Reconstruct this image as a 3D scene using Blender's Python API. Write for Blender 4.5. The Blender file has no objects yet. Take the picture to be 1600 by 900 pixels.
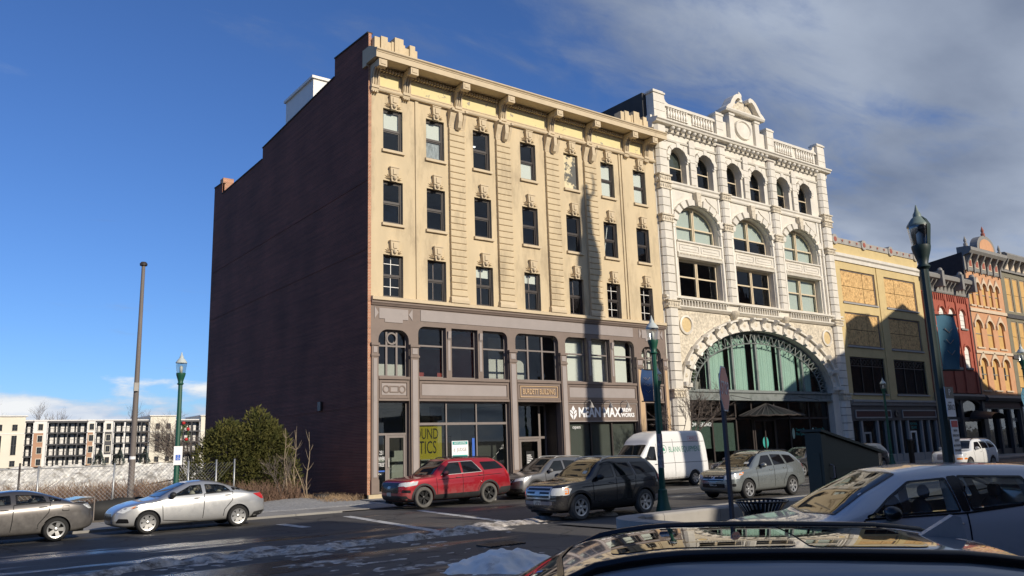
import bpy, bmesh, math, random
from mathutils import Vector, Matrix
from mathutils.bvhtree import BVHTree
from mathutils.geometry import delaunay_2d_cdt
random.seed(7)
SC = bpy.context.scene
COL = SC.collection
R = math.radians

# ------------------------------------------------------------------ camera
CAM_LOC = Vector((-17.042, -33.8, 2.271))
YAW, PITCH, ROLL = R(37.096), R(11.042), R(-1.81)
fwd = Vector((math.sin(YAW)*math.cos(PITCH), math.cos(YAW)*math.cos(PITCH), math.sin(PITCH)))
right0 = Vector((math.cos(YAW), -math.sin(YAW), 0))
up0 = right0.cross(fwd)
right = math.cos(ROLL)*right0 + math.sin(ROLL)*up0
up = -math.sin(ROLL)*right0 + math.cos(ROLL)*up0
cam = bpy.data.cameras.new('camera')
cam.sensor_width = 36; cam.lens = 36*1261.4/1600
cam.clip_start = 0.05; cam.clip_end = 6000
camo = bpy.data.objects.new('camera', cam); COL.objects.link(camo)
camo.matrix_world = Matrix.Translation(CAM_LOC) @ Matrix((right, up, -fwd)).transposed().to_4x4()
SC.camera = camo

# ------------------------------------------------------------------ sun and sky
SUN_EL, SUN_AZ = R(23.0), R(9.0)          # azimuth to the right of the street fronts' normal
to_sun = Vector((math.sin(SUN_AZ)*math.cos(SUN_EL), -math.cos(SUN_AZ)*math.cos(SUN_EL), math.sin(SUN_EL)))
sl = bpy.data.lights.new('sun', 'SUN'); sl.energy = 4.4; sl.angle = R(0.53); sl.color = (1.0, 0.90, 0.76)
so = bpy.data.objects.new('sun', sl); COL.objects.link(so)
so.rotation_euler = to_sun.to_track_quat('Z', 'Y').to_euler(); so.location = (0, -60, 80)

W = bpy.data.worlds.new('World'); SC.world = W; W.use_nodes = True
nt = W.node_tree; N = nt.nodes; L = nt.links
for n in list(N): N.remove(n)
def nn(t, **k):
    n = N.new(t)
    for a, b in k.items(): setattr(n, a, b)
    return n
def math_n(op, a, b=None, clamp=False):
    n = nn('ShaderNodeMath', operation=op); n.use_clamp = clamp
    for i, v in enumerate((a, b)):
        if v is None: continue
        if isinstance(v, (int, float)): n.inputs[i].default_value = v
        else: L.new(v, n.inputs[i])
    return n.outputs[0]
out = nn('ShaderNodeOutputWorld'); bg = nn('ShaderNodeBackground'); bg.inputs[1].default_value = 0.105
sky = nn('ShaderNodeTexSky', sky_type='NISHITA'); sky.sun_disc = False
sky.sun_elevation = SUN_EL; sky.sun_rotation = R(180-9); sky.altitude = 0; sky.air_density = 1.0; sky.dust_density = 0.25; sky.ozone_density = 3.0
tc = nn('ShaderNodeTexCoord'); sep = nn('ShaderNodeSeparateXYZ'); L.new(tc.outputs['Generated'], sep.inputs[0])
dz = math_n('MAXIMUM', sep.outputs[2], 0.0)
den = math_n('ADD', dz, 0.14)
u_ = math_n('DIVIDE', sep.outputs[0], den); v_ = math_n('DIVIDE', sep.outputs[1], den)
cmb = nn('ShaderNodeCombineXYZ'); L.new(u_, cmb.inputs[0]); L.new(v_, cmb.inputs[1])
mp = nn('ShaderNodeMapping'); mp.inputs['Rotation'].default_value = (0, 0, R(25)); mp.inputs['Scale'].default_value = (0.75, 1.25, 1); mp.inputs['Location'].default_value = (3.1, 0.4, 0)
L.new(cmb.outputs[0], mp.inputs[0])
n1 = nn('ShaderNodeTexNoise'); n1.inputs['Scale'].default_value = 1.75; n1.inputs['Detail'].default_value = 8; n1.inputs['Roughness'].default_value = 0.58; n1.inputs['Distortion'].default_value = 0.35
L.new(mp.outputs[0], n1.inputs['Vector'])
# a broad sheet of cloud thickens rightward; unseen rear cover added to brighten shade
cov = nn('ShaderNodeMapRange'); cov.clamp = True
L.new(math_n('SUBTRACT', math_n('MULTIPLY', sep.outputs[0], 0.85), math_n('MULTIPLY', sep.outputs[1], 0.5)), cov.inputs[0]); cov.inputs[1].default_value = -0.22; cov.inputs[2].default_value = 0.62; cov.inputs[3].default_value = -0.05; cov.inputs[4].default_value = 0.36
n4 = nn('ShaderNodeTexNoise'); n4.inputs['Scale'].default_value = 5.5; n4.inputs['Detail'].default_value = 8; n4.inputs['Roughness'].default_value = 0.6; n4.inputs['Distortion'].default_value = 0.5
mp4 = nn('ShaderNodeMapping'); mp4.inputs['Rotation'].default_value = (0, 0, R(35)); mp4.inputs['Scale'].default_value = (0.55, 1.3, 1); mp4.inputs['Location'].default_value = (1.7, 5.1, 0); L.new(cmb.outputs[0], mp4.inputs[0]); L.new(mp4.outputs[0], n4.inputs['Vector'])
nm = math_n('ADD', math_n('MULTIPLY', n1.outputs[0], 0.62), math_n('MULTIPLY', n4.outputs[0], 0.42))
cs = math_n('ADD', nm, cov.outputs[0])
cm = nn('ShaderNodeMapRange'); cm.clamp = True; cm.interpolation_type = 'SMOOTHSTEP'
L.new(cs, cm.inputs[0]); cm.inputs[1].default_value = 0.54; cm.inputs[2].default_value = 0.84
# shade inside the sheet
n2 = nn('ShaderNodeTexNoise'); n2.inputs['Scale'].default_value = 1.6; n2.inputs['Detail'].default_value = 7
mp2 = nn('ShaderNodeMapping'); mp2.inputs['Location'].default_value = (7.3, 2.2, 0); mp2.inputs['Scale'].default_value = (0.6, 1.0, 1); L.new(cmb.outputs[0], mp2.inputs[0]); L.new(mp2.outputs[0], n2.inputs['Vector'])
cr = nn('ShaderNodeValToRGB'); L.new(n2.outputs[0], cr.inputs[0])
cr.color_ramp.elements[0].position = 0.36; cr.color_ramp.elements[0].color = (1.75, 2.2, 3.2, 1)
cr.color_ramp.elements[1].position = 0.64; cr.color_ramp.elements[1].color = (3.9, 4.5, 5.6, 1)
mixc = nn('ShaderNodeMix', data_type='RGBA'); L.new(cm.outputs[0], mixc.inputs[0])
tint = nn('ShaderNodeMix', data_type='RGBA'); tint.blend_type = 'MULTIPLY'; tint.inputs[0].default_value = 1.0
L.new(sky.outputs[0], tint.inputs[6]); tint.inputs[7].default_value = (0.53, 0.76, 1.17, 1)
L.new(tint.outputs[2], mixc.inputs[6]); L.new(cr.outputs[0], mixc.inputs[7])
# low cumulus along the horizon
hz = math_n('MULTIPLY', sep.outputs[2], 9.0)
c3 = nn('ShaderNodeCombineXYZ'); L.new(sep.outputs[0], c3.inputs[0]); L.new(sep.outputs[1], c3.inputs[1]); L.new(math_n('MULTIPLY', sep.outputs[2], 3.2), c3.inputs[2])
n3 = nn('ShaderNodeTexNoise'); n3.inputs['Scale'].default_value = 9; n3.inputs['Detail'].default_value = 7; n3.inputs['Roughness'].default_value = 0.55; L.new(c3.outputs[0], n3.inputs['Vector'])
lowm = nn('ShaderNodeMapRange'); lowm.clamp = True; L.new(sep.outputs[2], lowm.inputs[0])
lowm.inputs[1].default_value = 0.02; lowm.inputs[2].default_value = 0.125; lowm.inputs[3].default_value = 0.30; lowm.inputs[4].default_value = -0.26
ls = math_n('ADD', n3.outputs[0], lowm.outputs[0])
lm = nn('ShaderNodeMapRange'); lm.clamp = True; lm.interpolation_type = 'SMOOTHSTEP'; L.new(ls, lm.inputs[0]); lm.inputs[1].default_value = 0.50; lm.inputs[2].default_value = 0.66
cr3 = nn('ShaderNodeValToRGB'); L.new(n3.outputs[0], cr3.inputs[0])
cr3.color_ramp.elements[0].position = 0.38; cr3.color_ramp.elements[0].color = (3.6, 4.8, 6.9, 1)
cr3.color_ramp.elements[1].position = 0.66; cr3.color_ramp.elements[1].color = (8.6, 8.8, 9.0, 1)
mixh = nn('ShaderNodeMix', data_type='RGBA'); L.new(lm.outputs[0], mixh.inputs[0]); L.new(mixc.outputs[2], mixh.inputs[6]); L.new(cr3.outputs[0], mixh.inputs[7])
L.new(mixh.outputs[2], bg.inputs[0]); L.new(bg.outputs[0], out.inputs[0])

SC.view_settings.view_transform = 'Standard'; SC.view_settings.look = 'None'
SC.view_settings.exposure = 0.0; SC.view_settings.gamma = 1.0; SC.view_settings.use_curve_mapping = False
SC.render.engine = 'CYCLES'
SC.cycles.max_bounces = 7; SC.cycles.transparent_max_bounces = 12; SC.cycles.diffuse_bounces = 3; SC.cycles.glossy_bounces = 4
SC.cycles.caustics_reflective = False; SC.cycles.caustics_refractive = False

# ------------------------------------------------------------------ materials
MT = {}
def mat(name, col, rough=0.8, var=0.0, vs=1.0, metal=0.0, spec=0.5, bump=0.0, bs=30.0, col2=None, c2s=0.4, c2t=(0.52, 0.62), coat=0.0, stretch=(1, 1, 1)):
    """plain painted / stone surface: base colour, broad tone variation, optional stains (col2), fine relief"""
    if name in MT: return MT[name]
    m = bpy.data.materials.new(name); m.use_nodes = True; MT[name] = m
    t = m.node_tree; b = t.nodes['Principled BSDF']; lk = t.links
    b.inputs['Roughness'].default_value = rough; b.inputs['Metallic'].default_value = metal
    b.inputs['Specular IOR Level'].default_value = spec
    if coat: b.inputs['Coat Weight'].default_value = coat; b.inputs['Coat Roughness'].default_value = 0.03
    c4 = (*col, 1)
    b.inputs['Base Color'].default_value = c4
    if var or col2 or bump:
        geo = t.nodes.new('ShaderNodeNewGeometry'); mpg = t.nodes.new('ShaderNodeMapping'); mpg.inputs['Scale'].default_value = stretch
        lk.new(geo.outputs['Position'], mpg.inputs[0]); src = mpg.outputs[0]
    cur = None
    if var:
        n = t.nodes.new('ShaderNodeTexNoise'); n.inputs['Scale'].default_value = vs; n.inputs['Detail'].default_value = 8; n.inputs['Roughness'].default_value = 0.65
        lk.new(src, n.inputs['Vector'])
        r = t.nodes.new('ShaderNodeValToRGB'); lk.new(n.outputs[0], r.inputs[0])
        r.color_ramp.elements[0].position = 0.28; r.color_ramp.elements[1].position = 0.72
        r.color_ramp.elements[0].color = (*[max(0, c*(1-var)) for c in col], 1); r.color_ramp.elements[1].color = (*[min(1, c*(1+var)) for c in col], 1)
        cur = r.outputs[0]
    if col2:
        n = t.nodes.new('ShaderNodeTexNoise'); n.inputs['Scale'].default_value = c2s; n.inputs['Detail'].default_value = 9; n.inputs['Roughness'].default_value = 0.7
        mp_ = t.nodes.new('ShaderNodeMapping'); mp_.inputs['Location'].default_value = (5.2, 1.3, 8.8); lk.new(src, mp_.inputs[0]); lk.new(mp_.outputs[0], n.inputs['Vector'])
        mr = t.nodes.new('ShaderNodeMapRange'); mr.inputs[1].default_value = c2t[0]; mr.inputs[2].default_value = c2t[1]; lk.new(n.outputs[0], mr.inputs[0])
        mx = t.nodes.new('ShaderNodeMix'); mx.data_type = 'RGBA'; lk.new(mr.outputs[0], mx.inputs[0])
        if cur: lk.new(cur, mx.inputs[6])
        else: mx.inputs[6].default_value = c4
        mx.inputs[7].default_value = (*col2, 1); cur = mx.outputs[2]
    if cur: lk.new(cur, b.inputs['Base Color'])
    if bump:
        n = t.nodes.new('ShaderNodeTexNoise'); n.inputs['Scale'].default_value = bs; n.inputs['Detail'].default_value = 6; lk.new(src, n.inputs['Vector'])
        bp = t.nodes.new('ShaderNodeBump'); bp.inputs['Strength'].default_value = bump; bp.inputs['Distance'].default_value = 0.02
        lk.new(n.outputs[0], bp.inputs['Height']); lk.new(bp.outputs[0], b.inputs['Normal'])
    return m
def brick_mat(name, c1, c2, mortar, bw, rh, swap, ms=0.012, rough=0.85, dirt=None):
    """bricks in world metres: swap maps (y,z) or (x,z) to the brick plane"""
    if name in MT: return MT[name]
    m = bpy.data.materials.new(name); m.use_nodes = True; MT[name] = m
    t = m.node_tree; b = t.nodes['Principled BSDF']; lk = t.links; b.inputs['Roughness'].default_value = rough
    geo = t.nodes.new('ShaderNodeNewGeometry'); s = t.nodes.new('ShaderNodeSeparateXYZ'); lk.new(geo.outputs['Position'], s.inputs[0])
    c = t.nodes.new('ShaderNodeCombineXYZ'); lk.new(s.outputs[1 if swap == 'yz' else 0], c.inputs[0]); lk.new(s.outputs[2], c.inputs[1])
    br = t.nodes.new('ShaderNodeTexBrick'); lk.new(c.outputs[0], br.inputs['Vector'])
    br.inputs['Color1'].default_value = (*c1, 1); br.inputs['Color2'].default_value = (*c2, 1); br.inputs['Mortar'].default_value = (*mortar, 1)
    br.inputs['Scale'].default_value = 1; br.inputs['Mortar Size'].default_value = ms; br.inputs['Brick Width'].default_value = bw; br.inputs['Row Height'].default_value = rh; br.inputs['Bias'].default_value = -0.2
    cur = br.outputs[0]
    n = t.nodes.new('ShaderNodeTexNoise'); n.inputs['Scale'].default_value = 0.35; n.inputs['Detail'].default_value = 8; lk.new(geo.outputs['Position'], n.inputs['Vector'])
    mr = t.nodes.new('ShaderNodeMapRange'); lk.new(n.outputs[0], mr.inputs[0]); mr.inputs[1].default_value = .3; mr.inputs[2].default_value = .7; mr.inputs[3].default_value = .72; mr.inputs[4].default_value = 1.25
    # uneven courses: whole rows fired darker or repointed lighter
    cv = t.nodes.new('ShaderNodeMapping'); cv.inputs['Scale'].default_value = (.22, 5.5, 1); lk.new(c.outputs[0], cv.inputs[0])
    n5 = t.nodes.new('ShaderNodeTexNoise'); n5.inputs['Scale'].default_value = 1; n5.inputs['Detail'].default_value = 6; n5.inputs['Roughness'].default_value = .7; lk.new(cv.outputs[0], n5.inputs['Vector'])
    m5 = t.nodes.new('ShaderNodeMapRange'); lk.new(n5.outputs[0], m5.inputs[0]); m5.inputs[1].default_value = .32; m5.inputs[2].default_value = .68; m5.inputs[3].default_value = .72; m5.inputs[4].default_value = 1.3
    x5 = t.nodes.new('ShaderNodeMix'); x5.data_type = 'RGBA'; x5.blend_type = 'MULTIPLY'; x5.inputs[0].default_value = 1; lk.new(cur, x5.inputs[6]); lk.new(m5.outputs[0], x5.inputs[7]); cur = x5.outputs[2]
    mx = t.nodes.new('ShaderNodeMix'); mx.data_type = 'RGBA'; mx.blend_type = 'MULTIPLY'; mx.inputs[0].default_value = 1
    lk.new(cur, mx.inputs[6]); lk.new(mr.outputs[0], mx.inputs[7]); lk.new(mx.outputs[2], b.inputs['Base Color'])
    bp = t.nodes.new('ShaderNodeBump'); bp.inputs['Strength'].default_value = .6; bp.inputs['Distance'].default_value = .01; bp.invert = True
    lk.new(br.outputs['Fac'], bp.inputs['Height']); lk.new(bp.outputs[0], b.inputs['Normal'])
    return m
def glass_mat(name, tint=(0.75, 0.8, 0.8), refl=1.0, rough=0.0, base=0.06, wav=0.0):
    """thin window glass: mirror by Fresnel over a tinted see-through pane"""
    if name in MT: return MT[name]
    m = bpy.data.materials.new(name); m.use_nodes = True; MT[name] = m
    t = m.node_tree; lk = t.links
    for n in list(t.nodes): t.nodes.remove(n)
    o = t.nodes.new('ShaderNodeOutputMaterial'); tr = t.nodes.new('ShaderNodeBsdfTransparent'); gl = t.nodes.new('ShaderNodeBsdfGlossy'); mx = t.nodes.new('ShaderNodeMixShader')
    tr.inputs[0].default_value = (*tint, 1); gl.inputs['Roughness'].default_value = rough; gl.inputs[0].default_value = (refl, refl, refl, 1)
    g = t.nodes.new('ShaderNodeNewGeometry'); dt = t.nodes.new('ShaderNodeVectorMath'); dt.operation = 'DOT_PRODUCT'; lk.new(g.outputs['Incoming'], dt.inputs[0]); lk.new(g.outputs['Normal'], dt.inputs[1])
    def mm(op, a, b=None, clamp=False):
        n = t.nodes.new('ShaderNodeMath'); n.operation = op; n.use_clamp = clamp
        for i, v in enumerate((a, b)):
            if v is None: continue
            if isinstance(v, (int, float)): n.inputs[i].default_value = v
            else: lk.new(v, n.inputs[i])
        return n.outputs[0]
    sch = mm('POWER', mm('SUBTRACT', 1.0, mm('ABSOLUTE', dt.outputs['Value']), True), 5.0)
    fac = mm('ADD', mm('MULTIPLY', sch, .94), base, True)
    lk.new(fac, mx.inputs[0]); lk.new(tr.outputs[0], mx.inputs[1]); lk.new(gl.outputs[0], mx.inputs[2]); lk.new(mx.outputs[0], o.inputs[0])
    if wav:
        geo = t.nodes.new('ShaderNodeNewGeometry'); n = t.nodes.new('ShaderNodeTexNoise'); n.inputs['Scale'].default_value = 1.3; lk.new(geo.outputs['Position'], n.inputs['Vector'])
        bp = t.nodes.new('ShaderNodeBump'); bp.inputs['Strength'].default_value = wav; bp.inputs['Distance'].default_value = 0.1; lk.new(n.outputs[0], bp.inputs['Height']); lk.new(bp.outputs[0], gl.inputs['Normal'])
    return m
def paint_mat(name, col, metal=0.0, rough=0.28, coat=1.0, grime=.55):
    """car paint: clear-coated colour with road salt splashed over the lower body"""
    m = mat(name, col, rough=rough, metal=metal, coat=coat); t = m.node_tree; lk = t.links; b = t.nodes['Principled BSDF']
    tc_ = t.nodes.new('ShaderNodeTexCoord'); s = t.nodes.new('ShaderNodeSeparateXYZ'); lk.new(tc_.outputs['Object'], s.inputs[0])
    n = t.nodes.new('ShaderNodeTexNoise'); n.inputs['Scale'].default_value = 5; n.inputs['Detail'].default_value = 8; n.inputs['Roughness'].default_value = .7; lk.new(tc_.outputs['Object'], n.inputs['Vector'])
    a = t.nodes.new('ShaderNodeMapRange'); lk.new(s.outputs[2], a.inputs[0]); a.inputs[1].default_value = .95; a.inputs[2].default_value = .25; a.inputs[3].default_value = -.22; a.inputs[4].default_value = .55
    d = t.nodes.new('ShaderNodeMath'); d.operation = 'ADD'; lk.new(a.outputs[0], d.inputs[0]); lk.new(n.outputs[0], d.inputs[1])
    e = t.nodes.new('ShaderNodeMapRange'); lk.new(d.outputs[0], e.inputs[0]); e.inputs[1].default_value = .45; e.inputs[2].default_value = 1.15; e.inputs[3].default_value = 0; e.inputs[4].default_value = grime
    x = t.nodes.new('ShaderNodeMix'); x.data_type = 'RGBA'; lk.new(e.outputs[0], x.inputs[0]); x.inputs[6].default_value = (*col, 1); x.inputs[7].default_value = (.20, .19, .175, 1); lk.new(x.outputs[2], b.inputs['Base Color'])
    r = t.nodes.new('ShaderNodeMapRange'); lk.new(e.outputs[0], r.inputs[0]); r.inputs[3].default_value = rough; r.inputs[4].default_value = .8; lk.new(r.outputs[0], b.inputs['Roughness'])
    cw = t.nodes.new('ShaderNodeMapRange'); lk.new(e.outputs[0], cw.inputs[0]); cw.inputs[2].default_value = .5; cw.inputs[3].default_value = coat; cw.inputs[4].default_value = 0; lk.new(cw.outputs[0], b.inputs['Coat Weight'])
    mt = t.nodes.new('ShaderNodeMapRange'); lk.new(e.outputs[0], mt.inputs[0]); mt.inputs[3].default_value = metal; mt.inputs[4].default_value = 0; lk.new(mt.outputs[0], b.inputs['Metallic'])
    return m

# ------------------------------------------------------------------ mesh building
ORG = {}
class MB:
    def __init__(s): s.v = []; s.f = []
    def add(s, vs, fs):
        o = len(s.v); s.v.extend(vs); s.f.extend([tuple(i+o for i in f) for f in fs]); return s
    def box(s, x0, x1, y0, y1, z0, z1):
        return s.add([(x0,y0,z0),(x1,y0,z0),(x1,y1,z0),(x0,y1,z0),(x0,y0,z1),(x1,y0,z1),(x1,y1,z1),(x0,y1,z1)],
                     [(0,3,2,1),(4,5,6,7),(0,1,5,4),(1,2,6,5),(2,3,7,6),(3,0,4,7)])
    def quad(s, a, b, c, d): return s.add([a,b,c,d], [(0,1,2,3)])
    def prism(s, poly, a, b, axis='y'):
        P = {'y': lambda p, t: (p[0], t, p[1]), 'x': lambda p, t: (t, p[0], p[1]), 'z': lambda p, t: (p[0], p[1], t)}[axis]
        n = len(poly)
        return s.add([P(p, a) for p in poly]+[P(p, b) for p in poly],
                     [tuple(range(n)), tuple(range(2*n-1, n-1, -1))]+[(i, i+n, (i+1) % n+n, (i+1) % n) for i in range(n)])
    def lathe(s, prof, n=12, c=(0, 0, 0), axis='z', a0=0.0, a1=2*math.pi):
        full = abs(a1-a0-2*math.pi) < 1e-6; k = n if full else n+1; o = len(s.v); m = len(prof)
        for i in range(k):
            a = a0+(a1-a0)*i/n; ca, sa = math.cos(a), math.sin(a)
            for r, h in prof:
                p = (r*ca, r*sa, h) if axis == 'z' else ((r*ca, h, r*sa) if axis == 'y' else (h, r*ca, r*sa))
                s.v.append((c[0]+p[0], c[1]+p[1], c[2]+p[2]))
        for i in range(n):
            j = (i+1) % k
            for q in range(m-1): s.f.append((o+i*m+q, o+j*m+q, o+j*m+q+1, o+i*m+q+1))
        return s
    def tube(s, pts, r, n=6, close=True):
        pts = [Vector(p) for p in pts]; rs = r if isinstance(r, (list, tuple)) else [r]*len(pts); o = len(s.v)
        for i, p in enumerate(pts):
            d = (pts[min(i+1, len(pts)-1)]-pts[max(i-1, 0)])
            d = d.normalized() if d.length > 1e-9 else Vector((0, 0, 1))
            a = d.cross(Vector((0.13, 0.31, 0.94)));  a = a if a.length > 1e-3 else d.cross(Vector((1, 0, 0))); a.normalize(); b = d.cross(a)
            for k in range(n):
                t = 2*math.pi*k/n; s.v.append(tuple(p+rs[i]*(math.cos(t)*a+math.sin(t)*b)))
        for i in range(len(pts)-1):
            for k in range(n): s.f.append((o+i*n+k, o+i*n+(k+1) % n, o+(i+1)*n+(k+1) % n, o+(i+1)*n+k))
        if close: s.f.append(tuple(o+k for k in range(n-1, -1, -1))); s.f.append(tuple(o+(len(pts)-1)*n+k for k in range(n)))
        return s
    def bar(s, a, b, w): return s.tube([a, b], w, 4)
    def ellipsoid(s, c, r, nu=10, nv=6):
        o = len(s.v)
        for j in range(nv+1):
            ph = -math.pi/2+math.pi*j/nv
            for i in range(nu):
                th = 2*math.pi*i/nu; s.v.append((c[0]+r[0]*math.cos(ph)*math.cos(th), c[1]+r[1]*math.cos(ph)*math.sin(th), c[2]+r[2]*math.sin(ph)))
        for j in range(nv):
            for i in range(nu): s.f.append((o+j*nu+i, o+j*nu+(i+1) % nu, o+(j+1)*nu+(i+1) % nu, o+(j+1)*nu+i))
        return s
    def mesh(s, name, m=None, off=None, smooth=False, angle=None):
        me = bpy.data.meshes.new(name)
        vs = s.v if off is None else [(a-off[0], b-off[1], c-off[2]) for a, b, c in s.v]
        me.from_pydata(vs, [], s.f)
        if m is not None: me.materials.append(MT[m] if isinstance(m, str) else m)
        if smooth:
            me.polygons.foreach_set('use_smooth', [True]*len(me.polygons))
            if angle: me.set_sharp_from_angle(angle=R(angle))
        me.update()
        return me
    def build(s, name, m, parent=None, smooth=False, angle=None, fix=False):
        """mesh given in world metres, linked as one object under its parent"""
        off = ORG.get(parent.name) if parent is not None else None
        me = s.mesh(name, m, off, smooth, angle)
        if fix:
            bm = bmesh.new(); bm.from_mesh(me); bmesh.ops.recalc_face_normals(bm, faces=bm.faces); bm.to_mesh(me); bm.free()
        o = bpy.data.objects.new(name, me); COL.objects.link(o); o.parent = parent
        if parent is not None: ORG[o.name] = off
        return o
def part(name, me, parent, loc=None, rot=None):
    """an object sharing mesh data, placed at a world point under its parent"""
    o = bpy.data.objects.new(name, me); COL.objects.link(o); o.parent = parent
    if loc is not None:
        off = ORG.get(parent.name, Vector((0, 0, 0))) if parent is not None else Vector((0, 0, 0))
        o.location = Vector(loc)-Vector(off); ORG[o.name] = Vector(loc)
    if rot: o.rotation_euler = rot
    return o
def sub(name, me, parent, loc=(0, 0, 0), rot=None):
    o = bpy.data.objects.new(name, me); COL.objects.link(o); o.parent = parent; o.location = loc
    if rot: o.rotation_euler = rot
    return o
def tag(o, label=None, cat=None, group=None, kind=None):
    if label: o['label'] = label
    if cat: o['category'] = cat
    if group: o['group'] = group
    if kind: o['kind'] = kind
    return o
def thing(name, label, cat, loc=(0, 0, 0), rz=0.0, group=None):
    o = bpy.data.objects.new(name, None); COL.objects.link(o); o.location = loc; o.rotation_euler = (0, 0, rz); o.empty_display_size = .2
    ORG[o.name] = Vector(loc)
    return tag(o, label, cat, group)
def copy_tree(o, parent=None):
    c = o.copy(); COL.objects.link(c); c.parent = parent
    for ch in list(o.children): copy_tree(ch, c)
    return c
def text_mesh(txt, size, m, ex=0.004, font_scale=(1, 1), align='CENTER', shear=0.0, bold=0.0):
    cu = bpy.data.curves.new('lettering', 'FONT'); cu.body = txt; cu.size = size; cu.extrude = ex; cu.align_x = align; cu.align_y = 'CENTER'; cu.shear = shear; cu.resolution_u = 3; cu.offset = bold
    ob = bpy.data.objects.new('tmp', cu); COL.objects.link(ob)
    dg = bpy.context.evaluated_depsgraph_get(); me = bpy.data.meshes.new_from_object(ob.evaluated_get(dg)); bpy.data.objects.remove(ob)
    for v in me.vertices: v.co.x *= font_scale[0]; v.co.y *= font_scale[1]
    me.materials.clear(); me.materials.append(MT[m] if isinstance(m, str) else m)
    return me
def text(txt, size, m, parent, loc, name='lettering', rz=0.0, scale=(1, 1), align='CENTER', ex=0.004, bold=0.0):
    """lettering standing upright, facing -y (turned by rz)"""
    return part(name, text_mesh(txt, size, m, ex, scale, align, 0.0, bold), parent, loc, (math.pi/2, 0, rz))
def gz(y): return max(0.0, -0.008*y)
# ------------------------------------------------------------------ palette
mat('tan_stone', (.60, .485, .31), .85, var=.11, vs=.9, bump=.25, bs=14, col2=(.37, .295, .19), c2s=1.0, c2t=(.50, .72), stretch=(1, 1, .3))
mat('tan_trim', (.59, .48, .32), .8, var=.08, vs=2.0, bump=.2, bs=20, col2=(.40, .31, .21), c2s=1.4, c2t=(.60, .75))
mat('frieze_paint', (.72, .62, .32), .8, var=.06, vs=2.0, bump=.2, bs=9, col2=(.33, .30, .24), c2s=2.2, c2t=(.60, .63))
mat('storefront_grey', (.195, .148, .122), .6, var=.10, vs=1.5, bump=.12, bs=12, col2=(.15, .12, .10), c2s=1.1, c2t=(.58, .72))
mat('panel_grey', (.32, .28, .262), .6, var=.07, vs=1.2, bump=.1, bs=9, col2=(.24, .21, .2), c2s=1.2, c2t=(.6, .75))
mat('panel_tan', (.52, .36, .21), .6, var=.06, vs=2)
mat('dark_frame', (.045, .036, .032), .45, var=.1, vs=4)
mat('bronze_frame', (.20, .17, .155), .5, var=.08, vs=3)
mat('white_paint', (.80, .78, .72), .55, var=.05, vs=2)
mat('blind_white', (.82, .82, .76), .8, var=.03, vs=1)
mat('curtain_grey', (.40, .42, .44), .9, var=.5, vs=9, stretch=(1, 1, .4))
mat('room_grey', (.20, .20, .19), .9, var=.1, vs=.7)
mat('room_pale', (.50, .50, .47), .9, var=.05, vs=.7)
mat('room_red', (.26, .05, .04), .9)
mat('black_paint', (.012, .012, .013), .4)
mat('yellow_print', (.50, .40, .015), .6)
mat('white_print', (.85, .85, .85), .6)
mat('teal_print', (.03, .30, .27), .6)
mat('blue_print', (.03, .12, .5), .6)
mat('roof_tar', (.06, .06, .06), .9, var=.2, vs=1)
mat('concrete', (.36, .34, .31), .9, var=.14, vs=1.2, bump=.3, bs=25, col2=(.20, .19, .17), c2s=.9, c2t=(.55, .75))
mat('base_stone', (.52, .43, .28), .85, var=.15, vs=3, bump=.3, bs=18)
mat('mortar', (.20, .17, .15), .95, var=.15, vs=3)
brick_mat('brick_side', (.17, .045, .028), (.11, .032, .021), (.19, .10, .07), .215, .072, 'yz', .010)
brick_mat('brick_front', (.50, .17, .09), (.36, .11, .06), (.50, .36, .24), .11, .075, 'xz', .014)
glass_mat('glass', (.93, .95, .94), base=.045, wav=.06)
glass_mat('glass_dark', (.58, .60, .59), base=.05, wav=.06)
glass_mat('glass_shop', (.76, .79, .77), base=.04)
FRONT_GLASS = 'glass'

lt = mat('lit_tube', (.9, .9, .9)); lt.node_tree.nodes['Principled BSDF'].inputs['Emission Color'].default_value = (1, 1, .95, 1); lt.node_tree.nodes['Principled BSDF'].inputs['Emission Strength'].default_value = 2.0
def holes(mb, x0, x1, z0, z1, hs, y0, y1):
    xs = sorted({x0, x1, *[h[0] for h in hs], *[h[1] for h in hs]}); zs = sorted({z0, z1, *[h[2] for h in hs], *[h[3] for h in hs]})
    xs = [x for x in xs if x0 <= x <= x1]; zs = [z for z in zs if z0 <= z <= z1]
    nx, nz = len(xs)-1, len(zs)-1
    S = [[not any(h[0]-1e-6 <= (xs[i]+xs[i+1])/2 <= h[1]+1e-6 and h[2]-1e-6 <= (zs[j]+zs[j+1])/2 <= h[3]+1e-6 for h in hs) for j in range(nz)] for i in range(nx)]
    for i in range(nx):
        for j in range(nz):
            if not S[i][j]: continue
            a, b, c, d = xs[i], xs[i+1], zs[j], zs[j+1]
            mb.quad((a, y0, c), (b, y0, c), (b, y0, d), (a, y0, d)); mb.quad((b, y1, c), (a, y1, c), (a, y1, d), (b, y1, d))
            if i == 0 or not S[i-1][j]: mb.quad((a, y1, c), (a, y0, c), (a, y0, d), (a, y1, d))
            if i == nx-1 or not S[i+1][j]: mb.quad((b, y0, c), (b, y1, c), (b, y1, d), (b, y0, d))
            if j == 0 or not S[i][j-1]: mb.quad((a, y1, c), (b, y1, c), (b, y0, c), (a, y0, c))
            if j == nz-1 or not S[i][j+1]: mb.quad((a, y0, d), (b, y0, d), (b, y1, d), (a, y1, d))
    return mb
def arc_pts(xc, zc, a, b, n, t0=math.pi, t1=0.0): return [(xc+a*math.cos(t0+(t1-t0)*i/n), zc+b*math.sin(t0+(t1-t0)*i/n)) for i in range(n+1)]
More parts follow.
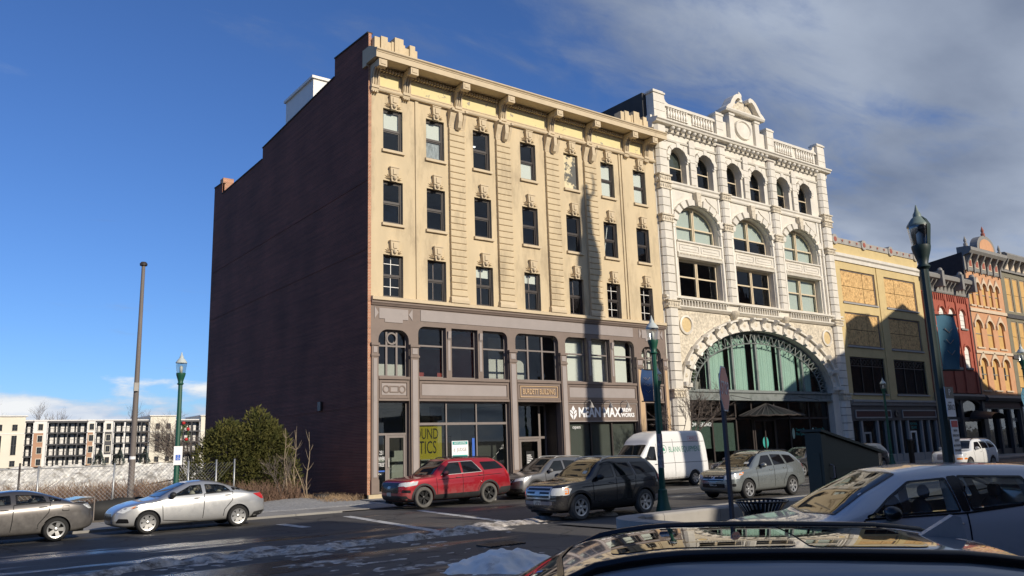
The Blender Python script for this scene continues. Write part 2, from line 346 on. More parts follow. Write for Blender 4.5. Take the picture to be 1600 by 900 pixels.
def arch_fill(mb, xl, xr, zs, rise, zt, y0, y1, n=14):
    """masonry between a rectangular opening's head at zt and an elliptic arch"""
    p = arc_pts((xl+xr)/2, zs, (xr-xl)/2, rise, n)
    for (ax, az), (bx, bz) in zip(p, p[1:]):
        mb.quad((ax, y0, az), (bx, y0, bz), (bx, y0, zt), (ax, y0, zt)); mb.quad((bx, y1, bz), (ax, y1, az), (ax, y1, zt), (bx, y1, zt))
        mb.quad((ax, y1, az), (bx, y1, bz), (bx, y0, bz), (ax, y0, az))
    return mb
def round_corner(mb, x, z, sx, r, y0, y1, n=6):
    p = [(x, z)]+[(x+sx*(r-r*math.cos(t)), z-r+r*math.sin(t)) for t in [math.pi/2*i/n for i in range(n+1)]]
    if sx > 0: p = p[::-1]
    return mb.prism(p, y0, y1, 'y')
def arch_band(mb, xc, zc, a0, b0, a1, b1, y0, y1, n=20, t0=math.pi, t1=0.0):
    p = arc_pts(xc, zc, a0, b0, n, t0, t1); q = arc_pts(xc, zc, a1, b1, n, t0, t1)
    for i in range(n):
        A, B, C, D = p[i], p[i+1], q[i+1], q[i]
        mb.quad((A[0], y0, A[1]), (B[0], y0, B[1]), (C[0], y0, C[1]), (D[0], y0, D[1]))
        mb.quad((A[0], y1, A[1]), (B[0], y1, B[1]), (B[0], y0, B[1]), (A[0], y0, A[1]))
        mb.quad((D[0], y0, D[1]), (C[0], y0, C[1]), (C[0], y1, C[1]), (D[0], y1, D[1]))
    for A, D in ((p[0], q[0]), (p[-1], q[-1])): mb.quad((A[0], y0, A[1]), (D[0], y0, D[1]), (D[0], y1, D[1]), (A[0], y1, A[1]))
    return mb
def frame(mb, x0, x1, z0, z1, w, y0, y1):
    mb.box(x0, x0+w, y0, y1, z0, z1); mb.box(x1-w, x1, y0, y1, z0, z1); mb.box(x0+w, x1-w, y0, y1, z0, z0+w); mb.box(x0+w, x1-w, y0, y1, z1-w, z1); return mb
def mold(mb, prof, x0, x1):
    """moulding: (y,z) profile run along x"""
    return mb.prism(prof, x0, x1, 'x')

# ================================================================== tan five-storey building with the brick side
B1 = thing('commercial_building', 'tan five-storey building with dark red brick side wall and grey-brown storefronts', 'building', (0, 0, 0))
BW = 20.2
colx = [.82, 3.287, 6.2, 9.387, 12.583, 15.511, 18.267]; ww = 1.095
rows = [(16.844, 19.002), (13.088, 15.238), (9.41, 11.505)]
mb = MB(); holes(mb, .16, BW, 9.17, 19.86, [(x, x+ww, a, b) for x in colx for a, b in rows], 0, .38); mb.build('wall', 'tan_stone', B1)
# brick party wall with its stepped parapet, and the back of the block
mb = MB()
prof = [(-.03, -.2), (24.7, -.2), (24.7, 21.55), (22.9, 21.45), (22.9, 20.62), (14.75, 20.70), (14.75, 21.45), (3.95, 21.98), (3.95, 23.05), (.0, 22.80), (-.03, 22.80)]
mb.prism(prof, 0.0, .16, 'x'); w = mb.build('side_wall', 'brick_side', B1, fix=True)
mb = MB(); mb.box(-.004, .155, -.036, -.031, .3, 22.78); mb.build('brick_corner', 'brick_front', B1)
mb = MB()
for a, b in zip(prof[2:], prof[3:]):
    if abs(a[0]-b[0]) > .5: mb.add([(-.05, a[0], a[1]), (.24, a[0], a[1]), (.24, b[0], b[1]), (-.05, b[0], b[1]), (-.05, a[0], a[1]+.07), (.24, a[0], a[1]+.07), (.24, b[0], b[1]+.07), (-.05, b[0], b[1]+.07)], [(0, 1, 2, 3), (4, 7, 6, 5), (0, 4, 5, 1), (1, 5, 6, 2), (2, 6, 7, 3), (3, 7, 4, 0)])
mb.build('coping', 'roof_tar', B1)
mb = MB(); mb.box(.05, .8, 22.9, 23.6, 20.6, 21.9); mb.build('chimney', 'brick_front', B1)
mb = MB(); mb.box(.17, BW, .38, 24.6, 19.9, 20.3); mb.box(.17, BW, 24.4, 24.65, 0, 20.3); mb.box(BW-.2, BW, .4, 24.4, 0, 20.3); mb.build('roof', 'roof_tar', B1)
mb = MB()
for z in (0, 4.55, 8.6, 12.2, 16): mb.box(.17, BW-.21, .40, 5.0, z-.12+.3, z+.3)
mb.box(.17, BW-.21, 5.0, 5.1, 0, 19.9); mb.build('interior', 'room_grey', B1)
for z in (4.31, 11.71, 15.13):
    mb = MB(); mb.box(-.02, -.001, .1, 24.6, z-.05, z+.06); mb.build('projecting_course', 'brick_side', B1)
# penthouse, white
mb = MB(); mb.box(.5, 3.4, 8.0, 12.2, 20.3, 23.7); mb.build('penthouse', 'white_paint', B1)
mb = MB(); mb.box(.38, 3.5, 7.88, 12.3, 23.7, 23.86); mb.build('penthouse_roof', 'white_paint', B1)
mb = MB(); mb.box(-.14, -.03, 4.9, 5.25, 4.3, 4.75); mb.box(-.05, 0, 5, 5.15, 4.4, 4.65); mb.build('wall_lamp', 'dark_frame', B1)

# --- sash windows
H = 2.15
def sash_meshes(Wd, H, fm='dark_frame', gm='glass', tag_=''):
    d = {}
    m = MB(); frame(m, 0.002, Wd-.002, 0.002, H-.002, .075, .16, .34); m.box(.075, Wd-.075, .19, .25, H*.5-.03, H*.5+.035); d['frame'] = m.mesh('window', fm)
    m = MB(); frame(m, .077, Wd-.077, H*.5+.036, H-.077, .05, .195, .235); d['up'] = m.mesh('upper_sash', fm)
    m = MB(); frame(m, .077, Wd-.077, .077, H*.5-.031, .055, .225, .265); d['lo'] = m.mesh('lower_sash', fm)
    m = MB(); m.box(.128, Wd-.128, .212, .216, H*.5+.087, H-.128); d['pu'] = m.mesh('pane', gm)
    m = MB(); m.box(.133, Wd-.133, .243, .247, .133, H*.5-.087); d['pl'] = m.mesh('pane', gm)
    return d
def blind_mesh(x0, x1, z0, z1, m, y=.30):
    b = MB(); b.box(x0, x1, y, y+.01, z0, z1); return b.mesh('blind', m)
SW = sash_meshes(ww, H)
m = MB(); m.prism([(-.13, -.16), (.16, -.16), (.16, 0), (-.02, 0), (-.13, -.03)], -.08, ww+.08, 'x'); SILL = m.mesh('sill', 'tan_trim')
BU = blind_mesh(.1, ww-.1, H*.5+.04, H-.1, 'blind_white'); BL = blind_mesh(.1, ww-.1, .1, H*.5-.04, 'blind_white')
BT = blind_mesh(.1, ww-.1, H*.72, H-.1, 'blind_white'); BC = blind_mesh(.1, ww-.1, .1, H*.5, 'curtain_grey')
m = MB(); m.box(ww*.45, ww*.48, .199, .231, H*.5+.088, H-.13); m.box(ww*.45, ww*.48, .229, .261, .135, H*.5-.088); m.box(.13, ww*.45, .199, .231, H*.77, H*.785); m.box(ww*.48, ww-.13, .199, .231, H*.77, H*.785); m.box(.13, ww*.45, .229, .261, H*.25, H*.265); m.box(ww*.48, ww-.13, .229, .261, H*.25, H*.265); MUN = m.mesh('muntin', 'white_paint')
m = MB(); m.box(ww*.38, ww*.41, .199, .231, H*.5+.088, H-.13); m.box(ww*.38, ww*.41, .229, .261, .135, H*.5-.088); MUN1 = m.mesh('muntin', 'bronze_frame')
mat('peeling_board', (.70, .60, .38), .85, var=.1, vs=2, col2=(.12, .12, .11), c2s=1.0, c2t=(.50, .54))
BP = blind_mesh(.08, ww-.08, .08, H-.08, 'peeling_board', y=.15)
m = MB(); m.bar((ww*.55, .32, H*.93), (ww*.22, .32, H*.1), .03); STICK = m.mesh('stick', 'white_paint')
# carved keystone with leaf sprays
m = MB()
m.prism([(-.20, .22), (.20, .22), (.235, .64), (-.235, .64)], -.20, 0, 'y'); m.box(-.26, .26, -.23, 0, .645, .70); m.box(-.10, .10, -.25, -.20, .30, .56); m.prism([(-.14, -.04), (.14, -.04), (.19, .21), (-.19, .21)], -.15, 0, 'y')
m.ellipsoid((0, -.2, .14), (.1, .1, .12), 8, 5)
for sx in (-1, 1):
    for k, (a, ln) in enumerate(((8, .30), (32, .34), (58, .30), (-14, .20))):
        bx, bz = sx*.19, .10+.02*k
        ex, ez = bx+sx*ln*math.cos(R(a)), bz+ln*math.sin(R(a))*.8
        px, pz = -(ez-bz), ex-bx; q = .055/max(ln, .01)
        m.add([(bx, 0, bz), ((bx+ex)/2+px*q, 0, (bz+ez)/2+pz*q), (ex, 0, ez), ((bx+ex)/2-px*q, 0, (bz+ez)/2-pz*q), ((bx+ex)/2, -.10, (bz+ez)/2), (bx, -.11, bz)], [(5, 4, 1, 0), (1, 4, 2), (2, 4, 3), (3, 4, 5, 0)])
KEY = m.mesh('keystone', 'tan_trim')
for r, (z0, z1) in enumerate(rows):
    for c, x in enumerate(colx):
        loc = (x, 0, z0)
        wnd = part('window', SW['frame'], B1, loc)
        if (r, c) == (0, 4): sub('peeling_panel', BP, wnd)
        else:
            sub('upper_sash', SW['up'], wnd); sub('lower_sash', SW['lo'], wnd); sub('pane', SW['pu'], wnd); sub('pane', SW['pl'], wnd)
        if r < 2: sub('sill', SILL, wnd)
        if (r, c) in ((0, 0), (0, 1), (0, 5), (0, 6)): sub('blind', BU, wnd)
        if (r, c) in ((0, 3), (0, 5), (0, 6)): sub('blind', BL, wnd)
        if (r, c) in ((2, 2), (2, 3)): sub('blind', BT, wnd)
        if (r, c) in ((0, 1),): sub('curtain', BC, wnd)
        if (r, c) in ((2, 0), (2, 5), (2, 6)): sub('muntin', MUN, wnd)
        if (r, c) in ((2, 1), (2, 2), (2, 3), (2, 4)): sub('muntin', MUN1, wnd)
        if (r, c) == (1, 5): sub('stick', STICK, wnd)
        part('keystone', KEY, B1, (x+ww/2, 0, z1))
for x, z in ((6.3, 18.6), (9.5, 18.1)): mb = MB(); mb.box(x, x+.9, 1.2, 1.3, z, z+.05); mb.build('ceiling_light', 'lit_tube', B1)
# belt course, outer-bay strips
mb = MB(); mold(mb, [(-.22, 9.22), (-.10, 9.17), (0, 9.17), (0, 9.405), (-.14, 9.405), (-.22, 9.36)], .17, BW); mb.build('belt_course', 'tan_trim', B1)
for x0, x1 in ((2.62, 2.80), (17.02, 17.14), (17.24, 17.38)):
    mb = MB(); mb.box(x0, x1, -.07, 0, 9.41, 19.78); mb.build('strip_pilaster', 'tan_stone', B1)
# rusticated pilasters built of separate bands
m = MB(); m.prism([(-.14, .02), (0, .0), (0, .335), (-.14, .315), (-.16, .29), (-.16, .045)], -.475, .475, 'x'); BAND = m.mesh('band', 'tan_stone')
m = MB()
m.prism([(-.10, 0), (0, 0), (0, .95), (-.42, .95), (-.42, .86), (-.30, .80), (-.26, .62), (-.14, .30)], -.47, .47, 'x')
for sx in (-.50, .34): m.prism([(-.12, .1), (0, .1), (0, .98), (-.5, .98), (-.5, .85), (-.34, .78), (-.3, .6), (-.2, .35)], sx, sx+.16, 'x')
m.prism([(-.40, -.02), (-.25, -.12), (-.1, 0), (0, .1), (0, .8), (-.5, .8), (-.52, .3)], -.11, .11, 'x')
CAPM = m.mesh('capital', 'tan_trim')
for xc in (5.1, 8.13, 11.6, 14.55):
    mb = MB(); mb.box(xc-.56, xc+.56, -.24, 0, 9.405, 9.56); mb.prism([(-.22, 9.56), (0, 9.56), (0, 9.74), (-.15, 9.74)], xc-.52, xc+.52, 'x'); mb.box(xc-.46, xc+.46, -.10, 0, 9.74, 18.75)
    pl = mb.build('pilaster', 'tan_trim', B1)
    for k in range(26): sub('band', BAND, pl, (xc, 0, 9.76+k*.345))
    sub('capital', CAPM, pl, (xc, 0, 18.76))
# entablature
mb = MB(); mold(mb, [(0, 19.78), (-.16, 19.78), (-.20, 19.84), (-.20, 19.90), (-.09, 19.98), (-.09, 20.02), (0, 20.02)], .17, BW+.02); mb.build('architrave', 'tan_trim', B1)
mb = MB(); mb.box(.17, BW+.02, -.02, .36, 20.02, 21.02); mb.build('frieze', 'tan_trim', B1)
brx = [.28, 2.05, 5.18, 8.12, 11.58, 14.5, 17.65, 19.4]
for a, b in zip(brx, brx[1:]):
    mb = MB(); frame(mb, a+.3, b-.3, 20.06, 20.80, .05, -.06, -.021); mb.build('panel_frame', 'tan_trim', B1)
    mb = MB(); mb.box(a+.355, b-.355, -.035, -.021, 20.115, 20.745); mb.build('frieze_panel', 'frieze_paint', B1)
mb = MB(); x = .25
while x < BW-.1:
    if not any(abs(x+.04-b) < .25 for b in brx): mb.box(x, x+.085, -.24, -.02, 20.84, 21.0)
    x += .165
tag(mb.build('dentil_course', 'tan_trim', B1), kind='stuff')
m = MB()
pr = [(0, -1.40), (-.16, -1.40), (-.20, -1.28), (-.16, -1.16), (-.26, -.60), (-.40, -.36), (-.62, -.30), (-.74, -.28), (-.74, -.062), (0, -.062)]
m.prism(pr, -.19, .19, 'x')
for sx in (-.13, 0, .13): m.prism([(-.18, -1.12), (-.28, -.58), (-.43, -.33), (-.64, -.21), (-.66, -.25), (-.46, -.40), (-.32, -.62), (-.24, -1.12)], sx-.03, sx+.03, 'x')
m.box(-.22, .22, -1.04, -.74, -.44, -.062); m.box(-.13, .13, -1.07, -1.04, -.34, -.16); m.box(-.21, .21, -.25, 0, -1.24, -1.10)
for sx in (-.12, 0, .12): m.box(sx-.035, sx+.035, -.24, -.02, -1.48, -1.40)
BRK = m.mesh('bracket', 'tan_trim')
for x in brx: part('bracket', BRK, B1, (x, 0, 21.1))
mb = MB(); mold(mb, [(0, 21.10), (-1.00, 21.10), (-1.00, 21.04), (-1.10, 21.04), (-1.10, 21.38), (-1.18, 21.44), (-1.18, 21.50), (-1.0, 21.57), (-.35, 21.92), (.40, 21.95), (.40, 21.0), (0, 21.0)], -.12, BW+.22); mb.build('cornice', 'tan_trim', B1)
mb = MB(); mb.box(-.10, BW+.2, -1.13, -1.10, 21.33, 21.37); mb.build('cornice_fillet', 'tan_trim', B1)
for X0, mir in ((.16, 1), (17.15, 1)):
    n_ = 0
    for a, b, h, d in ((0, .30, .62, 0), (.30, .36, .5, .1), (.36, .74, .74, 0), (.74, .98, .56, .08), (.98, 1.12, .62, .05), (1.12, 1.62, .86, -.04), (1.62, 1.76, .62, .05), (1.76, 2.0, .5, .08), (2.0, 2.32, .70, 0), (2.32, 2.48, .5, .06)):
        mb = MB(); mb.box(X0+a+.004, X0+b-.004, -.36+d, .2, 21.9, 21.9+h); mb.build('parapet_block', 'tan_stone', B1)

# --- two-storey storefront
bays = [(.57, 2.20), (2.72, 8.10), (8.62, 11.58), (12.08, 17.45), (18.05, 19.72)]
uz0, uz1 = 5.63, 8.12
mb = MB()
hs = [(a, b, uz0, (7.86 if i in (0, 4) else uz1)) for i, (a, b) in enumerate(bays)]+[(a, b, .32, 4.50) for a, b in bays]
holes(mb, .16, BW, .3, 9.17, hs, 0, .40)
for i, (a, b) in enumerate(bays):
    zt, r = (7.86, .5) if i in (0, 4) else (uz1, .36)
    round_corner(mb, a, zt, 1, r, .0, .40); round_corner(mb, b, zt, -1, r, .0, .40)
mb.build('storefront_wall', 'storefront_grey', B1)
mb = MB(); mold(mb, [(0, 8.98), (-.06, 8.98), (-.10, 9.06), (-.14, 9.10), (-.14, 9.169), (0, 9.169)], .17, BW); mb.build('storefront_cornice', 'storefront_grey', B1)
# raised panels of the fascia
mb = MB(); mb.box(2.86, 17.40, -.03, 0, 8.37, 8.92); mb.build('fascia_panel', 'panel_grey', B1)
for X in (0, 17.55):
    mb = MB(); mb.prism([(X+.60, 8.86), (X+.60, 8.36), (X+.90, 8.36), (X+.90, 8.20), (X+1.86, 8.20), (X+1.86, 8.36), (X+2.16, 8.36), (X+2.16, 8.86)], -.03, 0, 'y')
    mb.prism([(X+.36, 8.92), (X+.36, 8.34), (X+.57, 8.63)], -.03, 0, 'y'); mb.prism([(X+2.40, 8.92), (X+2.19, 8.63), (X+2.40, 8.34)], -.03, 0, 'y'); mb.build('fascia_motif', 'panel_grey', B1)
# storefront pilasters
for a, b in ((.17, .52), (2.24, 2.68), (8.13, 8.58), (11.61, 12.05), (17.48, 18.02), (19.75, 20.12)):
    right_tan = a > 17
    mb = MB(); mb.box(a, b, -.12, 0, .30, 6.55); mb.box(a-.03, b+.03, -.16, 0, 6.55, 6.66); mb.box(a, b, -.12, 0, 6.66, 7.06); mb.box(a-.04, b+.04, -.18, 0, 7.06, 7.18); mb.box(a-.02, b+.02, -.15, 0, .86, .95); mb.box(a-.02, b+.02, -.16, 0, .32, .86)
    p_ = mb.build('pilaster', 'storefront_grey', B1)
    mb = MB(); mb.box(a+.08, b-.08, -.145, -.12, 1.05, 6.45); mb.build('panel', 'panel_tan' if right_tan else 'panel_grey', p_); mb = MB(); mb.box(a+.08, b-.08, -.145, -.12, 6.72, 7.0); mb.build('panel', 'panel_grey', p_)
mb = MB(); mb.box(.0, 2.7, -.17, .42, -.05, .30); mb.box(7.95, 8.65, -.17, .42, -.05, .30); mb.box(11.5, 12.15, -.17, .42, -.05, .3); mb.box(17.4, 18.1, -.17, .42, -.05, .3); mb.box(19.7, BW, -.17, .42, -.05, .3); mb.build('stone_base', 'base_stone', B1)
# spandrels
for i, (a, b) in enumerate(bays):
    mb = MB(); mb.box(a+.0, b-.0, -.09, 0, 5.50, 5.63); mb.box(a, b, -.05, 0, 4.50, 4.60); frame(mb, a+.04, b-.04, 4.62, 5.46, .10, -.045, 0); sp = mb.build('spandrel', 'storefront_grey', B1)
    if i == 2:
        mb = MB(); frame(mb, a+.2, b-.2, 4.74, 5.34, .045, -.05, 0); mb.build('name_frame', 'panel_tan', sp)
        sub('lettering', text_mesh('BURDETT BUILDING', .38, 'panel_tan', .02, (.64, 1.05), 'CENTER', 0.0, .006), sp, ((a+b)/2, -.02, 5.03), (math.pi/2, 0, 0))
    else:
        mb = MB(); mb.box(a+.17, b-.17, -.02, 0, 4.77, 5.31); q = mb.build('panel', 'panel_grey', sp)
        if i in (0, 4):
            mb = MB(); xc = (a+b)/2
            for sx in (-.42, .42): mb.lathe([(.13, -.05), (.19, -.05), (.19, -.02), (.13, -.02)], 16, (xc+sx, 0, 5.04), 'y')
            frame(mb, xc-.24, xc+.24, 4.88, 5.20, .05, -.05, -.02); mb.build('ring_ornament', 'storefront_grey', sp)
# upper bay windows
def bay_window(a, b, z0, z1, nm, parent, tz=None, gm='glass', y=.24, ring=False):
    wd = (b-a)/nm
    mb = MB(); frame(mb, a+.001, b-.001, z0+.001, z1-.001, .07, y, y+.1)
    for k in range(1, nm): mb.box(a+k*wd-.05, a+k*wd+.05, y-.01, y+.11, z0+.07, z1-.07)
    tz = tz or z0+(z1-z0)*.62
    for k in range(nm): mb.box(a+k*wd+(.07 if k == 0 else .05), a+(k+1)*wd-(.07 if k == nm-1 else .05), y-.005, y+.105, tz-.04, tz+.04)
    o = mb.build('window', 'bronze_frame', parent)
    for k in range(nm):
        for p0, p1 in ((z0+.072, tz-.042), (tz+.042, z1-.072)):
            mb = MB(); mb.box(a+k*wd+.072, a+(k+1)*wd-.072, y+.05, y+.055, p0, p1); mb.build('pane', gm, o)
    return o
for i, (a, b) in enumerate(bays):
    if i in (0, 4):
        o = bay_window(a, b, uz0, 7.86, 3, B1, 7.1)
        mb = MB(); mb.lathe([(.22, .20), (.30, .20), (.30, .26), (.22, .26), (.22, .20)], 20, ((a+b)/2, 0, 7.46), 'y'); mb.build('ring', 'bronze_frame', o)
    elif i == 2: bay_window(a, b, uz0, uz1, 3, B1, 7.25)
    else:
        ms = (4.46, 6.36) if i == 1 else (13.85, 15.62)
        xs = [a, ms[0]-.16, ms[0]+.16, ms[1]-.16, ms[1]+.16, b]
        for k in range(3): bay_window(xs[2*k], xs[2*k+1], uz0, uz1, 1, B1, 7.2)
        for q in ms:
            mb = MB(); mb.box(q-.158, q+.158, -.02, .34, uz0, uz1+.02); mu = mb.build('mullion_post', 'storefront_grey', B1)
            mb = MB(); mb.box(q-.07, q+.07, -.045, -.02, 6.0, 7.5); mb.prism([(-.02, 7.95), (-.02, 7.5), (-.10, 7.62), (-.14, 7.95)], q-.09, q+.09, 'x'); mb.build('bracket', 'panel_grey', mu)
# shop rooms upstairs
mb = MB(); mb.box(12.2, 17.3, .60, .62, 5.7, 8.1); mb.build('roller_shade', 'blind_white', B1)
mb = MB(); mb.box(18.1, 19.7, .60, .62, 5.7, 7.8); mb.build('roller_shade', 'blind_white', B1)
mb = MB(); mb.box(4.5, 8.2, 4.2, 4.25, 4.9, 7.6); mb.box(6.4, 6.45, .8, 3.6, 4.9, 8.2); mb.build('red_partition', 'room_red', B1)
mb = MB(); mb.box(2.3, 4.4, 3.4, 3.45, 4.9, 6.6); mb.box(8.7, 11.5, 2.6, 2.65, 4.9, 8.2); mb.build('pale_partition', 'room_pale', B1)
# ground-floor fronts
gz0, gz1 = .32, 4.5
# bay 1: door 251
mb = MB(); frame(mb, .575, 2.195, gz0, 4.49, .07, .22, .32); mb.box(.645, 2.125, .22, .32, 2.92, 3.02); mb.box(1.04, 1.14, .22, .32, .39, 2.92); d1 = mb.build('shop_entrance', 'bronze_frame', B1)
mb = MB(); frame(mb, 1.15, 2.115, .40, 2.91, .11, .23, .28); dr = mb.build('door', 'bronze_frame', B1)
mb = MB(); mb.box(1.262, 2.003, .25, .255, .512, 2.798); mb.build('pane', 'glass_shop', dr); mb = MB(); mb.tube([(1.21, .21, 1.45), (1.19, .16, 1.48), (1.19, .16, 1.82), (1.21, .21, 1.85)], .018, 6); mb.build('door_handle', 'white_paint', dr)
mb = MB(); mb.box(.648, 2.122, .26, .265, 3.023, 4.417); mb.build('pane', 'glass_shop', d1); mb = MB(); mb.box(.648, 1.037, .26, .265, .393, 2.917); mb.build('pane', 'glass_shop', d1)
for t, z, s in (('251', 2.12, .24), ('RIVER', 1.86, .22), ('STREET', 1.58, .22)): text(t, s, 'white_print', d1, (.86, .25, z), scale=(.62, 1.1))
mb = MB(); mb.box(.67, 1.02, .245, .25, 1.27, 1.33); mb.build('door_sticker', 'blue_print', d1)
# bay 2: display window
mb = MB(); frame(mb, 2.725, 8.095, .74, 4.49, .08, .20, .32); mb.box(2.805, 8.015, .20, .32, 3.36, 3.48)
for x in (4.38, 6.16): mb.box(x-.035, x+.035, .20, .32, .82, 3.36); mb.box(x-.035, x+.035, .20, .32, 3.48, 4.41)
mb.box(2.725, 8.095, .06, .36, .33, .735); sw2 = mb.build('shop_window', 'bronze_frame', B1)
for a, b in ((2.808, 4.342), (4.418, 6.122), (6.198, 8.012)):
    for c, d in ((.823, 3.357), (3.483, 4.407)): mb = MB(); mb.box(a, b, .26, .265, c, d); mb.build('pane', 'glass_shop', sw2)
mb = MB(); mb.box(2.82, 4.15, .28, .282, 1.75, 3.30); mb.build('window_decal', 'yellow_print', sw2)
text('OUND', .66, 'black_paint', sw2, (3.30, .277, 2.93), scale=(.66, 1.1), ex=.001); text('TICS', .74, 'black_paint', sw2, (3.36, .277, 2.28), scale=(.66, 1.15), ex=.001)
mb = MB(); mb.box(4.70, 5.66, .24, .25, 1.72, 2.58); q = mb.build('leasing_sign', 'white_print', sw2)
mb = MB(); mb.box(4.74, 5.62, .236, .24, 2.40, 2.55); mb.build('sign_band', 'teal_print', sw2); mb = MB(); mb.box(4.74, 5.62, .236, .24, 1.76, 1.90); mb.build('sign_band', 'teal_print', sw2)
text('NOW LEASING', .12, 'white_print', sw2, (5.18, .234, 2.475), ex=.001, scale=(.85, 1)); text('d  JUDGE', .24, 'room_grey', sw2, (5.18, .238, 2.15), ex=.001, scale=(.8, 1))
mb = MB(); mb.box(5.90, 6.05, .24, .25, 1.6, 2.7); mb.build('flag_decal', 'blue_print', sw2)
mb = MB(); mb.box(2.73, 8.09, 4.6, 4.65, .3, 4.5); mb.box(2.72, 8.1, .45, 4.6, 4.38, 4.42); mb.build('shop_back_wall', 'room_pale', B1)
mb = MB(); mb.box(5.0, 5.5, 2.4, 2.8, .3, 4.4); mb.box(6.4, 7.4, 4.5, 4.59, .3, 2.9); mb.box(2.8, 4.0, 3.8, 3.9, 2.2, 4.2); mb.build('shop_fitting', 'dark_frame', B1)
# bay 3: recessed entrance
mb = MB()
yb = 1.25
frame(mb, 8.66, 11.52, .34, 4.45, .09, yb, yb+.12); mb.box(8.75, 11.43, yb, yb+.12, 2.60, 2.72)
for x in (9.26, 9.55, 11.05): mb.box(x-.06, x+.06, yb, yb+.12, .43, 2.60); mb.box(x-.06, x+.06, yb, yb+.12, 2.72, 4.36)
en = mb.build('entrance_front', 'bronze_frame', B1)
for a, b in ((8.752, 9.198), (9.612, 10.988), (11.112, 11.428)):
    for c, d in ((.433, 2.597), (2.723, 4.357)): mb = MB(); mb.box(a, b, yb+.05, yb+.055, c, d); mb.build('pane', 'glass_dark', en)
mb = MB(); frame(mb, 9.62, 10.98, .44, 2.58, .12, yb-.02, yb+.04); mb.build('door', 'bronze_frame', B1)
mb = MB(); mb.box(8.63, 8.655, .38, 1.37, .3, 4.5); mb.box(11.53, 11.56, .38, 1.37, .3, 4.5); mb.box(8.63, 11.56, .38, 1.37, 4.47, 4.5); mb.box(8.63, 11.56, .0, 1.3, .27, .31); mb.build('entrance_lining', 'dark_frame', B1)
mb = MB(); mb.box(10.05, 10.6, yb-.005, yb+.0, 1.05, 1.95); mb.build('notice', 'black_paint', en)
for k in range(7): mb = MB(); mb.box(10.10, 10.10+.42*(.6+.4*((k*37) % 10)/10), yb-.012, yb-.006, 1.12+.1*k, 1.16+.1*k); mb.build('notice_line', 'white_print', en)
# bay 4: brewery front
mb = MB(); mb.box(12.085, 17.445, .06, .2, 3.46, 4.45); sg = mb.build('shop_sign', 'storefront_grey', B1)
mb = MB(); frame(mb, 12.085, 17.445, 3.44, 4.47, .05, .02, .06); mb.build('sign_frame', 'panel_grey', sg)
text('MEAN MAX', .74, 'white_print', sg, (14.46, .045, 3.93), scale=(.84, 1.0), ex=.015, bold=.022); text('BREW', .31, 'white_print', sg, (16.58, .045, 4.08), scale=(.95, 1), ex=.012, bold=.012); text('WORKS', .31, 'white_print', sg, (16.66, .045, 3.79), scale=(.95, 1), ex=.012, bold=.012)
xc, zc = 12.50, 3.93
for pts in ([(0, .40), (.13, .20), (0, .08), (-.13, .20)], [(-.17, .17), (-.03, .05), (-.03, -.10), (-.26, .10)], [(.17, .17), (.26, .10), (.03, -.10), (.03, .05)], [(-.26, .04), (-.03, -.16), (-.03, -.38), (-.22, -.16)], [(.26, .04), (.22, -.16), (.03, -.38), (.03, -.16)]):
    mb = MB(); mb.prism([(xc+p, zc+q) for p, q in pts], .035, .06, 'y'); mb.build('hop_emblem', 'white_print', sg, fix=True)
for x in (13.3, 14.75, 16.1):
    mb = MB(); mb.tube([(x, .06, 4.42), (x, -.12, 4.56), (x+.1, -.36, 4.60), (x+.12, -.46, 4.45)], .02, 6); mb.lathe([(.03, .0), (.05, -.05), (.15, -.28), (.14, -.28), (.0, -.1)], 12, (x+.12, -.46, 4.47)); mb.build('sign_lamp', 'concrete', sg, smooth=True, angle=40)
mb = MB(); frame(mb, 12.085, 17.445, .74, 3.43, .07, .20, .30); 
for x in (13.9, 15.5): mb.box(x-.05, x+.05, .2, .3, .81, 3.36)
mb.box(12.085, 17.445, .06, .34, .33, .735); sw4 = mb.build('shop_window', 'dark_frame', B1)
for a, b in ((12.158, 13.848), (13.952, 15.448), (15.552, 17.372)): mb = MB(); mb.box(a, b, .25, .255, .813, 3.357); mb.build('pane', 'glass_shop', sw4)
mb = MB(); mb.box(12.15, 17.4, .34, .36, .8, 3.38); mb.build('window_shade', 'room_grey', B1)
text('open', .27, 'white_print', sw4, (12.85, .235, 3.16), ex=.002, scale=(1.1, 1))
# bay 5: door
mb = MB(); frame(mb, 18.055, 19.715, .34, 4.49, .08, .22, .32); mb.box(18.135, 19.635, .22, .32, 2.75, 2.85); mb.box(18.135, 19.635, .22, .32, 3.5, 3.58); sw5 = mb.build('shop_entrance', 'dark_frame', B1)
for c, d in ((.423, 2.747), (2.853, 3.497), (3.583, 4.407)): mb = MB(); mb.box(18.138, 19.632, .26, .265, c, d); mb.build('pane', 'glass_dark', sw5)
# ================================================================== white glazed-brick building with the great arch
mat('terracotta', (.70, .655, .565), .45, var=.12, vs=1.6, bump=.15, bs=10, col2=(.48, .42, .32), c2s=.9, c2t=(.60, .80), stretch=(1, 1, .5))
mat('terracotta_carved', (.60, .53, .41), .6, var=.45, vs=6, bump=1.0, bs=6)
mat('cream_frame', (.66, .55, .38), .5, var=.06, vs=3)
mat('steel_grey', (.19, .21, .20), .55, var=.12, vs=2, col2=(.13, .15, .14), c2s=2)
mat('green_curtain', (.42, .60, .51), .85, var=.05, vs=3)
mat('shade_cloth', (.55, .60, .55), .85, var=.03, vs=1)
mat('medallion', (.62, .47, .24), .7, var=.12, vs=8)
mat('dark_shop', (.075, .07, .068), .55, var=.12, vs=2)
mat('black_glass', (.012, .013, .014), .5)
B2 = thing('arched_building', 'white glazed brick building with one great arched window and a pedimented parapet', 'building', (20.2, 0, 0))
X0, X1 = 20.22, 39.86
w5 = [(21.72, 23.38), (24.44, 26.10), (27.42, 29.10), (30.12, 31.80), (33.12, 34.80), (35.98, 37.62)]
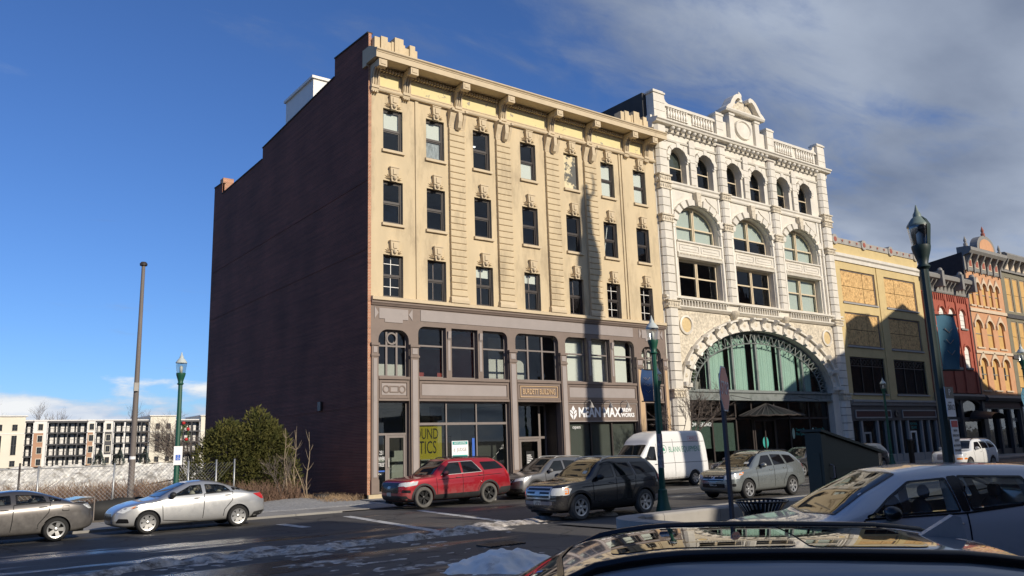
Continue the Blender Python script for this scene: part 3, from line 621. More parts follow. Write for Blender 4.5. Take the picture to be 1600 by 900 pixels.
w4 = [(21.95, 26.15), (27.72, 31.92), (33.50, 37.70)]
mb = MB()
hs = [(a, b, 18.85, 21.25) for a, b in w5]+[(a, b, 14.95, 17.45) for a, b in w4]+[(a, b, 11.28, 13.80) for a, b in w4]
holes(mb, X0, X1, 10.36, 22.4, hs, 0, .55)
for a, b in w5: arch_fill(mb, a, b, 20.42, .83, 21.25, 0, .55, 12)
for a, b in w4: arch_fill(mb, a, b, 15.95, 1.5, 17.45, 0, .55, 16)
# big arch panel
ax, aw, asp, ari = 29.92, 7.88, 5.34, 4.10
holes(mb, X0, X1, .3, 10.36, [(ax-aw, ax+aw, .3, 9.44)], 0, .6)
arch_fill(mb, ax-aw, ax+aw, asp, ari, 9.44, 0, .6, 40)
mb.build('wall', 'terracotta', B2)
mb = MB(); mb.box(X0+.02, X1-.02, .62, 22, 22.0, 22.4); mb.box(X0+.02, X0+.4, .62, 22, 0, 24.9); mb.box(X1-.4, X1-.02, .62, 22, 0, 24.2); mb.box(X0+.4, X1-.4, 21.8, 22, 0, 22); mb.build('roof', 'roof_tar', B2)
mb = MB()
for z in (4.9, 10.4, 14.2, 18.2): mb.box(X0+.41, X1-.41, .62, 5, z, z+.15)
mb.box(X0+.41, X1-.41, 5, 5.1, .1, 22); mb.box(X0+.41, X1-.41, .3, 5, .1, .28); mb.build('interior', 'room_grey', B2)
# piers of stacked blocks
def blk(w0, w1, d, h):
    m = MB(); hw0, hw1 = w0/2, w1/2
    m.prism([(-hw0, 0), (-hw0, -d*.45), (-hw1, -d), (hw1, -d), (hw0, -d*.45), (hw0, 0)][::-1], .022, h-.022, 'z'); return m.mesh('block', 'terracotta')
BLKO, BLKI = blk(1.0, .66, .36, .56), blk(.84, .52, .32, .56)
def capm(w, d, h):
    m = MB(); m.box(-w/2, w/2, -d, 0, 0, h*.14); m.box(-w*.47, w*.47, -d*.92, 0, h*.14, h*.82); m.box(-w*.54, w*.54, -d*1.12, 0, h*.82, h)
    for k in range(5): m.ellipsoid((-w*.38+k*w*.19, -d*.94, h*.45), (w*.07, .06, h*.24), 6, 4)
    return m.mesh('capital', 'terracotta_carved')
CAPO, CAPI = capm(1.1, .42, .5), capm(.95, .38, .5)
for i, xc in enumerate((20.82, 26.93, 32.62, 39.12)):
    outer = i in (0, 3)
    zb = .35 if outer else 11.05
    wd = 1.0 if outer else .84
    mb = MB(); mb.box(xc-wd*.46, xc+wd*.46, -.2, 0, zb, 22.3); pr_ = mb.build('pier', 'mortar', B2)
    z = zb
    caps = [10.45, 15.9, 18.35, 4.86] if outer else [10.45, 15.9, 18.35]
    while z < 22.0:
        hit = [c for c in caps if z <= c+.25 < z+.56]
        if hit: sub('capital', CAPO if outer else CAPI, pr_, (xc-20.2, 0, z))
        else: sub('block', BLKO if outer else BLKI, pr_, (xc-20.2, 0, z))
        z += .56 if not hit else .5
# slim half columns beside the openings
for xc in (21.62, 26.32, 27.5, 32.08, 33.28, 37.92, 38.4):
    mb = MB(); mb.lathe([(.11, 11.15), (.11, 15.7), (.15, 15.72), (.15, 15.9), (.09, 15.92), (.09, 18.3)], 8, (xc, -.06, 0)); mb.build('colonnette', 'terracotta', B2, smooth=True, angle=40)
for xc in (23.92, 29.62, 35.42):
    mb = MB(); mb.box(xc-.22, xc+.22, -.12, 0, 18.86, 22.0); pr_ = mb.build('pier', 'terracotta', B2)
    for k in range(6): m = MB(); m.box(xc-.27, xc+.27, -.16, -.12, 18.9+k*.52, 19.38+k*.52); m.build('block', 'terracotta', pr_)
# five-floor arches
for a, b in w5:
    xc, hw = (a+b)/2, (b-a)/2
    mb = MB(); arch_band(mb, xc, 20.42, hw+.04, .86, hw+.28, 1.10, -.13, 0, 18); ar = mb.build('archivolt', 'terracotta', B2)
    for t in (160, 128, 90, 52, 20):
        m = MB(); arch_band(m, xc, 20.42, hw+.02, .84, hw+.33, 1.15, -.17, 0, 2, R(t+9), R(t-9)); m.build('voussoir', 'terracotta', ar)
    mb = MB(); mb.box(a-.14, a+.0, -.1, 0, 20.30, 20.42); mb.box(b, b+.14, -.1, 0, 20.30, 20.42); mb.build('impost', 'terracotta', B2)
    y = .38; zt = 20.0
    mb = MB(); p_ = arc_pts(xc, 20.42, hw, .83, 14); q_ = arc_pts(xc, 20.42, hw-.11, .72, 14)
    arch_band(mb, xc, 20.42, hw-.10, .73, hw-.002, .828, y, y+.12, 14); mb.box(a+.002, a+.10, y, y+.12, 18.85, 20.42); mb.box(b-.10, b-.002, y, y+.12, 18.85, 20.42); mb.box(a+.1, b-.1, y, y+.12, 18.852, 18.94); mb.box(a+.1, b-.1, y-.01, y+.1, zt-.035, zt+.035); wn = mb.build('window', 'cream_frame', B2)
    mb = MB(); mb.prism([(a+.102, zt+.037), (b-.102, zt+.037)]+[(x_, z_) for x_, z_ in arc_pts(xc, 20.42, hw-.103, .725, 14, 0, math.pi)], y+.05, y+.055, 'y'); mb.build('pane', 'glass_dark', wn, fix=True)
    mb = MB(); mb.box(a+.102, b-.102, y+.06, y+.065, 18.942, zt-.037); mb.build('pane', 'glass_dark', wn)
    if a in (21.72, 33.12): mb = MB(); mb.box(a+.1, b-.1, y+.16, y+.17, zt-.1, 21.2); mb.build('blind', 'shade_cloth', wn)
mb = MB(); mold(mb, [(0, 18.38), (-.10, 18.38), (-.14, 18.46), (-.14, 18.62), (-.22, 18.70), (-.22, 18.80), (0, 18.845)], X0+.02, X1-.02); mb.build('sill_course', 'terracotta', B2)
mb = MB(); mold(mb, [(0, 21.62), (-.08, 21.62), (-.12, 21.72), (0, 21.78)], X0+.02, X1-.02); mb.build('string_course', 'terracotta', B2)
# fourth floor arched groups and third floor pairs
def pair(a, b, z0, z1, arched, y=.40, blinds=(0, 0), low=(0, 0)):
    xc, hw = (a+b)/2, (b-a)/2
    mb = MB(); zs = 15.95
    if arched: arch_band(mb, xc, zs, hw-.14, 1.36, hw-.002, 1.498, y, y+.14, 18); top = zs
    else: mb.box(a+.14, b-.14, y, y+.14, z1-.14, z1-.002); top = z1
    mb.box(a+.002, a+.14, y, y+.14, z0+.002, top); mb.box(b-.14, b-.002, y, y+.14, z0+.002, top); mb.box(a+.14, b-.14, y, y+.14, z0+.002, z0+.12)
    ti = zs+1.36 if arched else z1-.14
    mb.box(xc-.12, xc+.12, y-.03, y+.14, z0+.12, ti); mb.box(xc-.02, xc+.02, y-.07, y-.03, z0+.12, ti)
    mr = zs+.05 if arched else (z0+z1)/2+.12
    mb.box(a+.14, xc-.12, y+.02, y+.12, mr-.045, mr+.045); mb.box(xc+.12, b-.14, y+.02, y+.12, mr-.045, mr+.045)
    wn = mb.build('window', 'cream_frame', B2)
    for s, (p, q) in enumerate(((a+.142, xc-.122), (xc+.122, b-.142))):
        mb = MB(); mb.box(p, q, y+.07, y+.075, z0+.122, mr-.047); mb.build('pane', 'glass_dark' if not low[s] else 'glass', wn)
        mb = MB()
        if arched:
            A, Bz = hw-.143, 1.357; pts = []
            for k in range(11):
                x_ = p+(q-p)*k/10; pts.append((x_, zs+Bz*math.sqrt(max(0, 1-((x_-xc)/A)**2))))
            pts = [t for t in pts if t[1] > mr+.05]
            mb.prism([(pts[0][0], mr+.047)]+pts+[(pts[-1][0], mr+.047)], y+.07, y+.075, 'y'); mb.build('pane', 'glass', wn, fix=True)
        else: mb.box(p, q, y+.07, y+.075, mr+.047, z1-.142); mb.build('pane', 'glass' if blinds[s] else 'glass_dark', wn)
        if blinds[s]: mb = MB(); mb.box(p-.02, q+.02, y+.2, y+.21, mr-.1, z1-.05); mb.build('blind', 'shade_cloth', wn)
        if low[s]: mb = MB(); mb.box(p-.02, q+.02, y+.22, y+.23, z0+.05, mr); mb.build('blind', 'shade_cloth', wn)
for i, (a, b) in enumerate(w4):
    pair(a, b, 14.95, 17.45, True, blinds=(1, 1), low=(0, 0) if i == 1 else (1, 1))
    pair(a, b, 11.28, 13.80, False, blinds=(1, 1) if i == 2 else (0, 0), low=(1, 1) if i == 2 else (0, 0))
    xc, hw = (a+b)/2, (b-a)/2
    mb = MB(); arch_band(mb, xc, 15.95, hw+.05, 1.55, hw+.42, 1.92, -.12, 0, 22); ar = mb.build('archivolt', 'terracotta', B2)
    for t in (164, 145, 127, 109, 71, 53, 35, 16):
        m = MB(); arch_band(m, xc, 15.95, hw+.03, 1.53, hw+.48, 1.98, -.24, 0, 3, R(t+6.5), R(t-6.5)); m.build('voussoir', 'terracotta', ar)
    m = MB(); m.prism([(xc-.16, 17.42), (xc+.16, 17.42), (xc+.24, 18.36), (xc-.24, 18.36)], -.34, 0, 'y'); m.build('keystone', 'terracotta_carved', ar)
    for sx in (-1, 1):   # sunk spandrel panels
        m = MB(); e = xc+sx*(hw+.40)
        m.prism([(e, 18.2), (e, 16.9), (e-sx*.55, 17.6), (e-sx*1.3, 18.0), (e-sx*1.5, 18.2)][::(1 if sx < 0 else -1)], -.06, 0, 'y'); m.build('spandrel_panel', 'terracotta', B2, fix=True)
    mb = MB(); mold(mb, [(0, 13.82), (-.10, 13.82), (-.16, 13.98), (-.16, 14.10), (-.06, 14.18), (-.06, 14.80), (-.18, 14.86), (-.18, 14.945), (0, 14.945)], a-.1, b+.1); sp = mb.build('spandrel', 'terracotta', B2)
    for p, q in ((a+.1, xc-.1), (xc+.1, b-.1)): m = MB(); frame(m, p, q, 14.26, 14.72, .06, -.10, -.06); m.box(p+.25, q-.25, -.09, -.06, 14.44, 14.54); m.build('panel_frame', 'terracotta', sp)
    m = MB(); x = a
    while x < b: m.box(x, x+.07, -.20, -.16, 13.99, 14.08); x += .14
    tag(m.build('bead_row', 'terracotta_carved', sp), kind='stuff')
# arcaded balcony course
mb = MB(); mold(mb, [(0, 10.38), (-.12, 10.38), (-.30, 10.52), (-.30, 10.60), (-.10, 10.62), (-.10, 11.0), (-.34, 11.04), (-.34, 11.16), (0, 11.26)], X0+.02, X1-.02); bal = mb.build('balcony_course', 'terracotta', B2)
m = MB(); m.box(-.035, .035, -.26, -.1, 0, .28); m.lathe([(.10, -.26), (.14, -.26), (.14, -.1), (.10, -.1)], 8, (.14, 0, .28), 'y', 0, math.pi); ARC = m.mesh('small_arch', 'terracotta')
for a, b in ((21.55, 26.35), (27.55, 32.0), (33.25, 38.3)):
    n_ = 17
    for k in range(n_): sub('small_arch', ARC, bal, (a+(b-a)*k/n_-20.2, 0, 10.62))
# great arch: carved spandrels, ring of scroll brackets, medallions
AZ = asp
mb = MB(); arch_band(mb, ax, AZ, aw+.02, ari+.02, aw+.10, ari+.12, -.16, .0, 40); arch_band(mb, ax, AZ, aw+.10, ari+.12, aw+.72, ari+.76, -.10, 0, 40); arch_band(mb, ax, AZ, aw+.72, ari+.76, aw+.84, ari+.88, -.30, 0, 40); ga = mb.build('great_arch', 'terracotta', B2)
NS = 17
def ell(t, off): return (ax+(aw+off)*math.cos(t), AZ+(ari+off*1.03)*math.sin(t))
ts = []; acc = [0.0]; fine = [math.pi*i/400 for i in range(401)]
for i in range(400): a_, b_ = ell(fine[i], .4), ell(fine[i+1], .4); acc.append(acc[-1]+math.dist(a_, b_))
for k in range(NS):
    s = acc[-1]*(k+.25)/(NS-.5); j = next(i for i, v in enumerate(acc) if v >= s); ts.append(fine[min(j, 400)])
for k, t in enumerate(ts):
    p, q = Vector(ell(t, .06)), Vector(ell(t, .84)); d = (q-p).normalized(); n_ = Vector((-d.y, d.x)); hw_ = .13
    m = MB(); pts = [(-.10, .12), (.0, .38), (.12, .34), (.30, .22), (.55, .26), (.72, .46), (.88, .62), (1.0, .56), (1.06, .2)]; Lq = (q-p).length
    vs = []
    for s in (-1, 1):
        for f_, dep in pts:
            c_ = p+d*(f_*Lq)+n_*(s*hw_); vs.append((c_.x, -dep, c_.y))
        c0, c1 = p+n_*(s*hw_), q+n_*(s*hw_); vs.append((c1.x, 0, c1.y)); vs.append((c0.x, 0, c0.y))
    K = len(pts)+2
    m.add(vs, [tuple(range(K)), tuple(range(2*K-1, K-1, -1))]+[(i, i+K, (i+1) % K+K, (i+1) % K) for i in range(K)])
    m.build('scroll_bracket', 'terracotta', ga, fix=True)
    if k < NS-1:
        tm = (t+ts[k+1])/2; c_ = ell(tm, .42); m = MB(); m.lathe([(0, -.13), (.07, -.13), (.12, -.11), (.16, -.10)], 10, (c_[0], 0, c_[1]), 'y'); m.build('rosette', 'terracotta_carved', ga)
for sx in (-1, 1):
    pts = [(ax+sx*8.9, 10.30), (ax+sx*3.2, 10.30)]
    for k in range(14):
        t = R(66-48*k/13); e = ell(t, .9); pts.append((ax+sx*(e[0]-ax), min(e[1], 10.28)))
    pts.append((ax+sx*8.9, pts[-1][1]))
    mb = MB(); mb.prism(pts[::sx], -.05, 0, 'y'); mb.build('carved_spandrel', 'terracotta_carved', B2, fix=True)
    xc = ax+sx*7.78; mb = MB(); mb.lathe([(.62, -.05), (.62, -.14), (.50, -.17), (.46, -.09)], 24, (xc, 0, 9.40), 'y'); md = mb.build('medallion_ring', 'terracotta', B2, smooth=True, angle=40); mb = MB(); mb.lathe([(0, -.10), (.30, -.11), (.47, -.08)], 24, (xc, 0, 9.40), 'y'); mb.build('medallion', 'medallion', md)
for sx, xc in ((-1, 21.55), (1, 38.3)):   # pendants under the balcony
    pass
for xc in (26.93, 32.62):
    m = MB(); m.lathe([(.0, 9.9), (.16, 10.0), (.30, 10.28), (.42, 10.4), (.42, 10.6)], 12, (xc, -.1, 0)); m.build('corbel', 'terracotta_carved', B2, smooth=True, angle=50)
# great window
yw = .42
mul = [24.55, 27.05, 29.62, 32.32, 34.9]
mb = MB()
for x in mul: zt = asp+ari*math.sqrt(1-((x-ax)/aw)**2); mb.box(x-.09, x+.09, yw-.06, yw+.14, asp+.0, zt+.02)
arch_band(mb, ax, asp, aw-.16, ari-.16, aw+.05, ari+.03, yw-.04, yw+.14, 40); mb.box(ax-aw, ax+aw, yw-.04, yw+.14, asp, asp+.10); gw = mb.build('great_window', 'steel_grey', B2)
edges = [ax-aw+.1]+mul+[ax+aw-.1]
for p, q in zip(edges, edges[1:]):
    pts = []
    for k in range(13):
        x_ = p+(q-p)*k/12; pts.append((x_, asp+(ari-.14)*math.sqrt(max(0, 1-((x_-ax)/(aw-.08))**2))))
    mb = MB(); mb.prism([(p, asp+.1)]+[t for t in pts if t[1] > asp+.12]+[(q, asp+.1)], yw+.05, yw+.056, 'y'); mb.build('pane', 'glass', gw, fix=True)
# lattice of the iron arch in front of the glass
mb = MB(); n_ = 64; o1, o2 = arc_pts(ax, asp, aw-.06, ari-.06, n_), arc_pts(ax, asp, aw-.95, ari-.80, n_)
for i in range(n_):
    if i % 2 == 0: mb.bar((o1[i][0], yw-.10, o1[i][1]), (o2[i+1][0], yw-.10, o2[i+1][1]), .035)
    else: mb.bar((o2[i][0], yw-.10, o2[i][1]), (o1[i+1][0], yw-.10, o1[i+1][1]), .035)
mb.tube([(x, yw-.1, z) for x, z in o2], .045, 5); mb.build('iron_lattice', 'steel_grey', gw)
# curtains with folds
for p, q in ((24.75, 26.6), (27.2, 29.0), (29.75, 31.95), (32.5, 34.6), (35.0, 36.4)):
    mb = MB(); n_ = 40; vs = []; fs = []
    for k in range(n_+1):
        x_ = p+(q-p)*k/n_; yy = yw+.42+.055*math.sin(k*1.35)+.025*math.sin(k*3.1); zt = asp+(ari-.2)*math.sqrt(max(0.02, 1-((x_-ax)/aw)**2)); vs += [(x_, yy, asp+.1), (x_, yy, zt)]
    fs = [(2*k, 2*k+2, 2*k+3, 2*k+1) for k in range(n_)]
    mb.add(vs, fs); mb.build('curtain', 'green_curtain', gw, smooth=True)
mb = MB(); mb.lathe([(.0, 5.45), (.28, 5.45), (.36, 5.9), (.33, 5.95), (.0, 5.9)], 14, (23.9, 1.2, 0)); pt = mb.build('plant_pot', 'concrete', B2, smooth=True, angle=40)
mb = MB(); rr = random.Random(3)
for k in range(26):
    a_ = rr.uniform(0, 6.28); ln = rr.uniform(.5, 1.2); z_ = rr.uniform(6.6, 7.4)
    mb.tube([(23.9, 1.2, 5.9), (23.9+.2*math.cos(a_), 1.2+.2*math.sin(a_), z_), (23.9+ln*math.cos(a_), 1.2+.6*ln*math.sin(a_), z_-.2+rr.uniform(-.5, .4))], [.012, .02, .004], 4)
mb.build('palm_leaves', mat('plant_green', (.05, .10, .03), .6), pt)
# transom beam and shop front below
mb = MB(); mold(mb, [(.10, 4.72), (.02, 4.72), (.02, 4.82), (.12, 4.86), (.12, 5.18), (.0, 5.24), (.0, 5.33), (.4, 5.33), (.4, 4.72)], ax-aw, ax+aw); mb.build('transom_beam', 'steel_grey', B2)
for x in (26.2, 33.7): mb = MB(); mb.tube([(x, .1, 5.05), (x+.6, -1.1, 4.72)], .02, 5); mb.build('stay_rod', 'dark_frame', B2)
sx_ = [22.1, 24.6, 27.0, 28.7, 31.2, 32.9, 35.3, 37.7]
mb = MB(); 
for x in sx_: mb.box(x-.06, x+.06, .45, .6, .3, 4.71)
mb.box(22.1, 37.7, .45, .6, 3.5, 3.62); mb.box(22.1, 27, .38, .62, .3, .8); mb.box(32.9, 37.7, .38, .62, .3, .8); sf = mb.build('shop_front', 'dark_frame', B2)
for a, b in zip(sx_, sx_[1:]):
    for c, d in ((.82 if (b < 27.1 or a > 32.8) else .32, 3.498), (3.622, 4.70)): mb = MB(); mb.box(a+.062, b-.062, .51, .516, c, d); mb.build('pane', 'glass_dark', sf)
mb = MB(); mb.box(22.2, 24.52, .62, .63, 1.7, 3.4); mb.build('window_shade', 'green_curtain', sf); mb = MB(); mb.box(24.7, 26.9, .62, .63, 1.5, 3.3); mb.build('window_shade', 'green_curtain', sf)
text('NOW LEASING!', .34, 'white_print', sf, (23.45, .49, 3.2), ex=.003, scale=(.9, 1))
for x in (33.6, 36.0): text("Tavern By\nFive Spots", .30, 'teal_print', sf, (x+.5, .49, 2.6), ex=.002, scale=(.9, 1)); mb = MB(); mb.ellipsoid((x-.35, .49, 2.5), (.16, .01, .38), 10, 6); mb.build('emblem', 'green_curtain', sf)
mb = MB(); mb.ellipsoid((30, .49, 1.95), (.32, .01, .4), 12, 6); mb.build('door_emblem', 'teal_print', sf)
mb = MB(); frame(mb, 28.78, 31.12, .34, 3.48, .12, .40, .46); mb.box(29.9, 30.0, .4, .46, .46, 3.36); mb.build('door', 'dark_frame', sf)
# fan canopy over the door
mb = MB(); n_ = 18; apex = (30.2, .35, 4.55); vs = [apex]
for k in range(n_+1): t = math.pi*k/n_; vs.append((30.2-3.1*math.cos(t), .3-2.0*math.sin(t), 3.72-(.05 if k % 2 else 0)))
mb.add(vs, [(0, k+2, k+1) for k in range(n_)]); cn = mb.build('fan_canopy', 'black_glass', B2)
for k in range(0, n_+1): mb = MB(); mb.bar(Vector(apex)+Vector((0, 0, .02)), Vector(vs[k+1])+Vector((0, -.01, .02)), .02); mb.build('canopy_rib', 'dark_shop', cn)
mb = MB(); mb.tube(vs[1:], .05, 5); mb.build('canopy_rim', 'dark_frame', cn)
# main cornice with rounded modillions, balustraded parapet, pediment
mb = MB(); mold(mb, [(0, 22.22), (-.12, 22.22), (-.16, 22.34), (-.16, 22.52), (-.52, 22.56), (-.56, 22.66), (-.66, 22.72), (-.66, 22.82), (-.2, 22.92), (.5, 22.95), (.5, 22.22)], X0-.05, X1+.12); mb.build('cornice', 'terracotta', B2)
m = MB(); m.ellipsoid((0, -.34, 0), (.15, .22, .15), 10, 6); MOD = m.mesh('modillion', 'terracotta', smooth=True)
for a, b in ((21.6, 26.4), (27.5, 32.1), (33.2, 38.5)):
    n_ = 9
    for k in range(n_): part('modillion', MOD, B2, (a+(b-a)*(k+.5)/n_, 0, 22.42))
mb = MB(); mb.box(X0, X1, .0, .4, 22.93, 23.15); mb.box(21.6, 26.7, .06, .34, 23.15, 24.05); mb.box(33.4, 38.9, .06, .34, 23.15, 24.05); mold(mb, [(-.08, 24.05), (.46, 24.05), (.46, 24.18), (.36, 24.32), (.04, 24.32), (-.08, 24.18)], 21.6, 26.72); mold(mb, [(-.08, 24.05), (.46, 24.05), (.46, 24.18), (.36, 24.32), (.04, 24.32), (-.08, 24.18)], 33.4, 38.95); par = mb.build('parapet', 'terracotta', B2)
m = MB(); m.lathe([(.10, 0), (.10, .06), (.06, .10), (.12, .36), (.07, .56), (.07, .62), (.11, .66), (.11, .7)], 8); BAL = m.mesh('baluster', 'terracotta', smooth=True, angle=40)
for a, b in ((21.85, 23.9), (24.3, 26.5), (33.6, 35.8), (36.2, 38.7)):
    n_ = 8
    for k in range(n_): sub('baluster', BAL, par, (a+(b-a)*(k+.5)/n_-20.2, .0, 23.28))
for i, (a, b, zt) in enumerate(((20.45, 21.45, 24.95), (26.72, 27.42, 24.8), (32.5, 33.25, 24.85), (39.0, 39.9, 25.0))):
    mb = MB(); mb.box(a, b, -.16, .45, 22.93, zt-.22); mb.box(a-.08, b+.08, -.24, .53, zt-.22, zt-.1); mb.box(a+.02, b-.02, -.16, .45, zt-.1, zt); q = mb.build('parapet_pier', 'terracotta', B2)
    for k in range(3): m = MB(); m.box(a-.03, b+.03, -.19, -.16, 22.96+k*.58, 23.50+k*.58); m.build('block', 'terracotta', q)
mb = MB(); mb.prism([(21.45, 24.32), (22.1, 24.32), (21.85, 24.42), (21.65, 24.75), (21.45, 24.8)], .04, .36, 'y'); mb.prism([(39.0, 24.32), (39.0, 24.8), (38.8, 24.7), (38.6, 24.42), (38.4, 24.32)], .04, .36, 'y'); mb.build('parapet_scroll', 'terracotta', B2, fix=True)
mb = MB(); mb.box(27.42, 28.1, .05, .4, 22.93, 24.35); mb.box(31.5, 32.5, .05, .4, 22.93, 24.35); mb.box(28.1, 31.5, -.05, .5, 22.93, 25.2); ped = mb.build('pediment', 'terracotta', B2)
for a in (28.1, 31.0): m = MB(); m.box(a, a+.5, -.26, -.05, 22.95, 25.1); m.box(a-.06, a+.56, -.32, -.05, 24.85, 25.0); m.build('pilaster', 'terracotta', ped)
m = MB(); mold(m, [(-.5, 25.2), (-.42, 25.08), (.5, 25.08), (.5, 25.3), (-.5, 25.3)], 27.6, 32.0); m.build('pediment_cornice', 'terracotta', ped)
m = MB(); m.lathe([(0, -.12), (.45, -.16), (.60, -.12), (.66, -.22), (.78, -.22), (.82, -.06)], 28, (0, 0, 0), 'y'); m.v = [(29.8+x*1.18, y, 24.1+z*.92) for x, y, z in m.v]; m.build('oval_cartouche', 'terracotta', ped, smooth=True, angle=40)
for sx in (-1, 1):   # broken curved pediment
    m = MB(); xc = 29.8; pts_o = [(xc+sx*2.15, 25.3), (xc+sx*2.02, 25.45), (xc+sx*1.75, 25.62), (xc+sx*1.55, 25.95), (xc+sx*1.25, 26.32), (xc+sx*.92, 26.52), (xc+sx*.62, 26.56), (xc+sx*.42, 26.42), (xc+sx*.40, 26.22)]; pts_i = [(xc+sx*.56, 26.14), (xc+sx*.66, 26.26), (xc+sx*.86, 26.22), (xc+sx*1.08, 26.02), (xc+sx*1.28, 25.70), (xc+sx*1.5, 25.42), (xc+sx*1.7, 25.3)]
    m.prism((pts_o+pts_i)[::sx], -.5, .3, 'y'); m.build('pediment_scroll', 'terracotta', ped, fix=True)
m = MB(); m.prism([(28.2, 25.3), (31.4, 25.3), (30.6, 26.0), (29.8, 26.3), (29.0, 26.0)], -.1, .3, 'y'); m.build('tympanum', 'terracotta_carved', ped)
m = MB(); m.lathe([(.0, 26.2), (.22, 26.2), (.22, 26.4), (.10, 26.5), (.20, 26.7), (.17, 26.85), (.05, 27.05), (.0, 27.12)], 10, (29.8, 0, 0)); m.build('finial', 'terracotta', ped, smooth=True, angle=50)

# ================================================================== yellow boarded building
mat('yellow_stucco', (.58, .45, .22), .85, var=.10, vs=1.0, bump=.15, bs=14, col2=(.45, .34, .17), c2s=.8, c2t=(.58, .72))
mat('osb', (.62, .40, .17), .85, var=.42, vs=5.5, bump=.3, bs=40, col2=(.34, .19, .07), c2s=4.0, c2t=(.54, .62))
mat('grey_trim', (.34, .33, .31), .6, var=.08, vs=2)
mat('maroon', (.07, .018, .018), .6)
mat('red_medal', (.32, .09, .06), .7)
B3 = thing('boarded_building', 'yellow stucco three-storey building with plywood-boarded windows and a dark shopfront', 'building', (39.9, 0, 0))
X0, X1 = 39.90, 53.10
wx = [(40.65, 45.66), (47.10, 52.22)]
zz = [(12.44, 15.05), (9.02, 11.65), (5.36, 8.18)]
mb = MB(); holes(mb, X0, X1, 4.9, 17.1, [(a, b, c, d) for a, b in wx for c, d in zz], 0, .4); mb.build('wall', 'yellow_stucco', B3)
mb = MB(); mb.box(X0+.01, X1-.01, .42, 20, 16.6, 16.8); mb.box(X0+.01, X0+.2, .42, 20, 0, 16.6); mb.box(X1-.2, X1-.01, .42, 20, 0, 17.0); mb.box(X0+.3, X1-.3, 3, 3.1, .2, 9); mb.build('roof', 'roof_tar', B3)
mb = MB(); mold(mb, [(0, 15.66), (-.10, 15.66), (-.10, 15.95), (-.22, 16.05), (-.22, 16.28), (0, 16.36)], X0, X1); mb.build('string_cornice', mat('white_trim', (.66, .62, .54), .6, var=.1, vs=2), B3)
mb = MB(); mb.box(X0, X1, -.08, .5, 17.1, 17.55); cp = mb.build('coping', 'concrete', B3)
for k in range(13):
    x = X0+.35+k*(X1-X0-.7)/12; big = k % 4 == 0
    m = MB()
    if big: m.prism([(x+.42*math.cos(R(45*j+22)), 17.36+.42*math.sin(R(45*j+22))) for j in range(8)], -.14, .3, 'y')
    else: m.prism([(x-.14, 17.2), (x+.14, 17.2), (x+.14, 17.46), (x-.14, 17.46)], -.10, -.08, 'y')
    q = m.build('coping_block', 'concrete', cp, fix=True); m = MB(); m.lathe([(0, -.17), (.2 if big else .09, -.16), (.22 if big else .1, -.10)], 12, (x, .02 if not big else 0, 17.36), 'y'); m.build('medallion', 'red_medal', cp)
for x in (46.38,): mb = MB(); mb.box(x-.45, x+.45, -.06, 0, 4.95, 15.6); mb.build('pilaster', 'yellow_stucco', B3)
for i, (a, b) in enumerate(wx):
    for j, (c, d) in enumerate(zz):
        mb = MB(); frame(mb, a+.001, b-.001, c+.001, d-.001, .09, .10, .22); wn = mb.build('window', 'dark_frame' if j == 2 else 'bronze_frame', B3)
        m = MB(); m.box(a-.06, b+.06, -.09, .1, c-.12, c-.002); m.build('sill', 'grey_trim', wn)
        for s in range(3):
            for t in range(2):
                p, q = a+.09+(b-a-.18)*s/3+.02, a+.09+(b-a-.18)*(s+1)/3-.02; e, f = c+.09+(d-c-.18)*t/2+.02, c+.09+(d-c-.18)*(t+1)/2-.02
                dy = .012*((s*2+t*3+i) % 3)
                if j < 2: m = MB(); m.box(p, q, .12+dy, .15+dy, e, f); m.build('plywood_board', 'osb', wn)
        if j == 2:
            for s in range(3): p, q = a+.09+(b-a-.18)*s/3, a+.09+(b-a-.18)*(s+1)/3; m = MB(); m.box(p+.03, q-.03, .16, .165, c+.1, d-.1); m.build('pane', 'glass_dark', wn)
            m = MB()
            for s in (1, 2): x = a+.09+(b-a-.18)*s/3; m.box(x-.03, x+.03, .1, .2, c+.09, d-.09)
            m.box(a+.09, b-.09, .11, .13, d-.72, d-.66)
            for k in range(10): x = a+.25+k*(b-a-.5)/9; m.lathe([(.16, .11), (.20, .11), (.20, .13), (.16, .13)], 10, (x, 0, d-.38), 'y')
            m.build('tracery', 'dark_frame', wn)
mb = MB(); mold(mb, [(0, 4.45), (-.18, 4.45), (-.24, 4.62), (-.36, 4.72), (-.36, 4.86), (0, 4.9)], X0+.05, X1+.1); mb.build('shop_cornice', 'grey_trim', B3)
mb = MB(); mb.box(X0+.05, X1, -.06, .4, 3.30, 4.45); fs_ = mb.build('shop_fascia', 'dark_shop', B3)
for a, b in ((40.45, 45.6), (47.3, 52.8)): m = MB(); frame(m, a, b, 3.48, 4.12, .10, -.12, -.06); m.build('panel_frame', 'grey_trim', fs_); m = MB(); m.box(a+.1, b-.1, -.08, -.06, 3.58, 4.02); m.build('sign_panel', 'maroon', fs_)
m = MB(); m.lathe([(.28, -.06), (.28, -.14), (.2, -.16), (0, -.12)], 16, (46.4, 0, 3.8), 'y'); m.build('oval_boss', 'dark_frame', fs_)
posts = [40.0, 41.35, 43.6, 44.9, 46.0, 47.0, 48.2, 50.4, 51.6, 52.9]
mb = MB()
for x in posts: mb.box(x-.11, x+.11, -.02, .3, .1, 3.3)
mb.box(40, 53, .02, .3, .1, .7); sf3 = mb.build('shop_front', 'grey_trim', B3)
for a, b in zip(posts, posts[1:]): m = MB(); m.box(a+.12, b-.12, .16, .166, .72, 3.28); m.build('pane', 'glass_dark', sf3)
for a in (41.5, 48.4):
    m = MB(); frame(m, a+.1, a+1.1, .2, 2.45, .14, .05, .14); m.build('door', 'white_paint' if a > 45 else 'grey_trim', sf3)
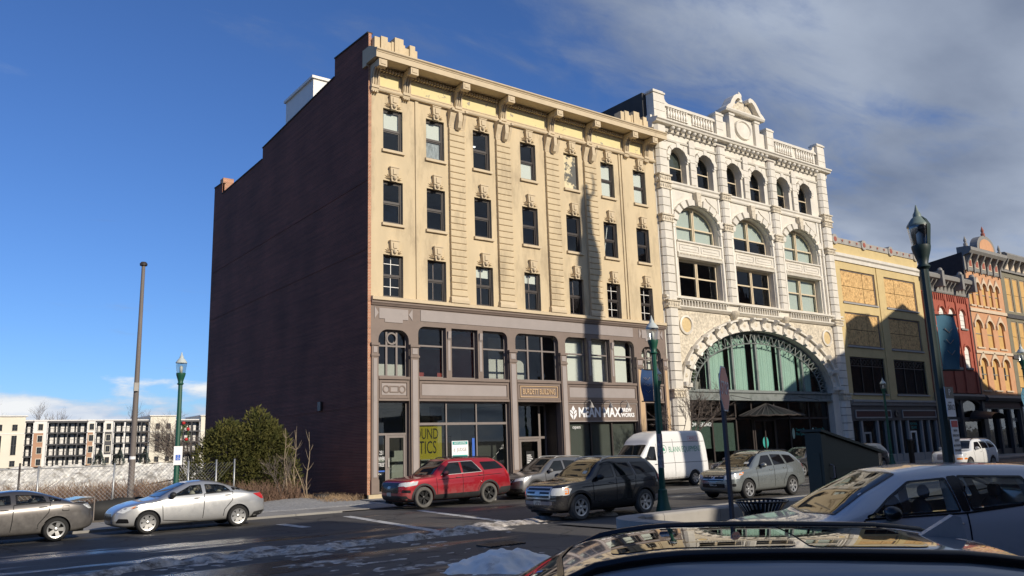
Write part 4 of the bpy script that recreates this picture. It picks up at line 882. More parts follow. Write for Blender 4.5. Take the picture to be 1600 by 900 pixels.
text('MEMORIAL\nSQUARE', .3, 'teal_print', sf3, (49.3, .12, 2.85), ex=.002, scale=(.8, 1))

# ================================================================== red brick building
mat('red_paint', (.36, .09, .055), .75, var=.12, vs=1.5, bump=.2, bs=30, col2=(.28, .06, .035), c2s=1.0, c2t=(.55, .7))
mat('grey_iron', (.24, .23, .21), .55, var=.12, vs=2)
B4 = thing('red_building', 'narrow red painted three-storey building with grey iron cornice and white-boarded arched windows', 'building', (53.1, 0, 0))
X0, X1 = 53.12, 61.86
rw = [(55.9, 56.95), (57.7, 58.75), (59.75, 60.8)]; rz = [(11.5, 13.25), (7.9, 9.9)]
mb = MB(); holes(mb, X0, X1, 5.6, 15.0, [(a, b, c, d) for a, b in rw+[(53.9, 54.95)] for c, d in rz], 0, .35)
for a, b in rw+[(53.9, 54.95)]:
    for c, d in rz: arch_fill(mb, a, b, d-.45, .45, d, 0, .35, 10)
mb.build('wall', 'red_paint', B4)
mb = MB(); mb.box(X0+.01, X1-.01, .36, 18, 14.6, 14.8); mb.box(X0+.01, X1-.01, 2.5, 2.6, .2, 6); mb.box(X0+.01, X0+.1, .36, 18, 0, 14.6); mb.build('roof', 'roof_tar', B4)
for a, b in rw+[(53.9, 54.95)]:
    for c, d in rz:
        xc, hw = (a+b)/2, (b-a)/2
        m = MB(); m.prism([(a+.002, c)]+arc_pts(xc, d-.45, hw-.002, .448, 10)+[(b-.002, c)], .12, .16, 'y'); wn = m.build('window', 'white_paint', B4, fix=True)
        m = MB(); m.box(a-.12, b+.12, -.12, .1, c-.16, c); m.build('sill', 'grey_iron', wn)
        m = MB(); arch_band(m, xc, d-.45, hw+.05, .5, hw+.2, .68, -.08, 0, 10); m.build('hood', 'red_paint', wn)
        for k in range(3): m = MB(); m.box(a+.04, b-.04, .10, .118, c+.3+k*.45, c+.33+k*.45); m.build('board_joint', 'grey_trim', wn)
for x in (53.3, 57.3, 59.25, 61.5): mb = MB(); mb.box(x-.16, x+.16, -.10, 0, 5.7, 14.4); mb.build('pilaster', 'red_paint', B4)
m = MB(); m.prism([(0, 13.85), (.0, 14.45), (.16, 14.45), (.16, 14.0), (.08, 13.85)], -.09, 0, 'y'); CB = m.mesh('corbel', 'red_paint')
for k in range(22): part('corbel', CB, B4, (X0+.3+k*.39, 0, 0))
mb = MB(); mold(mb, [(0, 14.5), (-.08, 14.5), (-.12, 14.6), (-.12, 15.3), (-.45, 15.45), (-.75, 15.6), (-.8, 15.9), (-.6, 16.08), (.4, 16.1), (.4, 14.5)], X0, X1+.2); cn = mb.build('cornice', 'grey_iron', B4)
for k in range(12): x = X0+.5+k*.7; m = MB(); m.prism([(-.12, 14.72), (-.12, 15.38), (-.62, 15.5), (-.5, 15.3), (-.24, 15.0)], x-.09, x+.09, 'x'); m.build('bracket', 'grey_iron', cn, fix=True)
for x in (55.6, 59.3, 61.7): m = MB(); m.box(x-.2, x+.2, -.95, 0, 14.9, 16.3); m.ellipsoid((x, -.7, 16.35), (.24, .24, .25), 8, 6); m.build('cornice_block', 'grey_iron', cn)
mb = MB(); mold(mb, [(.35, 5.0), (-.35, 5.0), (-.45, 5.3), (-.3, 5.5), (.35, 5.59)], X0, X1); mb.box(X0, X0+.5, -.2, .3, .1, 5.0); mb.box(X1-.5, X1, -.2, .3, .1, 5); mb.box(57.2, 57.6, -.2, .3, .1, 5); mb.box(X0+.5, X1-.5, -.02, .3, 3.1, 3.5); sf4 = mb.build('shop_front', 'dark_shop', B4)
for a, b in ((53.62, 57.2), (57.6, 61.36)):
    m = MB(); arch_fill(m, a, b, 4.3, .68, 5.0, -.1, .2, 14); m.build('shop_arch', 'dark_shop', sf4)
    m = MB(); m.box(a, b, .14, .146, .3, 5); m.build('pane', 'glass_dark', sf4)
mb = MB(); n_ = 12; vs = []
for k in range(n_+1): t = math.pi*k/n_; vs += [(60.3-1.5*math.cos(t), -.1, 3.35+.75*math.sin(t)), (60.3-1.5*math.cos(t), -1.9, 3.25+.55*math.sin(t))]
mb.add(vs, [(2*k, 2*k+2, 2*k+3, 2*k+1) for k in range(n_)]); mb.build('awning', 'dark_frame', B4)

# ================================================================== salmon building with arched pediment
mat('salmon', (.56, .30, .16), .8, var=.12, vs=1.2, bump=.2, bs=25, col2=(.50, .25, .13), c2s=1.0, c2t=(.55, .7))
mat('pale_hood', (.62, .50, .36), .7, var=.1, vs=3)
mat('ply_orange', (.58, .36, .13), .85, var=.12, vs=2.5)
B5 = thing('salmon_building', 'salmon brick building with pointed window hoods, bracketed cornice and round-topped pediment', 'building', (61.9, 0, 0))
X0, X1 = 61.90, 69.70
r1 = [62.35+k*1.36 for k in range(5)]; r1 = [(x, x+.82) for x in r1]
r2 = [(62.55, 63.85), (64.95, 66.25), (67.3, 68.6)]
ops = [(a, b, 13.95, 16.15, .41) for a, b in r1]+[(a, b, 9.95, 12.5, .5) for a, b in r2]+[(a, b, 5.95, 8.9, .5) for a, b in r2]
mb = MB(); holes(mb, X0, X1, 5.5, 17.2, [o[:4] for o in ops], 0, .4)
for a, b, c, d, rs in ops: arch_fill(mb, a, b, d-rs, rs, d, 0, .4, 10)
mb.build('wall', 'salmon', B5)
mb = MB(); mb.box(X0+.02, X1-.02, .42, 18, 18.2, 18.4); mb.build('roof', 'roof_tar', B5); mb = MB(); mb.prism([(.0, 0), (18, 0), (18, 17.2), (8, 17.9), (.05, 18.9), (-.02, 18.9)], X0-.03, X0+.25, 'x'); mb.build('side_wall', mat('dark_brick', (.06, .045, .042), .9, var=.2, vs=3), B5)
for a, b, c, d, rs in ops:
    xc, hw = (a+b)/2, (b-a)/2
    m = MB(); m.prism([(a+.002, c)]+arc_pts(xc, d-rs, hw-.002, rs-.002, 10)+[(b-.002, c)], .14, .17, 'y'); wn = m.build('window', 'ply_orange', B5, fix=True)
    m = MB(); m.prism([(xc-hw-.26, d-rs-.2), (xc-hw-.06, d-rs-.2)]+arc_pts(xc, d-rs, hw+.06, rs+.06, 8)+[(xc+hw+.06, d-rs-.2), (xc+hw+.26, d-rs-.2), (xc+hw+.24, d-rs+.2), (xc+hw*.5, d+.30), (xc, d+.62), (xc-hw*.5, d+.30), (xc-hw-.24, d-rs+.2)], -.14, 0, 'y'); m.build('pointed_hood', 'pale_hood', wn, fix=True)
    m = MB(); m.box(a-.1, b+.1, -.12, .1, c-.14, c); m.build('sill', 'pale_hood', wn)
    m = MB(); m.box(a, b, .10, .138, (c+d)/2-.04, (c+d)/2+.04); m.build('board_joint', 'grey_iron', wn)
    if c < 6: m = MB(); m.box(xc-.25, xc+.1, .12, .138, c+1.0, c+2.2); m.build('gap', 'black_paint', wn)
mb = MB(); mb.box(X0, X1, -.14, 0, 13.3, 13.6); mb.box(X0, X1, -.14, 0, 9.35, 9.6); mb.build('string_course', 'pale_hood', B5)
mb = MB(); mold(mb, [(0, 17.2), (-.10, 17.2), (-.14, 17.3), (-.14, 18.6), (-.7, 18.75), (-.9, 19.0), (-.9, 19.3), (-.6, 19.42), (.4, 19.45), (.4, 17.2)], X0, X1); cn = mb.build('cornice', 'grey_iron', B5)
for k in range(6): x = X0+.45+k*1.38; m = MB(); m.prism([(-.14, 17.0), (-.14, 18.65), (-.8, 18.75), (-.62, 18.4), (-.3, 17.9), (-.25, 17.1)], x-.12, x+.12, 'x'); m.build('bracket', 'grey_iron', cn, fix=True)
for k in range(5): x = X0+1.14+k*1.38; m = MB(); m.box(x-.36, x+.36, -.18, -.14, 17.55, 18.35); q = m.build('panel', 'pale_hood', cn); m = MB(); m.box(x-.26, x+.26, -.2, -.18, 17.65, 18.25); m.build('panel_field', 'red_medal', cn)
mb = MB(); mb.prism([(64.3, 19.4), (68.2, 19.4)]+arc_pts(66.25, 19.6, 1.95, 1.35, 14, 0, math.pi), -.5, .2, 'y'); pd = mb.build('pediment', 'grey_iron', B5, fix=True)
mb = MB(); mb.prism([(64.75, 19.5), (67.75, 19.5)]+arc_pts(66.25, 19.6, 1.5, 1.0, 14, 0, math.pi), -.53, -.50, 'y'); mb.build('pediment_panel', 'salmon', pd, fix=True)
for x, z in ((66.25, 20.9), (62.2, 19.4), (69.4, 19.4)): m = MB(); m.lathe([(.0, z), (.2, z), (.2, z+.3), (.1, z+.4), (.16, z+.6), (.03, z+1.0), (0, z+1.05)], 8, (x, -.35, 0)); m.build('finial', 'red_medal' if x == 66.25 else 'grey_iron', B5, smooth=True, angle=40)
mb = MB(); mold(mb, [(.4, 4.9), (-.5, 4.9), (-.62, 5.2), (-.4, 5.45), (.4, 5.5)], X0, X1); mb.box(X0, X1, -.1, .4, 4.2, 4.9)
for x in (62.0, 64.5, 67.0, 69.3): mb.box(x, x+.3, -.15, .3, .1, 4.2)
mb.box(X0, X1, 0, .3, .1, .6); sf5 = mb.build('shop_front', 'dark_shop', B5)
m = MB(); m.box(X0+.1, X1-.1, -.16, -.1, 4.35, 4.75); m.build('sign_panel', 'maroon', sf5)
for a, b in ((62.3, 64.5), (64.8, 67.0), (67.3, 69.3)): m = MB(); m.box(a, b, .14, .146, .6, 4.2); m.build('pane', 'glass_dark', sf5)
text('ANNIE', .5, 'grey_trim', sf5, (68.3, .1, 3.2), ex=.002)

# ================================================================== last building at the right edge
mat('olive_iron', (.20, .18, .12), .6, var=.12, vs=2)
B6 = thing('olive_building', 'olive and ochre building with plywood-boarded tall windows at the right edge', 'building', (69.8, 0, 0))
X0, X1 = 69.75, 82.0
lw = [(70.6+k*1.75, 71.95+k*1.75) for k in range(6)]; lz = [(13.9, 17.4), (9.8, 12.9), (5.9, 8.9)]
mb = MB(); holes(mb, X0, X1, 5.4, 17.9, [(a, b, c, d) for a, b in lw for c, d in lz], 0, .4); mb.build('wall', 'olive_iron', B6)
mb = MB(); mb.box(X0+.02, X1, .42, 18, 18, 18.3); mb.box(X1-.2, X1, .42, 18, 0, 18); mb.build('roof', 'roof_tar', B6)
for a, b in lw:
    for c, d in lz:
        m = MB(); frame(m, a+.001, b-.001, c+.001, d-.001, .08, .08, .2); wn = m.build('window', 'pale_hood', B6)
        for e, f in ((c+.09, (c+d)/2-.02), ((c+d)/2+.02, d-.09)): m = MB(); m.box(a+.09, b-.09, .12, .15, e, f); m.build('plywood_board', 'ply_orange', wn)
mb = MB(); mold(mb, [(0, 17.9), (-.2, 17.9), (-.2, 18.9), (-.8, 19.1), (-.95, 19.5), (-.7, 19.75), (.4, 19.8), (.4, 17.9)], X0, X1); cn = mb.build('cornice', 'grey_iron', B6)
for k in range(9): x = X0+.5+k*1.4; m = MB(); m.prism([(-.2, 18.0), (-.2, 18.95), (-.85, 19.1), (-.6, 18.6)], x-.12, x+.12, 'x'); m.build('bracket', 'grey_iron', cn, fix=True)
for k in range(8): x = X0+1.2+k*1.4; m = MB(); m.box(x-.4, x+.4, -.24, -.2, 18.15, 18.8); m.build('panel', 'pale_hood', cn)
mb = MB(); mb.box(X0, X1, -.14, 0, 13.2, 13.6); mb.box(X0, X1, -.14, 0, 9.1, 9.5); mb.box(X0, X1, -.3, .3, 4.5, 5.4); mb.box(X0, X1, .0, .3, .1, .6)
for k in range(6): mb.box(X0+k*2.4, X0+k*2.4+.3, -.15, .3, .6, 4.5)
mb.build('shop_front', 'dark_shop', B6); mb = MB(); mb.box(X0, X1, .18, .186, .6, 4.5); mb.build('shop_glass', 'glass_dark', B6)
# ------------------------------------------------------------------ ground, road, pavements
def asphalt_mat():
    m = bpy.data.materials.new('asphalt'); m.use_nodes = True; MT['asphalt'] = m; t = m.node_tree; b = t.nodes['Principled BSDF']; lk = t.links
    geo = t.nodes.new('ShaderNodeNewGeometry')
    def noise(s, d, loc=(0, 0, 0), sc=(1, 1, 1), rough=.6):
        mp_ = t.nodes.new('ShaderNodeMapping'); mp_.inputs['Location'].default_value = loc; mp_.inputs['Scale'].default_value = sc; lk.new(geo.outputs['Position'], mp_.inputs[0])
        n = t.nodes.new('ShaderNodeTexNoise'); n.inputs['Scale'].default_value = s; n.inputs['Detail'].default_value = d; n.inputs['Roughness'].default_value = rough; lk.new(mp_.outputs[0], n.inputs['Vector']); return n.outputs[0]
    def ramp(v, a, b_, lo, hi):
        r = t.nodes.new('ShaderNodeMapRange'); r.inputs[1].default_value = a; r.inputs[2].default_value = b_; r.inputs[3].default_value = lo; r.inputs[4].default_value = hi; lk.new(v, r.inputs[0]); return r.outputs[0]
    def mixc(f, c1, c2):
        x = t.nodes.new('ShaderNodeMix'); x.data_type = 'RGBA'; lk.new(f, x.inputs[0])
        for i, c in ((6, c1), (7, c2)):
            if isinstance(c, tuple): x.inputs[i].default_value = (*c, 1)
            else: lk.new(c, x.inputs[i])
        return x.outputs[2]
    crk = None
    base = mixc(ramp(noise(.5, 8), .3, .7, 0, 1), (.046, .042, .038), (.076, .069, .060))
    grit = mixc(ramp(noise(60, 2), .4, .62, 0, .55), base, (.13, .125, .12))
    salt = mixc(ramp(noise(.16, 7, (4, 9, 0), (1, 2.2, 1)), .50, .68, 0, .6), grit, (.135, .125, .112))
    vo = t.nodes.new('ShaderNodeTexVoronoi'); vo.feature = 'DISTANCE_TO_EDGE'; vo.inputs['Scale'].default_value = .42
    nm_ = t.nodes.new('ShaderNodeTexNoise'); nm_.inputs['Scale'].default_value = 1.2; nm_.inputs['Detail'].default_value = 5; lk.new(geo.outputs['Position'], nm_.inputs['Vector'])
    va = t.nodes.new('ShaderNodeVectorMath'); va.operation = 'MULTIPLY_ADD'; lk.new(nm_.outputs['Color'], va.inputs[0]); va.inputs[1].default_value = (1.6, 1.6, 0); lk.new(geo.outputs['Position'], va.inputs[2]); lk.new(va.outputs[0], vo.inputs['Vector'])
    salt = mixc(ramp(vo.outputs['Distance'], .006, .022, .75, 0), salt, (.016, .016, .016))
    lk.new(salt, b.inputs['Base Color'])
    sx_ = t.nodes.new('ShaderNodeSeparateXYZ'); lk.new(geo.outputs['Position'], sx_.inputs[0])
    mel = t.nodes.new('ShaderNodeMath'); mel.operation = 'MULTIPLY'; lk.new(ramp(sx_.outputs[0], -6.5, -11, 0, 1), mel.inputs[0]); lk.new(ramp(sx_.outputs[1], -9.5, -12, 0, .10), mel.inputs[1])
    wn = t.nodes.new('ShaderNodeMath'); wn.operation = 'ADD'; lk.new(noise(.22, 5, (1.5, 3.2, 0), (.55, 2.3, 1)), wn.inputs[0]); lk.new(mel.outputs[0], wn.inputs[1])
    wet = ramp(wn.outputs[0], .56, .64, 0, 1)
    _old = ramp(noise(.22, 5, (1.5, 3.2, 0), (.55, 2.3, 1)), .56, .64, 0, 1)
    rg = t.nodes.new('ShaderNodeMapRange'); rg.inputs[3].default_value = .78; rg.inputs[4].default_value = .26; lk.new(wet, rg.inputs[0]); lk.new(rg.outputs[0], b.inputs['Roughness'])
    bp = t.nodes.new('ShaderNodeBump'); bp.inputs['Strength'].default_value = .35; bp.inputs['Distance'].default_value = .01; lk.new(noise(45, 5), bp.inputs['Height']); lk.new(bp.outputs[0], b.inputs['Normal'])
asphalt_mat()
mat('sidewalk', (.30, .285, .26), .9, var=.14, vs=.9, bump=.3, bs=30, col2=(.16, .15, .14), c2s=.6, c2t=(.54, .7))
mat('kerb', (.28, .27, .25), .85, var=.15, vs=2, bump=.3, bs=20)
mat('soil', (.14, .115, .085), .95, var=.3, vs=1.2, bump=.6, bs=9, col2=(.22, .18, .12), c2s=.8)
mat('gravel', (.34, .335, .32), .95, var=.35, vs=9, bump=.9, bs=28)
mat('road_paint', (.55, .55, .53), .7, var=.1, vs=3, col2=(.10, .10, .10), c2s=3.2, c2t=(.52, .64))
mat('far_ground', (.16, .15, .12), .95, var=.2, vs=.05)
def sheet(mb, x0, x1, y0, y1, dz, nx=1, ny=1):
    o = len(mb.v); ys = sorted({y0, y1, *([0.0] if y0 < 0 < y1 else []), *[y0+(y1-y0)*k/ny for k in range(ny+1)]})
    for y in ys:
        for x in (x0, x1): mb.v.append((x, y, gz(y)+dz))
    for k in range(len(ys)-1): mb.f.append((o+2*k, o+2*k+1, o+2*k+3, o+2*k+2))
# one big sheet to the horizon, dropping to the river behind
mb = MB(); prof = [(-3000, 24.0-.02), (0, -.14), (34, -.14), (40, -3), (44, -8), (3500, -8)]
prof = [(-3000, -.14+.008*3000)]+prof[1:]
for (ya, za), (yb, zb) in zip(prof, prof[1:]): mb.quad((-3000, ya, za), (3000, ya, za), (3000, yb, zb), (-3000, yb, zb))
tag(mb.build('ground', 'far_ground'), kind='structure')
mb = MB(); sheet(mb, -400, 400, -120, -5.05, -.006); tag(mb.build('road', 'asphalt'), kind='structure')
# far pavement in front of the buildings, flag by flag
mb = MB(); sheet(mb, -.4, 400, -5.0, .45, .10); pv = tag(mb.build('pavement', 'mortar'), kind='structure')
m = MB(); m.box(.008, 1.49, .008, 1.60, .0, .024); FLAG = m.mesh('paving_slab', 'sidewalk')
for i in range(44):
    for j in range(3):
        y = -4.85+j*1.61
        part('paving_slab', FLAG, pv, (-.4+i*1.5, y, gz(y+.8)+.10))
mb = MB(); sheet(mb, -400, -.4, -5.0, -1.2, .02); pv2 = tag(mb.build('pavement_left', 'mortar'), kind='structure')
m = MB(); m.box(.008, 1.49, .008, 1.8, .0, .022); FLAG2 = m.mesh('paving_slab', 'sidewalk')
for i in range(16):
    for j in range(2):
        y = -4.85+j*1.82; part('paving_slab', FLAG2, pv2, (-24.6+i*1.5, y, gz(y+.9)+.022))
for x in range(-14, 45):
    if -5 < x*1.8 < -1.0: continue
    mb = MB(); a = x*1.8; mb.box(a+.008, a+1.792, -5.17, -4.87, -.1, .135 if a > -1 else .11); k_ = mb.build('kerb_stone', 'kerb', pv if a > -1 else pv2)
# gravel and soil of the empty lot
mb = MB(); o = 0
rr = random.Random(5)
def bumpy(name, m_, x0, x1, y0, y1, nx, ny, z0, amp, kind='structure', edge=True, fn=None):
    mb = MB(); rnd = random.Random(hash(name) % 1000 if False else len(name)*17)
    for j in range(ny+1):
        for i in range(nx+1):
            x, y = x0+(x1-x0)*i/nx, y0+(y1-y0)*j/ny
            e = (min(i, nx-i, j, ny-j) > 0)
            mb.v.append((x, y, gz(y)+z0+(rnd.uniform(0, amp) if e else -.03)+(fn(x, y) if fn and e else 0)))
    for j in range(ny):
        for i in range(nx): a = j*(nx+1)+i; mb.f.append((a, a+1, a+nx+2, a+nx+1))
    return mb.build(name, m_, None, smooth=True)
tag(bumpy('empty_lot', 'soil', -60, -.05, -1.3, 33, 90, 50, .0, .06, fn=lambda x, y: .10*math.sin(x*.7)*math.sin(y*.5)+(.55*math.exp(-((x+10.2)**2/5+(y-2.6)**2/1.2)) if y > -.5 else 0)), kind='structure')
tag(bumpy('gravel_patch', 'gravel', -6.6, -.05, -2.6, 6.5, 60, 60, .055, .03, fn=lambda x, y: .16*math.exp(-((x+2.4)**2/4+(y-2)**2/5))), kind='structure')
# lines painted on the road
def stripe(name, pts, w, label):
    mb = MB(); pl = [Vector((p[0], p[1])) for p in pts]; L_ = []
    for i, p in enumerate(pl):
        d = (pl[min(i+1, len(pl)-1)]-pl[max(i-1, 0)]).normalized(); n_ = Vector((-d.y, d.x))*w/2
        L_.append((p+n_, p-n_))
    for (a, b), (c, d) in zip(L_, L_[1:]): mb.quad(*[(q.x, q.y, gz(q.y)+.0015) for q in (a, b, d, c)])
    o = mb.build(name, 'road_paint'); tag(o, kind='structure'); return o
stripe('road_marking', [(-7.15, -8.2), (-7.1, -10.2)], .32, '')
stripe('road_marking', [(-4.4, -7.2), (-4.9, -11), (-5.5, -15.2)], .30, '')
stripe('road_marking', [(-1.6, -7.4), (-2.2, -11), (-2.9, -15.3)], .30, '')
stripe('road_marking', [(3, -10.9), (45, -10.9)], .14, '')
stripe('road_marking', [(7, -7.6), (45, -7.6)], .12, '')
# river and far bank
mat('river_water', (.05, .07, .09), .08)
mb = MB(); mb.quad((-600, 44, -7.4), (900, 44, -7.4), (900, 196, -7.4), (-600, 196, -7.4)); tag(mb.build('river', 'river_water'), kind='structure')
mat('rip_rap', (.62, .60, .55), .95, var=.45, vs=.6, bump=.8, bs=2.0, col2=(.25, .23, .20), c2s=.5, c2t=(.5, .62))
mb = MB(); nx, ny = 170, 14; rr = random.Random(11)
for j in range(ny+1):
    for i in range(nx+1): mb.v.append((-70+i*1.1+rr.uniform(-.4, .4), 186+j*.72+rr.uniform(-.3, .3), -7.6+j*.60+rr.uniform(-.35, .35)))
for j in range(ny):
    for i in range(nx): a = j*(nx+1)+i; mb.f.append((a, a+1, a+nx+2, a+nx+1))
tag(mb.build('stone_bank', 'rip_rap'), 'pale rough stone embankment along the far side of the river', 'embankment', kind='structure')
mb = MB(); mb.quad((-400, 196, .75), (500, 196, .75), (500, 900, 1.0), (-400, 900, 1.0)); tag(mb.build('far_terrace', 'far_ground'), kind='structure')
# low blue hill far beyond
mat('far_hill', (.10, .13, .19), 1.0, var=.15, vs=.01)
mb = MB(); vs = []; n_ = 60
for k in range(n_+1):
    x = -1500+k*80; h = 62+26*math.sin(k*.21)+14*math.sin(k*.53+1); vs += [(x, 2400, -5), (x, 2700, max(8, h)), (x, 3200, max(8, h)*.9)]
mb.add(vs, [(3*k, 3*k+3, 3*k+4, 3*k+1) for k in range(n_)]+[(3*k+1, 3*k+4, 3*k+5, 3*k+2) for k in range(n_)]); tag(mb.build('hills', 'far_hill', smooth=True), kind='structure')
# ================================================================== vehicles (local axes: nose towards -x, near side -y, origin on the ground)
mat('tyre', (.018, .018, .018), .85, var=.15, vs=20)
mat('tyre_dusty', (.11, .105, .095), .9, var=.2, vs=8)
mat('rim_silver', (.55, .55, .54), .3, metal=.8)
mat('rim_black', (.02, .02, .02), .35)
mat('well_black', (.008, .008, .008), .9)
mat('plastic_black', (.022, .022, .023), .6, var=.15, vs=6)
mat('trim_black', (.01, .01, .011), .25)
mat('chrome', (.60, .58, .55), .28, metal=.75)
mat('lamp_red', (.45, .012, .012), .2, coat=1.0)
mat('lamp_amber', (.75, .22, .02), .2, coat=1.0)
mat('lamp_clear', (.55, .57, .58), .12, coat=1.0)
mat('plate', (.62, .60, .50), .5)
mat('seat_cloth', (.10, .10, .105), .9)
mat('seat_beige', (.40, .37, .30), .9)
mat('car_glass', (.010, .012, .013), .03, spec=.7)
mat('tint_glass', (.006, .006, .007), .04, spec=.6)
glass_mat('clear_auto', (.80, .85, .84), base=.05)
def interp(pts, x):
    if x <= pts[0][0]: return pts[0][1]
    for (a, b), (c, d) in zip(pts, pts[1:]):
        if x <= c: return b+(d-b)*(x-a)/(c-a) if c > a else d
    return pts[-1][1]
def eval_mesh(ob):
    dg = bpy.context.evaluated_depsgraph_get(); me = bpy.data.meshes.new_from_object(ob.evaluated_get(dg)); return me
def body_mesh(S, lv=2):
    L_, Wd = S['L'], S['W']/2
    xs = sorted({0.0, L_, *[p[0] for p in S['top']], *[L_*k/14 for k in range(15)], *S.get('xtra', [])})
    xs2 = [xs[0]]
    for x in xs[1:]:
        if x-xs2[-1] > .05: xs2.append(x)
    xs2[-1] = L_
    rings = []
    for x in xs2:
        zt = interp(S['top'], x); zb = interp(S['bot'], x); bl = min(interp(S['belt'], x), zt-.05); w = Wd*interp(S['plan'], x)
        g = max(0, min(1, (zt-bl-.06)/.42)); wr = interp(S['roofw'], x)*Wd; wt = w*.84*(1-g)+wr*g
        gm = bl+(zt-bl)*.5
        tw = w*.945*(1-g)+((w*.945)*.52+wr*.5)*g
        half = [(0, zb), (w*.55, zb), (w*.90, zb+.02), (w*.985, zb+.14), (w, zb+(bl-zb)*.5), (w*.99, bl-.13), (w*.965, bl-.015), (tw, gm), (wt*1.0, zt-.075*(.4+.6*g)), (wt*.88, zt-.022*(.5+.5*g)), (wt*.5, zt-.004), (0, zt)]
        rings.append([(x-L_/2, -y, z) for y, z in half]+[(x-L_/2, y, z) for y, z in half[-2:0:-1]])
    n = len(rings[0]); vs = [p for r in rings for p in r]; fs = []
    for i in range(len(rings)-1):
        for k in range(n): fs.append((i*n+k, i*n+(k+1) % n, (i+1)*n+(k+1) % n, (i+1)*n+k))
    fs.append(tuple(range(n-1, -1, -1))); fs.append(tuple((len(rings)-1)*n+k for k in range(n)))
    me = bpy.data.meshes.new('body'); me.from_pydata(vs, [], fs)
    bm = bmesh.new(); bm.from_mesh(me); bmesh.ops.recalc_face_normals(bm, faces=bm.faces); bm.to_mesh(me); bm.free()
    ob = bpy.data.objects.new('tmp', me); COL.objects.link(ob)
    md = ob.modifiers.new('s', 'SUBSURF'); md.levels = lv; md.render_levels = lv
    m2 = eval_mesh(ob); bpy.data.objects.remove(ob)
    return m2
def boolean(me, cutters):
    ob = bpy.data.objects.new('tmp', me); COL.objects.link(ob); cs = []
    for c in cutters:
        m = c.mesh('cut'); bm = bmesh.new(); bm.from_mesh(m); bmesh.ops.remove_doubles(bm, verts=bm.verts, dist=1e-5); bmesh.ops.recalc_face_normals(bm, faces=bm.faces); bm.to_mesh(m); bm.free()
        co = bpy.data.objects.new('cut', m); COL.objects.link(co); cs.append(co)
        md = ob.modifiers.new('b', 'BOOLEAN'); md.operation = 'DIFFERENCE'; md.object = co; md.solver = 'EXACT'
    r = eval_mesh(ob); bpy.data.objects.remove(ob)
    for c in cs: bpy.data.objects.remove(c)
    return r
def dens(poly, st):
    o = []
    for (a, b), (c, d) in zip(poly, poly[1:]+poly[:1]):
        n = max(1, int(math.hypot(c-a, d-b)/st))
        for k in range(n): o.append((a+(c-a)*k/n, b+(d-b)*k/n))
    return o
def inside(p, poly):
    r = False; j = len(poly)-1
    for i in range(len(poly)):
        (xi, zi), (xj, zj) = poly[i], poly[j]
        if (zi > p[1]) != (zj > p[1]) and p[0] < (xj-xi)*(p[1]-zi)/(zj-zi)+xi: r = not r
        j = i
    return r
def smooth_poly(poly, r=.04, n=3):
    """round the corners of a polygon"""
    o = []; m = len(poly)
    for i in range(m):
        p = Vector(poly[i]); a = Vector(poly[i-1])-p; b = Vector(poly[(i+1) % m])-p
        k = min(r, a.length*.4, b.length*.4); A = p+a.normalized()*k; B = p+b.normalized()*k
        for t in range(n+1): u = t/n; o.append(tuple(A*(1-u)**2+p*2*u*(1-u)+B*u*u))
    return o
